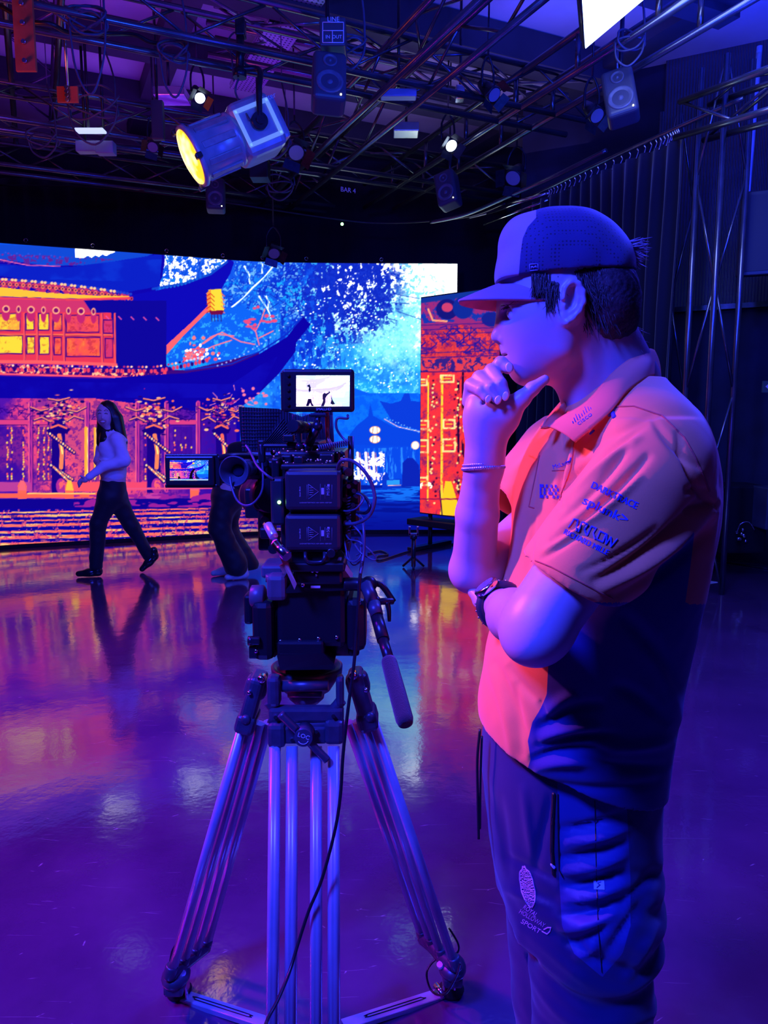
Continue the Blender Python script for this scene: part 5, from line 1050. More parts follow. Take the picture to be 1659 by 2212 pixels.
for k in range(14): mb.cyl(P(572+k*4,957,MY-.002), P(612+k*3.4,905+k*3.8,MY-.002), .001, n=5)
mb.build('flag_rib', mat('flag_rib_edge', (.05,.05,.08), .4, noise=(20,.1)), fl)
mb = MB(); pbox(mb, 530, 975, 700, 1110, MY-.05, .12, .01); mb.build('matte_box', BLACK, cam_r)
mb = MB(); mb.tube([P(660,958,CY+.3), P(665,972,CY+.4), P(660,985,MY-.05)], .008, 8); mb.build('matte_box_arm', BLACK, cam_r)
# viewfinder eyepiece
VY = 1.62; vd = Vector((-.12,-1,.02)).normalized(); vc = P(505,1018,VY); r_ = 33*mpp(VY)
EYEC = mat('eyecup_rubber', (.07,.07,.10), .4, 0, .5, noise=(30,.15))
mb = MB(); mb.lathe(vc, vc-vd, [(.032,.003),(.032,r_*.42),(.026,r_*.5),(.004,r_*.86),(0,r_*.92),(-.002,r_*.97),(.002,r_*1.02),(.010,r_*1.0),(.035,r_*.76),(.055,r_*.64),(.13,r_*.6)], 44); mb.build('viewfinder_eyepiece', EYEC, cam_r)
mb = MB(); mb.ball(vc-vd*.030, r_*.38, 20, sc=(1,.25,1)); mb.build('viewfinder_glass', mat('viewfinder_glass', (.02,.02,.05), .1, noise=(30,.2)), cam_r)
mb = MB(); mb.box(vc-vd*.16, (.06,.1,.05), bev=.01); mb.build('viewfinder_body', BLACK, cam_r)
mb = MB(); mb.tube([vc-vd*.15, P(540,1018,VY+.12), P(565,1010,CY+.3)], .012, 10); mb.build('viewfinder_arm', BLACK, cam_r)
# ------------------------------------------------------------------ monitors (pictures shown on them come from the stage screen)
def mini_picture(name, n, m, c00, c10, c01, crop, par, gain, light, figures, off=.0006):
    c00, c10, c01 = Vector(c00), Vector(c10), Vector(c01); u_, v_ = c10-c00, c01-c00; nn = u_.cross(v_).normalized(); nn = nn if nn.y < 0 else -nn
    S, T = np.meshgrid(np.linspace(0,1,n), np.linspace(0,1,m), indexing='ij'); G = np.array(c00)+S[...,None]*np.array(u_)+T[...,None]*np.array(v_)+np.array(nn)*off
    col_ = sample(CANV, crop[0]+S*(crop[1]-crop[0]), crop[3]+T*(crop[2]-crop[3])); col_ = np.clip(col_*light[0]+light[1], 0, 1)
    for kind_, pts_, c_ in figures:
        q = np.zeros(S.shape, bool)
        for i in range(len(pts_)):
            (ax_, ay_), (bx_, by_) = pts_[i], pts_[(i+1) % len(pts_)]
            if ay_ != by_: q ^= ((ay_ > 1-T) != (by_ > 1-T)) & (S < (bx_-ax_)*((1-T)-ay_)/(by_-ay_)+ax_)
        col_[q] = np.array(c_)/255
    return picture_grid(name, G, hotten(col_, .3), gain, par)
woman_fig = [('p', [(.20,.33),(.25,.28),(.27,.38),(.27,.5),(.24,.55),(.23,.45),(.24,.38),(.21,.36)], (10,10,40)), ('p', [(.22,.75),(.28,.75),(.30,.9),(.34,1),(.29,1),(.26,.88),(.23,1),(.18,1)], (10,5,50))]
man_fig = [('p', [(.49,.62),(.52,.56),(.56,.58),(.60,.55),(.62,.5),(.64,.55),(.58,.64),(.55,.72),(.55,.85),(.52,1),(.46,1),(.50,.82),(.49,.7)], (20,14,60)), ('p', [(.65,.62),(.68,.78),(.73,.92),(.68,.95),(.64,.9),(.66,.8)], (14,14,50))]
mon = root('monitor', P(687, 893, CY+.15), 'small monitor on an arm on top of the camera, its picture blown out white', 'monitor', None); MOY = CY+.12
mb = MB(); pbox(mb, 609, 797, 765, 890, MOY, .022, .006); pbox(mb, 606, 801, 615, 888, MOY+.004, .022, .004); mb.build('monitor_housing', BLACK, mon)
mb = MB()
for y in (810,827,842,857,874): mb.cyl(P(622,y,MOY), P(622,y,MOY-.004), .0035, n=14)
mb.build('monitor_button', BLACKM, mon)
c00, c10, c01 = P(640,878,MOY-.0005), P(755,878,MOY-.0005), P(640,811,MOY-.0005); mini_picture('monitor_screen', 150, 88, c00, c10, c01, (150,700,560,1130), mon, 2.2, (1.1,.6), woman_fig+man_fig)
flat_text('monitor_lettering', 'SMALLHD', .0075, P(699,884,MOY-.0008), (1,0,0), (0,0,1), PRINT, mon, .0002)
mb = MB(); pbox(mb, 668, 892, 706, 901, MOY+.002, .02, .003); mb.cyl(P(687,900,MOY+.01), P(686,918,MOY+.01), .006, n=14); mb.ball(P(686,920,MOY+.012), .0115, 16); mb.cyl(P(686,920,MOY+.012), P(664,966,MOY+.03), .0095, n=20); mb.ball(P(663,967,MOY+.03), .013, 16); mb.cyl(P(655,968,MOY+.02), P(640,962,MOY+.02), .007, n=12); mb.build('monitor_arm', STEEL if False else BLACKM, mon)
mon2 = root('monitor', P(410, 1018, VY), 'side monitor hinged left of the camera, showing the temple and two dancers', 'monitor', None)
mb = MB(); pbox(mb, 356, 985, 463, 1050, VY, .02, .004); pbox(mb, 356, 981, 470, 988, VY+.005, .014, .002); pbox(mb, 356, 1046, 470, 1054, VY+.004, .016, .002); pbox(mb, 462, 985, 475, 1050, VY+.006, .014, .002); mb.build('monitor_housing', BLACK, mon2)
mini_picture('monitor_screen', 140, 78, P(367,1038,VY-.0005), P(450,1038,VY-.0005), P(367,994,VY-.0005), (60,720,560,1150), mon2, 1.25, (1.25,.02), [('p', [(.22,.78),(.26,.8),(.3,1),(.27,.9),(.2,1)], (5,5,20)), ('p', [(.5,1),(.52,.7),(.55,.55),(.62,.42),(.66,.45),(.6,.62),(.58,.8),(.62,.95),(.57,1)], (8,6,26)), ('p', [(.66,.55),(.72,.8),(.82,1),(.72,1),(.66,.85)], (14,20,90)), ('p', [(0,.93),(1,.93),(1,1),(0,1)], (150,190,230))])
mb = MB(); mb.tube([P(470,990,VY+.01), P(500,985,VY+.03), P(540,985,VY+.1), P(570,990,CY+.3)], .007, 8); mb.build('monitor_arm', BLACK, mon2)
# ------------------------------------------------------------------ cables on the camera
def rc(pts, r, label, m=CABLE, res=8, Y0=0):
    mb = MB(); mb.tube([P(x, y, CY+d) for x, y, d in pts], r, 8, res=res); return setp(mb.build('cable', m), label, 'cable')
rc([(729,1018,.03),(733,1000,.0),(745,993,-.02),(768,1000,-.02),(791,1023,-.03),(806,1055,-.03),(809,1085,-.03),(797,1115,-.02),(770,1130,.0),(738,1132,.03)], .0036, 'thick black cable arching in a big loop at the right of the batteries', CABLEG)
rc([(751,897,.13),(750,904,.12),(731,903,.12),(726,912,.12),(728,928,.12),(740,945,.12),(754,958,.11),(756,968,.1)], .0028, 'cable bowing out of the right corner of the top monitor', CABLEG)
def coilcable(a, b, r, turns, label):
    a, b = Vector(a), Vector(b); d = (b-a).normalized(); s_ = d.orthogonal().normalized(); u_ = d.cross(s_); pts = []
    for k in range(turns*8+1): t_ = k/(turns*8); an = 2*math.pi*k/8; pts.append(a+(b-a)*t_+(s_*math.cos(an)+u_*math.sin(an))*r)
    mb = MB(); mb.tube(pts, .0016, 6, res=2); return setp(mb.build('cable', CABLEG), label, 'cable')
coilcable(P(688,968,CY+.08), P(753,956,CY+.09), .0055, 14, 'coiled spring cable running right from the monitor arm to the side post')
coilcable(P(752,1070,CY+.03), P(752,1172,CY+.03), .0045, 16, 'coiled spring cable hanging down behind the batteries at the right')
rc([(531,962,.12),(540,975,.1),(555,1005,.05),(575,1025,.02),(590,1035,.02)], .0026, 'pale cable slanting down from the viewfinder to the side receiver', CABLEG)
rc([(563,960,.2),(568,1020,.2),(566,1060,.15),(550,1085,.1),(530,1092,.1),(512,1080,.12),(500,1050,.14),(497,1030,.15)], .0026, 'cable swinging in a loop under the viewfinder eyepiece', CABLEG)
rc([(706,892,.14),(707,905,.15),(708,945,.15),(716,960,.14)], .0045, 'short stiff red-brown cable plug below the top monitor', mat('red_brown_plug', (.35,.06,.04), .4, noise=(20,.1)))
rc([(736,1102,.02),(752,1104,.0),(770,1098,-.02),(785,1080,-.02),(780,1070,.0),(770,1066,.02)], .0018, 'thin cable curling right from between the two batteries', CABLEG)
rc([(773,1064,.02),(790,1075,.0),(799,1095,-.02),(790,1108,-.01),(772,1106,.02)], .0034, 'short thick cable loop at the right of the connector panel')
for k, L in enumerate((
    [(745,1150,.03),(755,1165,.0),(775,1170,-.02),(800,1190,-.03),(812,1206,-.03),(805,1209,-.03),(780,1195,-.02),(765,1175,.0)],
    [(742,1155,.03),(748,1190,.0),(752,1208,-.01),(765,1213,-.02),(779,1200,-.02),(778,1170,.0)],
    [(752,1190,.02),(758,1215,.0),(768,1220,-.01),(783,1205,-.02),(779,1180,.0)],
    [(738,1192,.03),(752,1209,.01),(770,1213,.0),(782,1210,-.01)],
    [(750,1120,.03),(768,1140,.0),(782,1160,-.01),(781,1190,-.01),(770,1200,.0)])):
    rc(L, .0017, ['long narrow cable loop pointing out right below the batteries', 'narrow hanging cable loop just under the plugs', 'lowest of the thin hanging cable loops', 'thin cable running flat along the base plate edge', 'thin cable dropping beside the coiled spring cable'][k], CABLEG)
rc([(770,1110,.03),(782,1122,.0),(786,1150,-.02),(786,1190,-.03),(783,1215,-.04),(779,1240,-.05)], .0032, 'grey cable end falling past the right side of the camera', CABLEG)
mb = MB(); mb.tube([P(x, y, Y) for x, y, Y in ((783,1212,1.43),(777,1253,1.42),(774,1306,1.42),(770,1370,1.42),(764,1440,1.41),(752,1530,1.40),(741,1630,1.39),(735,1720,1.38),(722,1800,1.37),(695,1900,1.36),(668,1965,1.35),(645,2035,1.33),(625,2100,1.3),(600,2160,1.25),(576,2207,1.2),(566,2260,1.1))]+[Vector((-.26,1.0,.2)), Vector((-.28,.9,.02)), Vector((-.5,.8,.012))], .0034, 10); setp(mb.build('cable', CABLE), 'long black cable hanging from the camera down across the tripod legs', 'cable')
# ================================================================== STANDING PERSON IN THE ORANGE POLO SHIRT
HYc = 1.15
man = root('person', P(1260, 1500, 1.17), 'person in an orange polo shirt and cap, chin resting on raised hand, watching the stage', 'person'); man.location.z = 0
def SKIN(name, col):
    m = mat(name, col, .42, 0, .45, bump=(140,.12,.0008), sss=.12); return m
SK = SKIN('skin', (.46,.34,.44))
E = lambda px, py, Y: np.array(P(px, py, Y))
# ---- head
hb = Field((.13, 1.0, 1.38), (.42, 1.30, 1.86), .0018)
Rh = np.eye(3)
hb.ell(E(1222,598,HYc), (.094,.074,.090), .0)
hb.ell(E(1188,632,HYc), (.076,.066,.070), .02)                     # forehead / temples
hb.ell(E(1165,710,HYc), (.054,.052,.074), .03)                      # mid face
hb.cone(E(1225,690,HYc-.052), E(1213,752,HYc-.050), .020, .017, .025)
hb.cone(E(1225,690,HYc+.052), E(1213,752,HYc+.050), .020, .017, .025)
hb.cone(E(1210,755,HYc-.048), E(1140,803,HYc-.014), .017, .015, .02)
hb.cone(E(1210,755,HYc+.048), E(1140,803,HYc+.014), .017, .015, .02)
hb.ell(E(1190,740,HYc), (.045,.046,.050), .025); hb.ell(E(1170,765,HYc), (.040,.034,.040), .02)
hb.ell(E(1136,806,HYc), (.016,.020,.0145), .014)                    # chin
hb.ell(E(1158,712,HYc), (.052,.057,.062), .03); hb.ell(E(1185,690,HYc), (.055,.066,.065), .03)
hb.ell(E(1136,768,HYc), (.024,.031,.032), .02)                      # muzzle
hb.cone(E(1106,655,HYc-.032), E(1103,655,HYc+.032), .013, .013, .014) # brow
for s in (-1, 1):
    hb.ell(E(1100,677,HYc+s*.031), (.011,.012,.009), .012, 's'); hb.ell(E(1116,676,HYc+s*.031), (.0125,.0125,.0120), .002)
    hb.cone(E(1106.5,668,HYc+s*.020), E(1112,669,HYc+s*.045), .0045, .004, .004); hb.cone(E(1106,683,HYc+s*.021), E(1112,682,HYc+s*.043), .0035, .003, .004)
hb.cone(E(1100,668,HYc), E(1080,718,HYc), .0080, .0100, .010)       # nose
hb.ell(E(1077,727,HYc), (.0115,.0115,.0100), .005)
for s in (-1, 1):
    hb.ell(E(1090,733,HYc+s*.0130), (.0090,.0070,.0070), .004); hb.ell(E(1084,739,HYc+s*.007), (.0045,.0028,.0030), .002, 's')
hb.ell(E(1110,748,HYc), (.010,.012,.010), .010)
hb.ell(E(1109,760.5,HYc), (.0105,.022,.0058), .005); hb.ell(E(1112,775,HYc), (.0100,.020,.0062), .005)
hb.ell(E(1096,768.2,HYc), (.0095,.021,.0012), .002, 's'); 
hb.ell(E(1108,788,HYc), (.006,.016,.004), .006, 's')
# ear (left ear, facing the viewer) and its twin
for s in (-1, 1):
    ye = HYc+s*.070
    hb.ell(E(1238,650,ye+s*.004), (.0175,.007,.031), .006); 
    ring = [(1222,668),(1217,645),(1221,622),(1234,609),(1250,613),(1260,630),(1261,652),(1252,672),(1238,688),(1226,697),(1217,690)]
    hb.ell(E(1236,645,ye+s*.0125), (.0125,.0070,.021), .003, 's')
    for a_, b_ in zip(ring[1:-2], ring[2:-1]): hb.cone(E(*a_, ye+s*.0115), E(*b_, ye+s*.0115), .0038, .0038, .003)
    hb.ell(E(1221,690,ye+s*.006), (.0075,.0045,.009), .006); inner = [(1247,625),(1250,645),(1245,664),(1232,676)]
    for a_, b_ in zip(inner[:-1], inner[1:]): hb.cone(E(*a_, ye+s*.010), E(*b_, ye+s*.009), .0032, .0032, .003)
    hb.ell(E(1219,660,ye+s*.008), (.0035,.004,.006), .003)
# neck
hb.cone(E(1262,720,HYc+.002), E(1330,905,HYc+.03), .057, .066, .022); hb.cone(E(1300,730,HYc), E(1372,880,HYc+.03), .050, .058, .03)
hb.cone(E(1232,800,HYc+.0), E(1262,880,HYc+.015), .022, .026, .03); hb.cone(E(1268,700,HYc-.050), E(1262,880,HYc-.015), .012, .014, .02)
Vh, Qh = hb.extract(); Vh = relax(Vh, Qh, 2)
# ---- raised right arm and hand
ha = Field((.06, .98, 1.15), (.38, 1.40, 1.66), .0019)
W_ = E(1050,955,1.125)
ha.cone(E(1185,1110,1.31), E(1046,1225,1.215), .046, .038, .02)
ha.cone(E(1024,1222,1.205), E(1031,1110,1.165), .0365, .0335, .008); ha.cone(E(1031,1110,1.165), E(1046,990,1.13), .0335, .0262, .008)
ha.ell(E(1014,1240,1.21), (.028,.032,.028), .03)
ha.cone(E(1048,1005,1.132), W_, .026, .0235, .02)
# palm
ha.ell(E(1058,905,1.115), (.035,.017,.038), .018); ha.ell(E(1032,900,1.118), (.020,.016,.038), .015); ha.cone(W_, E(1060,900,1.115), .024, .026, .02)
ha.ell(E(1092,895,1.108), (.022,.018,.026), .016)                   # thumb mound
ha.cone(E(1095,893,1.105), E(1127,862,1.100), .0150, .0125, .012); ha.cone(E(1127,862,1.100), E(1150,840,1.098), .0118, .0100, .006); ha.cone(E(1150,840,1.098), E(1177,820,1.096), .0100, .0070, .005)
FING = {  # base knuckle (far side), middle joint, end joint, tip: each finger folds back towards the palm
 'pinky': ([(1012,868,1.135),(1017,832,1.120),(1040,843,1.092),(1051,858,1.086)], (.0100,.0098,.0085,.0072)),
 'ring': ([(1028,860,1.135),(1036,816,1.120),(1060,838,1.088),(1072,860,1.084)], (.0110,.0108,.0092,.0078)),
 'middle': ([(1052,852,1.135),(1062,802,1.120),(1081,830,1.088),(1090,850,1.084)], (.0115,.0112,.0096,.0080)),
 'index': ([(1078,850,1.132),(1066,806,1.128),(1082,785,1.120),(1097,795,1.112)], (.0115,.0108,.0105,.0090))}
for nm, (pts, rs) in FING.items():
    q = [E(*p) for p in pts]
    for i in range(3): ha.cone(q[i], q[i+1], rs[i], rs[i+1], .003 if i else .006)
for a_, b_ in (((1042,880),(1056,835)),((1062,878),(1074,835))): ha.cone(E(*a_,1.10), E(*b_,1.085), .0025, .0025, .003, 's')
Va, Qa = ha.extract(); Va = relax(Va, Qa, 1)
# ---- left arm, nearest to the viewer, and the hand tucked under the other elbow
hl = Field((.06, .74, .98), (.50, 1.36, 1.48), .0026)
hl.cone(E(1380,1040,.985), E(1178,1325,.895), .054, .045, .02); hl.ell(E(1152,1378,.885), (.034,.038,.032), .03)
hl.cone(E(1152,1362,.895), E(1112,1330,1.02), .039, .034, .02); hl.cone(E(1108,1330,1.02), E(1075,1303,1.125), .036, .024, .02)
hl.ell(E(1060,1300,1.175), (.030,.042,.015), .015)
for k in range(4): hl.cone(E(1052+k*9,1302-k*3,1.19), E(1046+k*10,1292-k*4,1.245), .0095, .0085, .004); hl.cone(E(1046+k*10,1292-k*4,1.245), E(1050+k*10,1272-k*4,1.27), .0085, .0072, .004)
hl.cone(E(1040,1296,1.16), E(1022,1280,1.18), .0110, .0090, .006)
Vl, Ql = hl.extract(); Vl = relax(Vl, Ql, 1)
# ---- trunk and legs under the clothes
hk_ = Field((.08, .90, .0), (.52, 1.46, 1.50), .007)
hk_.loft([.80,.95,1.1,1.25,1.36,1.42], [.30,.30,.31,.34,.36,.36], [1.17]*6, [.075,.075,.08,.085,.07,.05], [.10,.10,.10,.11,.10,.06], [-.30]*6, .0)
for (ax_, ay_, bx_, by_) in ((.335,1.08,.345,1.07),(.31,1.24,.33,1.27)):
    hk_.cone((ax_,ay_+.03,.78), (bx_,by_,.47), .055, .045, .03); hk_.cone((bx_,by_,.47), (bx_+.01,by_,.10), .050, .036, .02); hk_.cone((bx_+.02,by_,.06), (bx_-.14,by_,.03), .032, .024, .02)
Vk, Qk = hk_.extract()
body = link('body', mesh_np('body', [(Vh,Qh),(Va,Qa),(Vl,Ql),(Vk,Qk)]), SK, man)
# nails
NAIL = mat('finger_nail', (.85,.60,.52), .25, 0, .6, noise=(30,.05))
for (px, py, Y, an, w_) in ((1055,862,1.0785,.4,.0045),(1076,864,1.0755,.35,.005),(1092,856,1.0755,.2,.005),(1100,794,1.1035,-.2,.0055)):
    mb = MB(); R = Matrix.Rotation(an, 3, 'Y'); mb.ball(E(px,py,Y), w_, 14, sc=(1,.28,1.35), rot=R); mb.build('finger_nail', NAIL, body)
EYE = mat('eye_white', (.75,.75,.8), .15, 0, .6, noise=(30,.05)); 
for s in (-1, 1):
    mb = MB(); mb.ball(E(1113,676,HYc+s*.033), .0125, 18); mb.build('eyeball', EYE, body)
    mb = MB(); mb.ball(E(1100,676.5,HYc+s*.034), .0062, 14, sc=(.5,1,1)); mb.build('iris', mat('dark_iris', (.02,.02,.03), .1), body)
HAIRM = mat('shaded_blond_hair', (.045,.03,.035), .5, 0, .4, noise=(160,.5), bump=(260,.5,.002))  # hair colour darkened for the mass that lies in shade
HAIRL = mat('lit_blond_hair_tips', (.30,.24,.30), .5, 0, .4, noise=(90,.3))  # lighter copy of the same hair, light on the tufts put into the colour
# ---- hair: close mass plus tufts of strands
hh = Field((.24, 1.03, 1.50), (.46, 1.27, 1.80), .0026)
hh.ell(E(1285,640,HYc), (.060,.079,.078), .0); hh.ell(E(1300,690,HYc), (.048,.066,.058), .03); hh.ell(E(1235,610,HYc), (.072,.077,.020), .01); hh.cone(E(1180,618,HYc-.066), E(1184,655,HYc-.063), .010, .006, .01); hh.cone(E(1180,618,HYc+.066), E(1184,655,HYc+.063), .010, .006, .01)
for s in (-1, 1): hh.ell(E(1236,652,HYc+s*.082), (.024,.020,.040), .004, 's')
hh.mod(lambda X, Y, Z: .0005*np.sin(500*X+120*Z+30*np.sin(40*Z))+.0012*sin3(X,Y,Z,70))
Vq, Qq = hh.extract(); hair = link('hair', mesh_np('hair', [(Vq, Qq)]), HAIRM, man)
hr = random.Random(4)
def strands(name, n, base, direc, L, spread, jit, par, r=.0011):
    mb = MB()
    for k in range(n):
        b = Vector(E(*base))+Vector([hr.gauss(0, jit[i]) for i in range(3)]); d = (Vector(direc)+Vector([hr.gauss(0, spread) for i in range(3)])).normalized(); l = L*hr.uniform(.6,1.15); bend = Vector((hr.gauss(0,.3), hr.gauss(0,.3), hr.gauss(-.15,.3)))*l*.35
        mb.tube([b-d*.012, b, b+d*l*.5+bend*.3, b+d*l+bend], r, 4, res=2, r_end=.0002)
    return mb.build(name, HAIRM, par)
def locks(name, n, base, direc, L, spread, jit, par, r=.004, sag=0.0):
    """tapered locks of hair that share one direction, with a few loose ends"""
    mb = MB()
    for k in range(n):
        b = Vector(E(*base))+Vector([hr.uniform(-1,1)*jit[i] for i in range(3)]); d = (Vector(direc)+Vector([hr.gauss(0, spread) for i in range(3)])).normalized(); l = L*hr.uniform(.7,1.1); cv_ = Vector((hr.gauss(0,.12), hr.gauss(0,.12), hr.gauss(0,.12)-sag))*l
        mb.tube([b-d*.010, b+d*l*.35+cv_*.1, b+d*l*.7+cv_*.5, b+d*l+cv_], r*hr.uniform(.6,1), 6, res=3, r_end=.0002)
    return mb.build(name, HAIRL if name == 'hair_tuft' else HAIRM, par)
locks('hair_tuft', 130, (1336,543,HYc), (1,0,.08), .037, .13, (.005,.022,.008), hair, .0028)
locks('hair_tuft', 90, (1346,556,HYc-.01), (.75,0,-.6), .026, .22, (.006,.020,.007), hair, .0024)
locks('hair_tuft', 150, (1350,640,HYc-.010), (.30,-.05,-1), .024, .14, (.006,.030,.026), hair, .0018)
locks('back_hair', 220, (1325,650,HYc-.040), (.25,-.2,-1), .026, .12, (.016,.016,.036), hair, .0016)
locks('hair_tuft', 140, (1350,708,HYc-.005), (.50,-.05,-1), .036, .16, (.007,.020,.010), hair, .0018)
locks('side_hair', 420, (1180,612,HYc-.0690), (.06,-.10,-1), .020, .10, (.020,.003,.004), hair, .0009)
locks('side_hair', 260, (1192,636,HYc-.0725), (.05,-.03,-1), .022, .09, (.009,.003,.009), hair, .0009)
locks('side_hair', 420, (1280,615,HYc-.0735), (.25,-.06,-1), .024, .10, (.022,.003,.014), hair, .0010)
locks('back_hair', 300, (1290,665,HYc-.062), (.35,-.12,-1), .024, .12, (.024,.010,.022), hair, .0012)
strands('eyebrow', 40, (1108,660,HYc-.038), (.7,-.7,.1), .010, .2, (.004,.006,.0012), hair, .0006)
# ---- cap
CAPD = mat('dark_mesh_cap_fabric', (.045,.04,.16), .75, 0, .3, sheen=.3, bump=(700,.5,.0008)); CAPP = mat('pale_pink_cap_front', (.62,.42,.52), .8, 0, .3, sheen=.2, bump=(500,.4,.0006), noise=(25,.12)); BRIM = mat('purple_brim_fabric', (.30,.17,.30), .75, 0, .3, bump=(600,.3,.0005)); UNDER = mat('coral_under_brim', (.65,.20,.22), .8, 0, .3, noise=(60,.1))
ntc = CAPD.node_tree; tcn = ntc.nodes.new('ShaderNodeTexCoord'); vo = ntc.nodes.new('ShaderNodeTexVoronoi'); vo.inputs['Scale'].default_value = 190; vo.inputs['Randomness'].default_value = .1; rm = ntc.nodes.new('ShaderNodeValToRGB'); rm.color_ramp.elements[0].color = (.008,.006,.03,1); rm.color_ramp.elements[0].position = .22; rm.color_ramp.elements[1].color = (.028,.024,.11,1); rm.color_ramp.elements[1].position = .32
ntc.links.new(tcn.outputs['Object'], vo.inputs['Vector']); ntc.links.new(vo.outputs['Distance'], rm.inputs['Fac']); ntc.links.new(rm.outputs['Color'], ntc.nodes['Principled BSDF'].inputs['Base Color'])
hc = Field((.11, 1.02, 1.62), (.42, 1.29, 1.82), .0022)
hc.ell(E(1222,588,HYc), (.0985,.083,.0935), .0); hc.ell(E(1165,560,HYc), (.058,.074,.066), .018); hc.cone(E(1116,600,HYc-.025), E(1116,600,HYc+.025), .028, .028, .02); hc.ell(E(1132,520,HYc), (.036,.050,.034), .012)
hc.ell(E(1300,590,HYc), (.040,.070,.050), .02)
nb = Vector((-.03, 0, -1)); hc.plane(E(1215,602,HYc), (.062,0,-1))
# hollow inside so that the edge reads as cloth, and a half-moon opening at the back
hc.ell(E(1222,594,HYc), (.0935,.078,.086), .004, 's'); hc.ell(E(1352,598,HYc), (.022,.032,.030), .006, 's')
hc.mod(lambda X, Y, Z: .0008*sin3(X,Y,Z,60))
Vc, Qc = hc.extract(); me = mesh_np('cap', [(Vc, Qc)]); cap = link('cap', me, [CAPD, CAPP], man)
cx_, cy_ = proj(Vc[Qc].mean(1)); ctr = Vc[Qc].mean(1); xs_seam = E(1122,540,HYc)[0]
pvx, pvy = proj(Vc); set_edge(me, (pvx-np.interp(pvy, [470,490,515,550,600,620], [1158,1140,1129,1124,1120,1120]))*.6*(1)-200*0)
me.materials.clear(); me.materials.append(panel_mat('cap_cloth', (.46,.25,.38), (.02,.02,.08), CAPD))
ntp = me.materials[0].node_tree; mxn = [n for n in ntp.nodes if n.type == 'MIX_RGB'][0]; src_ = mxn.inputs[1].links[0].from_socket; ntp.links.remove(mxn.inputs[1].links[0]); mxn.inputs[1].default_value = (.46,.25,.38,1); ntp.links.new(src_, mxn.inputs[2])
# brim
def brim():
    n, m = 26, 16; tipx = E(990,648,HYc); bm = bmesh.new(); rows = []
    b0 = E(1090,612,HYc); b1 = E(1160,606,HYc)
    for i in range(n+1):
        t = -1+2*i/n; yb = t*.070; xb = b0[0]+(b1[0]-b0[0])*(abs(t)**2.1); zb = b0[2]+.002-.006*abs(t)**2
        xf = tipx[0]+(b1[0]-tipx[0])*(abs(t)**2.6); yf = t*.076*(1-.02*abs(t)); zf_c = tipx[2]
        row = []
        for j in range(m+1):
            s = j/m; x = xb+(xf-xb)*s; y = yb+(yf-yb)*s; z = zb+(zf_c-zb)*(s**1.15)*(1-abs(t)**2.6) ; z -= .030*(t*t)*min(1, s*1.4+.15)*(1 if abs(t) < 1 else 1)
            row.append(bm.verts.new((x, HYc+y, z)))
        rows.append(row)
    for i in range(n):
        for j in range(m): f = bm.faces.new((rows[i][j], rows[i+1][j], rows[i+1][j+1], rows[i][j+1])); f.smooth = True
    bmesh.ops.recalc_face_normals(bm, faces=bm.faces); me = bpy.data.meshes.new('brim'); bm.to_mesh(me); bm.free()
    o = link('brim', me, [BRIM, UNDER], cap)
    if sum(p.normal.z for p in me.polygons) < 0: me.flip_normals()
    sd_ = o.modifiers.new('s', 'SOLIDIFY'); sd_.thickness = .004; sd_.offset = -1; sd_.material_offset = 1; return o
br = brim()
bt = BVHTree.FromPolygons([Vector(v) for v in Vc], [tuple(int(i) for i in q) for q in Qc])
def on_surface(bvh, o_, d_, off=.0009):
    h = bvh.ray_cast(Vector(o_), Vector(d_).normalized(), 2.0); return (h[0]-Vector(d_).normalized()*off if h[0] is not None else None), h[1]
mb = MB(); q = []
for (x, y) in ((1144,571),(1162,570),(1163,583),(1145,585)):
    pt, _ = on_surface(bt, (0,0,CAM_H), E(x,y,HYc)-np.array((0,0,CAM_H)), .001); q.append(pt if pt is not None else Vector(E(x,y,HYc-.08)))
for i in range(4): mb.cyl(q[i], q[(i+1)%4], .0007, n=6)
for (a_, b_) in (((1148,580),(1149,575)),((1149,575),(1153,579)),((1153,579),(1157,574)),((1157,574),(1159,579))):
    pa_, _ = on_surface(bt, (0,0,CAM_H), E(*a_,HYc)-np.array((0,0,CAM_H)), .001); pb_, _ = on_surface(bt, (0,0,CAM_H), E(*b_,HYc)-np.array((0,0,CAM_H)), .001)
    if pa_ and pb_: mb.cyl(pa_, pb_, .0009, n=6)
mb.build('side_badge', mat('badge_thread', (.25,.22,.5), .6, noise=(50,.1)), cap)
# ---- polo shirt
ORG = mat('papaya_orange_knit', (.90,.25,.10), .78, 0, .25, sheen=.25, bump=(900,.35,.0006)); NVY = mat('navy_knit', (.014,.02,.16), .7, 0, .3, sheen=.3, bump=(900,.35,.0006))
sf = Field((.08, .82, .80), (.58, 1.50, 1.56), .0034)
zz_ = lambda py, Y=1.15: float(P(1300, py, Y).z)
def prof(rows):
    """rows: photo height, left and right outline, half-thickness towards the viewer"""
    z, cx, cy, a, b = [], [], [], [], []
    for py, x0, x1, Yc, hb_ in rows:
        l, r = P(x0, py, Yc), P(x1, py, Yc); z.append(l.z); cx.append((l.x+r.x)/2); cy.append(Yc); a.append((r.x-l.x)/2); b.append(hb_)
    return z, cx, cy, a, b
z_, cx2, cy2, a2, b2 = prof([(1730,1150,1420,1.16,.150),(1680,1100,1426,1.16,.155),(1600,1045,1433,1.16,.155),(1530,1030,1448,1.16,.155),(1450,1045,1466,1.16,.155),(1370,1062,1480,1.16,.16),(1290,1085,1498,1.16,.165),(1180,1106,1518,1.17,.172),(1080,1112,1532,1.18,.178),(1000,1130,1530,1.18,.178),(930,1165,1500,1.18,.160),(880,1205,1458,1.18,.125),(840,1250,1432,1.18,.085),(815,1290,1412,1.18,.06)])
sf.loft(z_, cx2, cy2, a2, b2, [0]*len(z_), 0, 'u', 2.15)
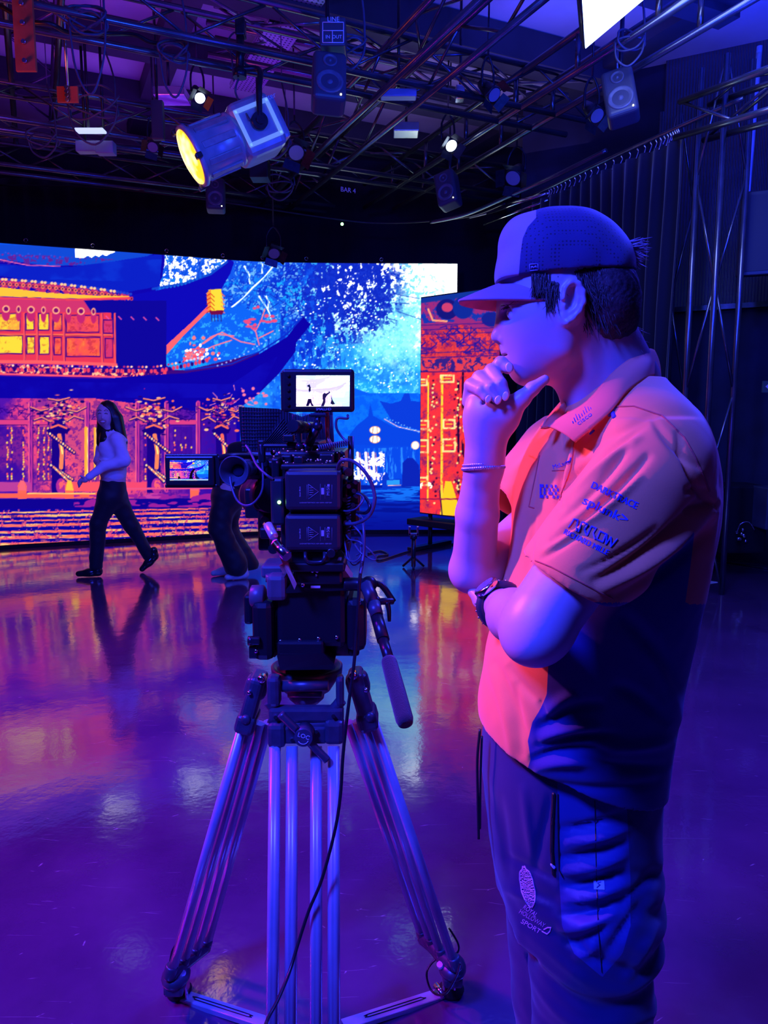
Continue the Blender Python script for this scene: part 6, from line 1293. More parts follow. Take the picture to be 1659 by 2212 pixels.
sf.cone(E(1400,925,1.04), E(1340,885,1.13), .045, .045, .05); sf.cone(E(1425,985,1.01), E(1400,950,1.14), .066, .066, .05)    # near shoulder
sf.cone(E(1250,930,1.33), E(1320,880,1.22), .055, .055, .05)
# near sleeve
sl = Field((.08, .78, .98), (.58, 1.30, 1.50), .0034)
SA, SB = E(1415,1005,.99), E(1235,1245,.915)
sl.cone(SA, SB, .071, .068, .0); sl.cone(E(1450,1075,1.04), E(1330,1200,.96), .056, .053, .05)
hemP, hemN = E(1240,1250,.90), (SB-SA)/np.linalg.norm(SB-SA); h1, h2 = P(1155,1210,.92), P(1325,1295,.90); ex = (Vector(h2)-Vector(h1)).normalized(); dpt = Vector((0,1,0)).cross(ex).normalized(); dpt = dpt if dpt.z < 0 else -dpt
sl.plane(h1, dpt+Vector((0,.12,0)))
sf.F[:] = sf.F
# transfer sleeve into the shirt field
s0 = np.round((sl.lo-sf.lo)/sf.h).astype(int)
g = sf.grid(sf.lo, sf.lo+sf.h*sf.n)
def tri_sample(fd, X, Y, Z):
    q = [(X-fd.lo[0])/fd.h, (Y-fd.lo[1])/fd.h, (Z-fd.lo[2])/fd.h]; sh = fd.F.shape
    X_, Y_, Z_ = np.broadcast_arrays(*q); ok = (X_ >= 0)&(Y_ >= 0)&(Z_ >= 0)&(X_ < sh[0]-1)&(Y_ < sh[1]-1)&(Z_ < sh[2]-1)
    out = np.full(X_.shape, .2, np.float32); x, y, z = X_[ok], Y_[ok], Z_[ok]; i, j, k = x.astype(int), y.astype(int), z.astype(int); fx, fy, fz = x-i, y-j, z-k; F = fd.F; v = 0
    for a_ in (0,1):
        for b_ in (0,1):
            for c_ in (0,1): v = v+F[i+a_, j+b_, k+c_]*(fx if a_ else 1-fx)*(fy if b_ else 1-fy)*(fz if c_ else 1-fz)
    out[ok] = v; return out
sld, X, Y, Z = g; sf.comb(sld, tri_sample(sl, X, Y, Z), .022, 'u')
# far sleeve
s2 = Field((.08, 1.05, 1.10), (.45, 1.50, 1.50), .0034); s2.cone(E(1205,985,1.34), E(1120,1085,1.27), .072, .066, .0); k0 = E(1090,1090,1.27)
s2.plane(E(1080,1085,1.27), (-.45,-.2,-.75)); s2.cone(E(1150,1050,1.29), E(1070,1140,1.24), .056, .060, 0, 's'); sf.comb(sld, tri_sample(s2, X, Y, Z), .022, 'u')
# neck hole
sf.cone(E(1318,800,1.165), E(1335,880,1.18), .062, .058, .012, 's')
# hem cut: high at the front, low at the side
hA, hB = P(1132,1672,1.0), P(1300,1728,1.0); sf.mod(lambda X, Y, Z: 0*X+0*Y+0*Z)
sf.plane(P(1290,1722,1.02), Vector((-.33,.05,-1)))
# cloth folds
sf.mod(lambda X, Y, Z: .0022*sin3(X,Y,Z,24,2)+.0006*sin3(X,Y,Z,70,1))
FOLDS = [(1195,1165,1400,985,.010,9,10),(1180,1190,1380,1030,-.008,9,10),(1215,1120,1360,960,.007,8,8),(1172,1205,1300,1110,.005,7,4),(1235,1040,1395,915,.009,9,-6),(1225,1075,1380,945,-.007,9,-4),(1260,980,1410,895,.006,8,-4),
 (1300,1275,1545,1085,-.010,11,18),(1285,1255,1530,1060,.010,10,18),(1330,1290,1520,1150,.008,10,16),(1255,1235,1420,1140,.005,8,8),(1510,1010,1410,905,.007,8,-8),(1540,1095,1465,935,.009,6,-14),(1548,1060,1530,1200,-.006,10),(1545,1085,1490,1110,.010,8),(1530,1060,1480,1060,.006,7),
 (1212,900,1222,1010,.006,8,6),(1232,960,1205,1100,.008,7,6),(1245,950,1218,1090,-.007,7,6),(1155,1120,1135,1260,.004,7),(1135,960,1100,1080,-.004,9),(1160,985,1148,1090,.004,5),
 (1100,1440,1170,1520,.005,11,6),(1072,1430,1128,1630,.005,10,-8),(1058,1450,1105,1640,-.003,9,-8),(1112,1480,1148,1620,.004,9,6),(1165,1515,1190,1560,.005,7),
 (1160,1575,1300,1520,.010,12,-10),(1170,1600,1290,1570,-.012,13,-10),(1175,1555,1240,1500,-.010,12,-8),(1150,1640,1310,1625,.012,10,-12),(1155,1615,1340,1590,.009,10,-10),(1160,1660,1300,1655,-.008,10,-10),(1300,1615,1450,1600,-.008,12,6),(1180,1690,1420,1690,.006,10,14),(1250,1640,1440,1655,.008,11,10),(1440,1560,1330,1480,.008,14,8),(1465,1560,1400,1400,-.006,16,8),(1460,1480,1350,1330,.007,16,8)]
Vs, Qs = sf.extract(); Vs = relax(Vs, Qs, 2); Vs = crease_cloth(Vs, Qs, FOLDS); me = mesh_np('polo_shirt', [(Vs, Qs)]); shirt = link('polo_shirt', me, [panel_mat('polo_knit', (.90,.26,.085), (.014,.02,.16), ORG)], man)
# navy side panel: follows the seams of the garment
px_, py_ = proj(Vs); cen = Vs
def seam(y, pts): return np.interp(y, [p[1] for p in pts], [p[0] for p in pts])
front = seam(py_, [(1330,1150),(1250,1290),(1185,1420),(1181,1500),(1168,1530),(1150,1560),(1140,1600),(1146,1640),(1134,1680),(1140,1740)])
back_ = np.where(py_ > 1303, 2000, seam(py_, [(1500,1150),(1492,1220),(1480,1305)]))
ab_ = SB-SA; tt = np.clip(((cen-SA)@ab_)/(ab_@ab_), -.2, 1.3); ds = np.linalg.norm(cen-SA-tt[:, None]*ab_, axis=1)
edge = np.minimum.reduce([px_-front, back_-px_, (py_-np.interp(px_, [1150,1320,1400,1500], [1150,1300,1215,1143]))*.8]); edge = np.where((py_ > 1303)&(px_ > 1470), np.minimum(py_-1303, 50), edge)
edge = np.where(cen[:, 1] > 1.17, -9, edge); edge = np.where((tt > .05)&(cen[:,1] < 1.0)&(py_ < 1302), np.minimum(edge, (ds-.088)*700), edge)
set_edge(me, edge)
bs = BVHTree.FromPolygons([Vector(v) for v in Vs], [tuple(int(i) for i in q) for q in Qs])
def on_shirt(x, y, off=.0006):
    o_ = Vector((0,0,CAM_H)); d = ray(x, y); h = bs.ray_cast(o_, d.normalized(), 3.0)
    return h[0]+h[1]*off if h[0] is not None and h[1].dot(d) < 0 else (h[0]-d.normalized()*off if h[0] is not None else P(x, y, 1.0))
def decal(name, me_, c, right_px, hgt_px, m, par, bvh_fn=on_shirt, th=.0):
    """lettering laid on the cloth: c = centre, right_px = direction and length of the word, hgt_px = cap height"""
    xs = np.array([v.co.x for v in me_.vertices]); ys = np.array([v.co.y for v in me_.vertices]); w_ = xs.max()-xs.min(); h_ = ys.max()-ys.min(); cxm, cym = (xs.max()+xs.min())/2, (ys.max()+ys.min())/2
    R_ = np.array(right_px, float); U_ = np.array((R_[1], -R_[0])); U_ = U_/np.linalg.norm(U_)*hgt_px
    for v in me_.vertices:
        a_, b_ = (v.co.x-cxm)/w_, (v.co.y-cym)/h_; x = c[0]+R_[0]*a_+U_[0]*b_; y = c[1]+R_[1]*a_+U_[1]*b_; v.co = bvh_fn(x, y)
    return link(name, me_, m, par, smooth=False)
def subdiv(me_, cuts_len=.12):
    bm = bmesh.new(); bm.from_mesh(me_); bmesh.ops.triangulate(bm, faces=bm.faces)
    for _ in range(3):
        es = [e for e in bm.edges if e.calc_length() > cuts_len]
        if not es: break
        bmesh.ops.subdivide_edges(bm, edges=es, cuts=1); bmesh.ops.triangulate(bm, faces=bm.faces)
    bm.to_mesh(me_); bm.free(); return me_
INK = mat('dark_blue_print', (.04,.03,.30), .6, noise=(40,.1)); INKS = mat('sleeve_print_blue', (.05,.07,.50), .6, noise=(40,.1))
def word(s, c, rv, h, m=INKS, bold=0):
    t_ = text_mesh(s, 1.0); subdiv(t_, .2); decal('printed_lettering', t_, c, rv, h, m, shirt)
    if bold:
        t_ = text_mesh(s, 1.0); subdiv(t_, .2); decal('printed_lettering', t_, (c[0]+bold, c[1]+bold*.3), rv, h, m, shirt)
word('DARKTRACE', (1327,1070), (97,46), 15, INKS, 1.5); word('splunk>', (1306,1104), (94,44), 26, INKS, 1.5); word('RICHARD MILLE', (1266,1171), (94,46), 12, INKS, 1.2)
def strokes(name, lines, w_, m, par, fn=on_shirt, sub=6):
    mb = MB()
    for L in lines:
        pts = []
        for (a_, b_) in zip(L[:-1], L[1:]):
            for k in range(sub): pts.append(fn(a_[0]+(b_[0]-a_[0])*k/sub, a_[1]+(b_[1]-a_[1])*k/sub))
        pts.append(fn(*L[-1]))
        for i in range(len(pts)-1): mb.cyl(pts[i], pts[i+1], w_, n=6, sm=False)
        for p in pts: mb.ball(p, w_, 6)
    return mb.build(name, m, par)
# stylised ARROW word made of angular strokes
ux, uy = np.array((.905,.425)), np.array((.30,-.955))
def AW(u_, v_): q = np.array((1230,1128))+ux*u_+uy*v_; return (q[0], q[1])
strokes('printed_lettering', [[AW(2,-10),AW(8,10),AW(16,12),AW(20,-10)], [AW(24,-10),AW(27,12),AW(39,12),AW(36,0),AW(44,-10)], [AW(46,-10),AW(49,12),AW(60,12),AW(57,0),AW(64,-10)], [AW(68,-9),AW(70,10),AW(84,10),AW(82,-9),AW(68,-9)], [AW(86,10),AW(90,-10),AW(96,8),AW(102,-10),AW(110,10)]], .0011, INKS, shirt)
word('McLaren', (1214,1003), (38,-12), 9, INK); strokes('printed_mark', [[(1223,999),(1231,996),(1233,990)]], .0012, INK, shirt)
strokes('printed_mark', [[(1193,1017),(1218,1016)]], .0004, mat('red_fine_print', (.5,.05,.05), .6), shirt)
chk = [(0,0),(0,1),(0,2),(0,3),(1,0),(1,3),(2,1),(2,2),(3,0),(3,3),(4,1),(4,2),(5,0),(6,1),(5,2),(6,3),(7,0),(7,2),(8,1),(8,3)]
mbv = bmesh.new()
for (i, j) in chk:
    x0, y0 = 1167+i*4.4, 1046+j*7.6+i*.2; x0 += (0 if i < 4 else 1); v_ = [mbv.verts.new(on_shirt(x, y, .0012)) for x, y in ((x0,y0),(x0+4.2,y0+.3),(x0+4.2,y0+7),(x0,y0+6.8))]; mbv.faces.new(v_)
me_ = bpy.data.meshes.new('printed_mark'); mbv.to_mesh(me_); mbv.free(); link('printed_mark', me_, INK, shirt)
word('cadence', (1153,988), (20,9), 6, mat('yellow_orange_print', (.75,.30,.02), .6, noise=(30,.1)))
# placket strip, buttons seam, armhole and yoke seams
SEAM = mat('shirt_seam_thread', (.55,.10,.06), .8, noise=(40,.1))
strokes('stitched_seam', [[(1230,892),(1290,880),(1370,878),(1430,898),(1478,945),(1500,985),(1520,1030),(1532,1060)]], .0011, SEAM, shirt, sub=8)
strokes('stitched_seam', [[(1157,1211),(1190,1224),(1240,1250),(1290,1276),(1322,1293)]], .0009, SEAM, shirt, sub=8)
strokes('stitched_seam', [[(1226,900),(1250,930),(1240,960),(1232,1010),(1215,1060),(1210,1080)]], .0009, SEAM, shirt, sub=8)
strokes('placket_edge', [[(1166,985),(1152,1050),(1143,1094),(1154,1097)]], .0009, SEAM, shirt, sub=8)
# collar
def sheet(name, inner, outer, th, m, par, nx=28, ny=7, bulge=.0):
    I_ = crom([Vector(p) for p in inner], nx//(len(inner)-1)); O_ = crom([Vector(p) for p in outer], nx//(len(outer)-1)); n = min(len(I_), len(O_))
    ri = [I_[int(i*(len(I_)-1)/(n-1))] for i in range(n)]; ro = [O_[int(i*(len(O_)-1)/(n-1))] for i in range(n)]; bm = bmesh.new(); R_ = []
    for a_, b_ in zip(ri, ro):
        R_.append([bm.verts.new(a_+(b_-a_)*(j/ny)+Vector((0,-1,.3))*bulge*math.sin(math.pi*j/ny)) for j in range(ny+1)])
    for i in range(n-1):
        for j in range(ny): f = bm.faces.new((R_[i][j], R_[i+1][j], R_[i+1][j+1], R_[i][j+1])); f.smooth = True
    bmesh.ops.recalc_face_normals(bm, faces=bm.faces); me_ = bpy.data.meshes.new(name); bm.to_mesh(me_); bm.free(); o = link(name, me_, m, par); q = o.modifiers.new('s', 'SOLIDIFY'); q.thickness = th; q.offset = 0; return o
COLM = mat('collar_orange_rib', (.82,.20,.10), .8, 0, .25, sheen=.25, bump=(1200,.4,.0006))
colr = sheet('collar', [P(1412,757,1.19), P(1392,757,1.13), P(1330,800,1.085), P(1268,868,1.06), P(1215,900,1.06), P(1184,921,1.065)],
             [P(1426,812,1.20), P(1404,816,1.10), P(1355,847,1.045), P(1322,886,1.025), P(1285,920,1.02), P(1243,956,1.03)], .0035, COLM, shirt, 30, 8, .006)
sheet('collar', [P(1412,757,1.19), P(1385,775,1.24), P(1310,820,1.26), P(1255,850,1.22), P(1232,858,1.17)], [P(1426,812,1.20), P(1395,835,1.29), P(1300,880,1.30), P(1230,905,1.24), P(1168,922,1.16)], .0035, COLM, shirt, 30, 8, 0)
sheet('collar', [P(1232,858,1.17), P(1215,872,1.14), P(1195,892,1.12), P(1180,905,1.10)], [P(1225,905,1.13), P(1205,915,1.11), P(1185,925,1.09), P(1168,925,1.085)], .003, COLM, shirt, 18, 5, 0)
cvh = BVHTree.FromObject(colr, bpy.context.evaluated_depsgraph_get()) if False else None
bpy.context.view_layer.update()
cb = bmesh.new(); cb.from_mesh(colr.data)
off_ = Vector((0,0,0)); q_ = colr.parent
while q_ is not None: off_ += q_.location; q_ = q_.parent
for v in cb.verts: v.co += off_
bcol = BVHTree.FromBMesh(cb)
def on_collar(x, y, off=.0026):
    d = ray(x, y).normalized(); h = bcol.ray_cast(Vector((0,0,CAM_H)), d, 3.0); return h[0]-d*off if h[0] is not None else P(x, y, 1.02)
t_ = text_mesh('cisco', 1.0); subdiv(t_, .2); decal('collar_lettering', t_, (1262,904), (30,-22), 9, INK, colr, on_collar)
bars = [(1238,914,4),(1243,911,9),(1248,907,13),(1253,903,9),(1258,899,6),(1263,895,9),(1268,891,13),(1273,887,9),(1277,884,4)]
strokes('collar_emblem', [[(x,y),(x-h*.35,y-h*.9)] for x, y, h in bars], .0007, INK, colr, on_collar, 2); cb.free()
strokes('printed_mark', [[(1326,880),(1319,890),(1318,897),(1324,893),(1327,901)], [(1328,884),(1322,892)]], .003, INKS, shirt, sub=3)
strokes('printed_mark', [[(1276,937),(1283,931)]], .0018, INKS, shirt, sub=3)
# ---- trousers
TRO = mat('navy_track_trousers', (.02,.022,.14), .55, 0, .4, sheen=.2, bump=(500,.25,.0005)); SAT = mat('satin_navy_side_panel', (.03,.05,.28), .30, 0, .6, bump=(30,.25,.004))
tf = Field((.05, .93, .0), (.52, 1.42, 1.02), .0052)
z_, cx3, cy3, a3, b3 = prof([(1560,1050,1425,1.17,.13),(1640,1042,1420,1.17,.14),(1720,1048,1418,1.17,.145),(1800,1056,1412,1.17,.15),(1880,1070,1404,1.17,.145),(1950,1088,1396,1.17,.14)])
tf.loft(z_, cx3, cy3, a3, b3, [0]*len(z_), 0, 'u', 2.2)
KL, KR = (.285,1.09), (.225,1.27)
tf.cone((.333,1.10,.72), (.340,1.09,.42), .102, .091, .05); tf.cone((.345,1.09,.42), (.350,1.09,.06), .088, .075, .02)
tf.cone((.305,1.25,.72), (.328,1.27,.42), .095, .084, .05); tf.cone((.328,1.27,.42), (.335,1.27,.06), .080, .070, .02)
tf.plane((0,0,.05), (0,0,-1))
def tfold(X, Y, Z):
    s = 0
    for k, (zc, am) in enumerate(((.82,.004),(.78,.005),(.745,-.004),(.71,.006),(.675,-.005),(.64,.005),(.60,-.005),(.56,.004),(.50,-.004),(.45,.004))):
        s = s+am*np.exp(-((Z-zc+.18*(X-.3)+.012*np.sin(30*X+k))/.010)**2)*np.clip((1.17-Y)/.1, 0, 1)*np.clip((X-.20)/.08, 0, 1)
    return s+.0025*sin3(X,Y,Z,22,4)+.0010*sin3(X,Y,Z,55,2)
tf.mod(tfold); Vt, Qt = tf.extract(); Vt = relax(Vt, Qt, 1)
TF = [(1210+a_, 1790+k*31, 1350+b_, 1755+k*31, am, 9, 8) for k, (a_, b_, am) in enumerate(((0,0,.008),(10,10,-.007),(0,5,.009),(0,0,-.008),(5,0,.010),(0,0,-.009),(0,0,.009),(0,-20,-.008),(10,-40,.008),(30,-60,-.006)))]+[(1090,1850,1200,1900,.005,9),(1090,1920,1190,1960,-.005,9),(1080,1720,1100,1900,.004,10),(1130,1700,1150,1850,-.004,9),(1190,1720,1150,1900,.004,9),(1300,2080,1400,1930,.007,12),(1080,2040,1160,2080,.007,8),(1120,2000,1130,2200,-.005,10),(1420,1880,1340,1960,.008,12),(1350,2120,1420,2000,-.007,12)]
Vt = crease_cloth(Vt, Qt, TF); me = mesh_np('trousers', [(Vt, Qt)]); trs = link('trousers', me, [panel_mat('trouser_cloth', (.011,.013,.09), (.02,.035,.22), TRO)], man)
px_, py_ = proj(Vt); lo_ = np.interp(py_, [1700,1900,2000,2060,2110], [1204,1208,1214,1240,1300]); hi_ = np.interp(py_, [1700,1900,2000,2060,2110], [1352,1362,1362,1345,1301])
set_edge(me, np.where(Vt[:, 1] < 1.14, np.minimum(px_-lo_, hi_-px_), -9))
bs_old = bs; btr = BVHTree.FromPolygons([Vector(v) for v in Vt], [tuple(int(i) for i in q) for q in Qt])
def on_tr(x, y, off=.0012):
    d = ray(x, y).normalized(); h = btr.ray_cast(Vector((0,0,CAM_H)), d, 3.0); return h[0]-d*off if h[0] is not None else P(x, y, 1.05)
THREAD = mat('pink_white_embroidery', (.85,.45,.75), .6, noise=(60,.2)); BLUT = mat('pale_blue_patch', (.35,.45,.9), .6, noise=(60,.1))
# crest: layered small stitches inside the outline of the emblem
cl = []; cr_ = random.Random(9)
def crest_w(y): return np.interp(y, [1871,1878,1884,1900,1910,1925,1940,1952,1960], [2,4,11,14,14,15,12,8,2])
for y in np.arange(1872, 1960, 3.2):
    cxx = 1131+(y-1871)*.19; w_ = crest_w(y); xa = cxx-w_
    while xa < cxx+w_:
        L_ = cr_.uniform(2,5); cl.append([(xa,y),(min(xa+L_, cxx+w_),y+cr_.uniform(-1.6,1.6))]); xa += L_+cr_.uniform(.5,2)
strokes('embroidered_crest', cl, .0006, THREAD, trs, on_tr, 2)
strokes('crest_outline', [[(1131+(y-1871)*.19+s*crest_w(y), y) for y in np.arange(1872,1961,5.5)] for s in (-1,1)], .0009, THREAD, trs, on_tr, 1)
for s_t, c, rv in (('ROYAL', (1146,1968), (28,20)), ('HOLLOWAY', (1150,1984), (54,32)), ('SPORT', (1147,2001), (40,24))):
    t_ = text_mesh(s_t, 1.0); subdiv(t_, .3); decal('embroidered_lettering', t_, c, rv, 10, THREAD, trs, on_tr)
strokes('maker_mark', [[(1175,2008),(1183,2004),(1190,2004),(1188,2012),(1182,2018),(1171,2012)]], .0009, THREAD, trs, on_tr, 2)
bm = bmesh.new(); v_ = [bm.verts.new(on_tr(x, y, .0015)) for x, y in ((1282,1900),(1305,1902),(1306,1922),(1283,1921))]; bm.faces.new(v_); me_ = bpy.data.meshes.new('patch'); bm.to_mesh(me_); bm.free(); link('woven_patch', me_, BLUT, trs)
strokes('patch_mark', [[(1298,1906),(1291,1908),(1296,1912),(1290,1917)]], .0010, TRO, trs, lambda x, y: on_tr(x, y, .002), 2)
BLK = mat('black_zip_tape', (.01,.01,.012), .5, noise=(30,.1))
strokes('pocket_zip', [[(1196,1716),(1193,1780),(1192,1840),(1196,1888)]], .0030, BLK, trs, on_tr, 8); strokes('zip_pull', [[(1192,1868),(1197,1874)]], .0024, BLUT, trs, lambda x, y: on_tr(x, y, .003), 2)
strokes('pocket_edge', [[(1205,1716),(1206,1800),(1208,1880),(1216,1895)]], .0010, BLK, trs, on_tr, 8); strokes('panel_seam', [[(1285,1730),(1287,1850),(1292,2000),(1300,2100)]], .0006, BLK, trs, on_tr, 10)
mb = MB(); mb.tube([P(1037,1575,1.12), P(1031,1640,1.12), P(1032,1720,1.12), P(1034,1812,1.12)], .0022, 8); mb.tube([P(1041,1590,1.12), P(1038,1680,1.12), P(1037,1790,1.12)], .0018, 8); mb.build('drawstring', BLK, trs)

# shoes
for (x, y) in ((.35,1.09),(.335,1.27)):
    fs = Field((x-.22, y-.07, 0), (x+.08, y+.07, .13), .005); fs.cone((x+.01,y,.045), (x-.06,y,.05), .042, .040, .02); fs.cone((x-.05,y,.035), (x-.16,y,.03), .040, .032, .03); fs.plane((0,0,.004), (0,0,-1)); V_, Q_ = fs.extract()
    link('shoe', mesh_np('shoe', [(V_, Q_)]), mat('white_trainer_leather', (.6,.6,.62), .5, noise=(30,.1)), man)
# ---- bracelets and watch
BR = mat('braided_silver_band', (.45,.42,.6), .3, .7, noise=(90,.4))
for (yc, r_, th) in ((1003,.0305,.0015),(1011,.0312,.0022)):
    c = E(1044,yc,1.132); mb = MB(); mb.tube([Vector(c)+Vector((r_*math.cos(t), r_*math.sin(t), .003*math.cos(t+1))) for t in np.linspace(0, 2*math.pi, 17)[:-1]], th, 8, closed=True, res=3)
    for k in range(60): t = k*2*math.pi/60; mb.ball(Vector(c)+Vector((r_*math.cos(t), r_*math.sin(t), .003*math.cos(t+1))), th*1.35, 6)
    mb.build('bracelet', BR, man)
wc_ = E(1082,1308,1.105); ax_ = Vector(E(1060,1300,1.17)-E(1108,1330,1.02)).normalized(); s1 = ax_.orthogonal().normalized(); s2_ = ax_.cross(s1)
mb = MB(); mb.tube([Vector(wc_)+(s1*math.cos(t)+s2_*math.sin(t))*.0315 for t in np.linspace(0, 2*math.pi, 17)[:-1]], .0075, 8, closed=True, res=3); wt = mb.build('wristwatch', mat('dark_watch_strap', (.03,.03,.05), .4, noise=(60,.2)), man)
fd = (Vector((-.45,-.65,.7))-ax_*Vector((-.45,-.65,.7)).dot(ax_)).normalized(); fc = Vector(wc_)+fd*.033
mb = MB(); mb.lathe(fc-fd*.002, fc+fd, [(0,.019),(.003,.0205),(.008,.0205),(.010,.0185),(.0102,.002)], 28); mb.build('watch_case', STEEL, wt)
mb = MB(); mb.cyl(fc+fd*.0078, fc+fd*.0088, .0165, n=28); mb.build('watch_face', mat('watch_dial', (.10,.12,.25), .2, noise=(60,.3)), wt)
mb = MB()
for k in range(22):
    t = k*2*math.pi/22; p = Vector(wc_)+(s1*math.cos(t)+s2_*math.sin(t))*.0385
    mb.ball(p+ax_*random.uniform(-.004,.004), .0018, 6)
mb.build('strap_stud', STEEL, wt)
# ================================================================== DANCER IN THE WHITE SWEATER
def figure(label, loc):
    t = root('person', loc, label, 'person'); t.location.z = 0; return t
WY = 6.9
wm = figure('person with long dark hair in a white sweater striding to the left before the screen', P(235, 1200, WY))
px2 = lambda n: n*WY/F_PX       # picture measure -> metres at her distance
SK2 = mat('skin_dancer', (.66,.42,.42), .5, 0, .4, noise=(20,.05))
def fld(x0, y0, x1, y1, h=.008, dy=.45, Yc=WY):
    a, b = P(x0, y1, Yc), P(x1, y0, Yc); return Field((a.x, Yc-dy, max(a.z, 0.0)), (b.x, Yc+dy, b.z), h)
W = lambda x, y, d=0: np.array(P(x, y, WY+d))
f = fld(150, 850, 370, 1262, .0075, .5)
f.ell(W(227,893), (.074,.080,.105), 0); f.ell(W(226,904,-.03), (.064,.062,.082), .03); f.cone(W(222,898,-.090), W(221.5,903,-.096), .008,.010,.010)
f.ell(W(222,911,-.085), (.024,.018,.011), .006); f.ell(W(222,911,-.100), (.018,.010,.005), .004, 's')
for s in (-1,1): f.ell(W(222+s*7,893,-.09), (.013,.010,.006), .006, 's')
f.cone(W(234,925), W(238,945), .045, .050, .03)
f.cone(W(246,960), W(245,1035), .10, .11, .04); f.cone(W(243,1045), W(243,1068), .095, .10, .04)
f.cone(W(236,1070,-.03), W(211,1130,-.04), .075, .055, .03); f.cone(W(211,1130,-.04), W(206,1225,-.03), .058, .040, .02)
f.cone(W(252,1070,.08), W(282,1135,.12), .085, .06, .03); f.cone(W(282,1135,.12), W(322,1205,.2), .055, .038, .02)
# hands
for (x, y, d, sx) in ((182,1036,-.28,-1), (222,1000,-.17,-1)):
    f.ell(W(x,y,d), (.038,.020,.030), .01)
    for k in range(4): a_ = W(x+sx*6,y-2+k*3,d-.012+.008*k); b_ = W(x+sx*(12-k*.6),y+3+k*3.4,d-.015+.008*k); f.cone(a_, b_, .0105,.009,.004); f.cone(b_, W(x+sx*(14-k*.8),y+8+k*3,d-.01+.008*k), .009,.0078,.003)
    f.cone(W(x+sx*2,y-5,d-.02), W(x+sx*8,y-8,d-.03), .011,.009,.005)
V_, Q_ = f.extract(); V_ = relax(V_, Q_, 1); wb = link('body', mesh_np('body', [(V_, Q_)]), SK2, wm)
HB = mat('black_long_hair', (.006,.004,.006), .4, 0, .5, noise=(60,.4))
f = fld(190, 855, 285, 965, .0065, .3); f.ell(W(233,890,.02), (.088,.095,.108), 0); f.cone(W(249,905,.02), W(264,955,.0), .074, .048, .04); f.cone(W(225,905,.06), W(218,958,-.04), .066, .040, .03); f.cone(W(222,930,.0), W(226,950,-.08), .05, .045, .03)
f.ell(W(224,901,-.085), (.062,.085,.096), .008, 's'); f.cone(W(235,936,.0), W(229,957,-.06), .056,.048,.02)
f.mod(lambda X, Y, Z: .0015*np.sin(120*X+6*np.sin(8*Z))+.002*sin3(X,Y,Z,24)); V_, Q_ = f.extract(); V_ = relax(V_, Q_, 1); link('hair', mesh_np('hair', [(V_, Q_)]), HB, wm)
SWM = mat('white_knit_sweater', (.72,.66,.72), .8, 0, .3, sheen=.3, bump=(120,.3,.003))
f = fld(170, 915, 300, 1050, .007, .45)
f.cone(W(247,955), W(247,985), .118,.116,.03); f.cone(W(246,985), W(245,1024), .116,.114,.04); f.ell(W(232,968,-.09), (.08,.05,.07), .04)
f.cone(W(252,948,-.10), W(268,996,-.12), .060,.056,.04); f.cone(W(268,996,-.12), W(225,1006,-.20), .055,.042,.03); f.cone(W(225,1006,-.20), W(192,1031,-.27), .042,.032,.02)
f.cone(W(225,955,.12), W(214,995,.06), .058,.05,.04); f.cone(W(214,995,.06), W(228,1003,-.15), .048,.038,.02)
f.cone(W(238,926), W(240,940), .06, .07, .03); f.plane(W(246,1036), (0.02,0,-1)); f.cone(W(236,915,-.02), W(238,934,-.02), .050,.045,.006,'s')
f.mod(lambda X, Y, Z: .005*sin3(X,Y,Z,22,3)+.003*sin3(X,Y,Z,48,1)); V_, Q_ = f.extract(); V_ = relax(V_, Q_, 1); link('sweater', mesh_np('sweater', [(V_, Q_)]), SWM, wm)
PANT = mat('black_dress_trousers', (.012,.012,.018), .6, 0, .35, sheen=.15, bump=(80,.2,.002))
f = fld(190, 1030, 350, 1245, .0075, .5)
f.cone(W(244,1044), W(243,1070), .116,.124,.03); f.cone(W(235,1075,-.03), W(213,1130,-.04), .100,.076,.05); f.cone(W(213,1130,-.04), W(207,1222,-.03), .074,.060,.03)
f.cone(W(252,1075,.07), W(283,1135,.12), .098,.072,.05); f.cone(W(284,1135,.12), W(322,1203,.2), .070,.054,.03); f.plane(W(244,1034), (0,0,1)); f.plane((0,0,.07), (0,0,-1))
f.mod(lambda X, Y, Z: .006*sin3(X,Y,Z,16,5)+.003*sin3(X,Y,Z,40,2)); V_, Q_ = f.extract(); V_ = relax(V_, Q_, 1); link('trousers', mesh_np('trousers', [(V_, Q_)]), PANT, wm)
def shoe(a, b, m, par, r0=.042, r1=.034, h=.006, flat=True):
    a, b = np.array(a, float), np.array(b, float); lo = np.minimum(a, b)-.09; hi = np.maximum(a, b)+.10; lo[2] = max(lo[2], 0); ff = Field(lo, hi, h); ff.cone(a, a+(b-a)*.45, r0, r1+.004, .02); ff.cone(a+(b-a)*.4, b, r1+.004, r1*.8, .03); ff.cone(a+np.array((0,0,.01)), a+np.array((0,0,.06)), r0*.9, r0*.85, .02)
    if flat: ff.plane((0,0,.006), (0,0,-1))
    V_, Q_ = ff.extract(); o = link('shoe', mesh_np('shoe', [(relax(V_, Q_, 1), Q_)]), m, par); return o
LEA = mat('glossy_black_shoe_leather', (.015,.015,.02), .18, 0, .6, noise=(20,.2))
g0 = PZ(205,1240,.04); shoe((g0.x,WY-.03,.045), (g0.x-.17,WY-.06,.034), LEA, wm)
g1 = PZ(305,1230,.035); shoe((W(333,1207,.2)[0],WY+.2,.15), (g1.x,WY+.16,.034), LEA, wm, flat=True)
FM = mat('lip_colour', (.35,.05,.08), .4, noise=(30,.1)); 
mb = MB(); mb.ball(W(222,910.5,-.098), .017, 14, sc=(1,.3,.38)); mb.build('teeth', mat('teeth_white', (.8,.78,.78), .3, noise=(30,.05)), wb)
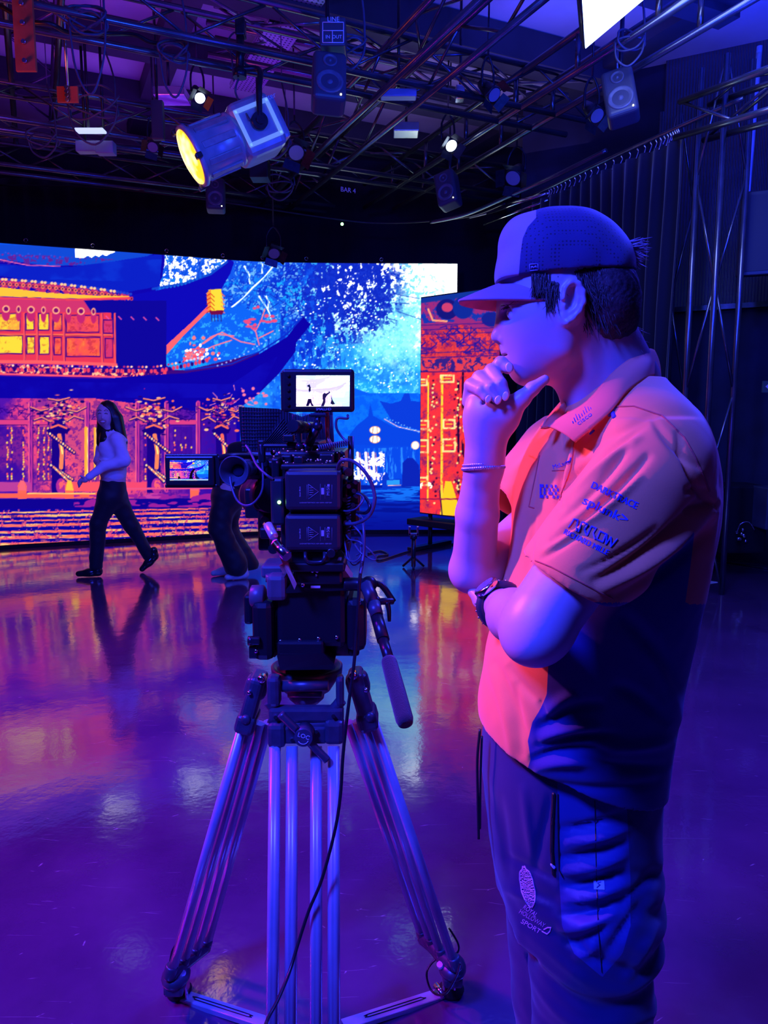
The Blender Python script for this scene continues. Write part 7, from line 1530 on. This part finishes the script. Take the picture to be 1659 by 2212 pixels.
mb = MB(); mb.tube([Vector(W(222-7,908.5,-.100)), Vector(W(222-4,914,-.106)), Vector(W(222,916,-.107)), Vector(W(222+4,914,-.106)), Vector(W(222+7,908.5,-.098)), Vector(W(222,907,-.108))], .0022, 6, closed=True, res=3); mb.build('lips', FM, wb)
for s in (-1,1):
    mb = MB(); mb.tube([Vector(W(222+s*3.5,893.5,-.086)), Vector(W(222+s*7,892.3,-.089)), Vector(W(222+s*10.5,894,-.080))], .0022, 6, res=3); mb.build('eyelid', HB, wb)
    mb = MB(); mb.tube([Vector(W(222+s*3,887,-.088)), Vector(W(222+s*7,885,-.089)), Vector(W(222+s*11.5,887.5,-.078))], .0020, 6, res=3); mb.build('eyebrow', HB, wb)
# ================================================================== DANCER HALF HIDDEN BEHIND THE CAMERA
DY = 6.85; D = lambda x, y, d=0: np.array(P(x, y, DY+d))
dn = figure('person in wide black trousers and white trainers bending behind the camera', P(500, 1180, DY))
f = fld(430, 900, 640, 1250, .0075, .5, DY)
f.cone(D(500,1045), D(520,985), .12,.13,.05); f.cone(D(520,985), D(545,950), .05,.045,.03); f.ell(D(556,932), (.078,.085,.10), .02); f.cone(D(545,923,-.07), D(543,930,-.085), .012,.014,.01)
f.cone(D(505,975,-.12), D(560,955,-.2), .045,.036,.03); f.cone(D(560,955,-.2), D(600,925,-.2), .034,.026,.02); f.cone(D(525,975,.12), D(580,940,.2), .045,.034,.03); f.cone(D(580,940,.2), D(612,900,.2), .032,.025,.02)
for (x, y, d) in ((603,921,-.2),(614,897,.2)):
    f.ell(D(x,y,d), (.034,.02,.036), .01)
    for k in range(4): f.cone(D(x+2+k*2,y-5,d), D(x+5+k*3,y-15+k,d), .0095,.0085,.004); f.cone(D(x+5+k*3,y-15+k,d), D(x+9+k*3,y-20+k*2,d), .0085,.0075,.003)
    f.cone(D(x-4,y,d), D(x-9,y-8,d), .0105,.0085,.005)
f.cone(D(490,1060,-.08), D(466,1145,-.12), .09,.06,.03); f.cone(D(466,1145,-.12), D(492,1222,-.08), .055,.04,.02); f.cone(D(500,1060,.08), D(480,1140,.06), .09,.06,.03); f.cone(D(480,1140,.06), D(510,1225,.08), .055,.04,.02)
V_, Q_ = f.extract(); V_ = relax(V_, Q_, 1); link('body', mesh_np('body', [(V_, Q_)]), SK2, dn)
TOP = mat('black_knit_top', (.012,.012,.016), .75, 0, .3, sheen=.15, bump=(80,.2,.002))
f = fld(430, 900, 640, 1080, .0075, .45, DY); f.cone(D(493,1062), D(508,1010), .138,.14,.04); f.cone(D(508,1010), D(518,985), .145,.13,.04); f.cone(D(505,972,-.11), D(556,955,-.2), .062,.050,.04); f.cone(D(556,955,-.2), D(594,929,-.2), .048,.036,.02); f.cone(D(525,972,.11), D(578,940,.2), .062,.048,.04); f.cone(D(578,940,.2), D(606,907,.2), .045,.034,.02)
f.mod(lambda X, Y, Z: .006*sin3(X,Y,Z,18,6)); V_, Q_ = f.extract(); V_ = relax(V_, Q_, 1); link('long_sleeve_top', mesh_np('long_sleeve_top', [(V_, Q_)]), TOP, dn)
f = fld(430, 1030, 640, 1250, .0075, .5, DY); f.cone(D(495,1050), D(492,1075), .140,.150,.03); f.cone(D(486,1075,-.08), D(474,1145,-.12), .115,.095,.05); f.cone(D(474,1145,-.12), D(510,1222,-.10), .095,.110,.04)
f.cone(D(502,1075,.08), D(488,1140,.06), .115,.095,.05); f.cone(D(488,1140,.06), D(533,1222,.08), .095,.115,.04); f.plane(D(495,1042), (0,0,1)); f.plane((0,0,.055), (0,0,-1))
f.mod(lambda X, Y, Z: .010*sin3(X,Y,Z,13,7)+.004*sin3(X,Y,Z,34,2)); V_, Q_ = f.extract(); V_ = relax(V_, Q_, 1); link('wide_trousers', mesh_np('wide_trousers', [(V_, Q_)]), PANT, dn)
f = fld(520, 890, 600, 965, .006, .2, DY); f.ell(D(560,928,.02), (.088,.093,.105), 0); f.ell(D(548,935,-.06), (.06,.06,.08), .01, 's'); f.mod(lambda X, Y, Z: .004*sin3(X,Y,Z,50)); V_, Q_ = f.extract(); link('hair', mesh_np('hair', [(V_, Q_)]), HB, dn)
TRN = mat('white_trainer_leather')
for (x, y, d, tx) in ((517,1240,-.08,-.14),(481,1233,.10,-.12)):
    g_ = PZ(x, y, .03); shoe((g_.x+.06, DY+d, .04), (g_.x+.06+tx, DY+d-.08, .032), TRN, dn)
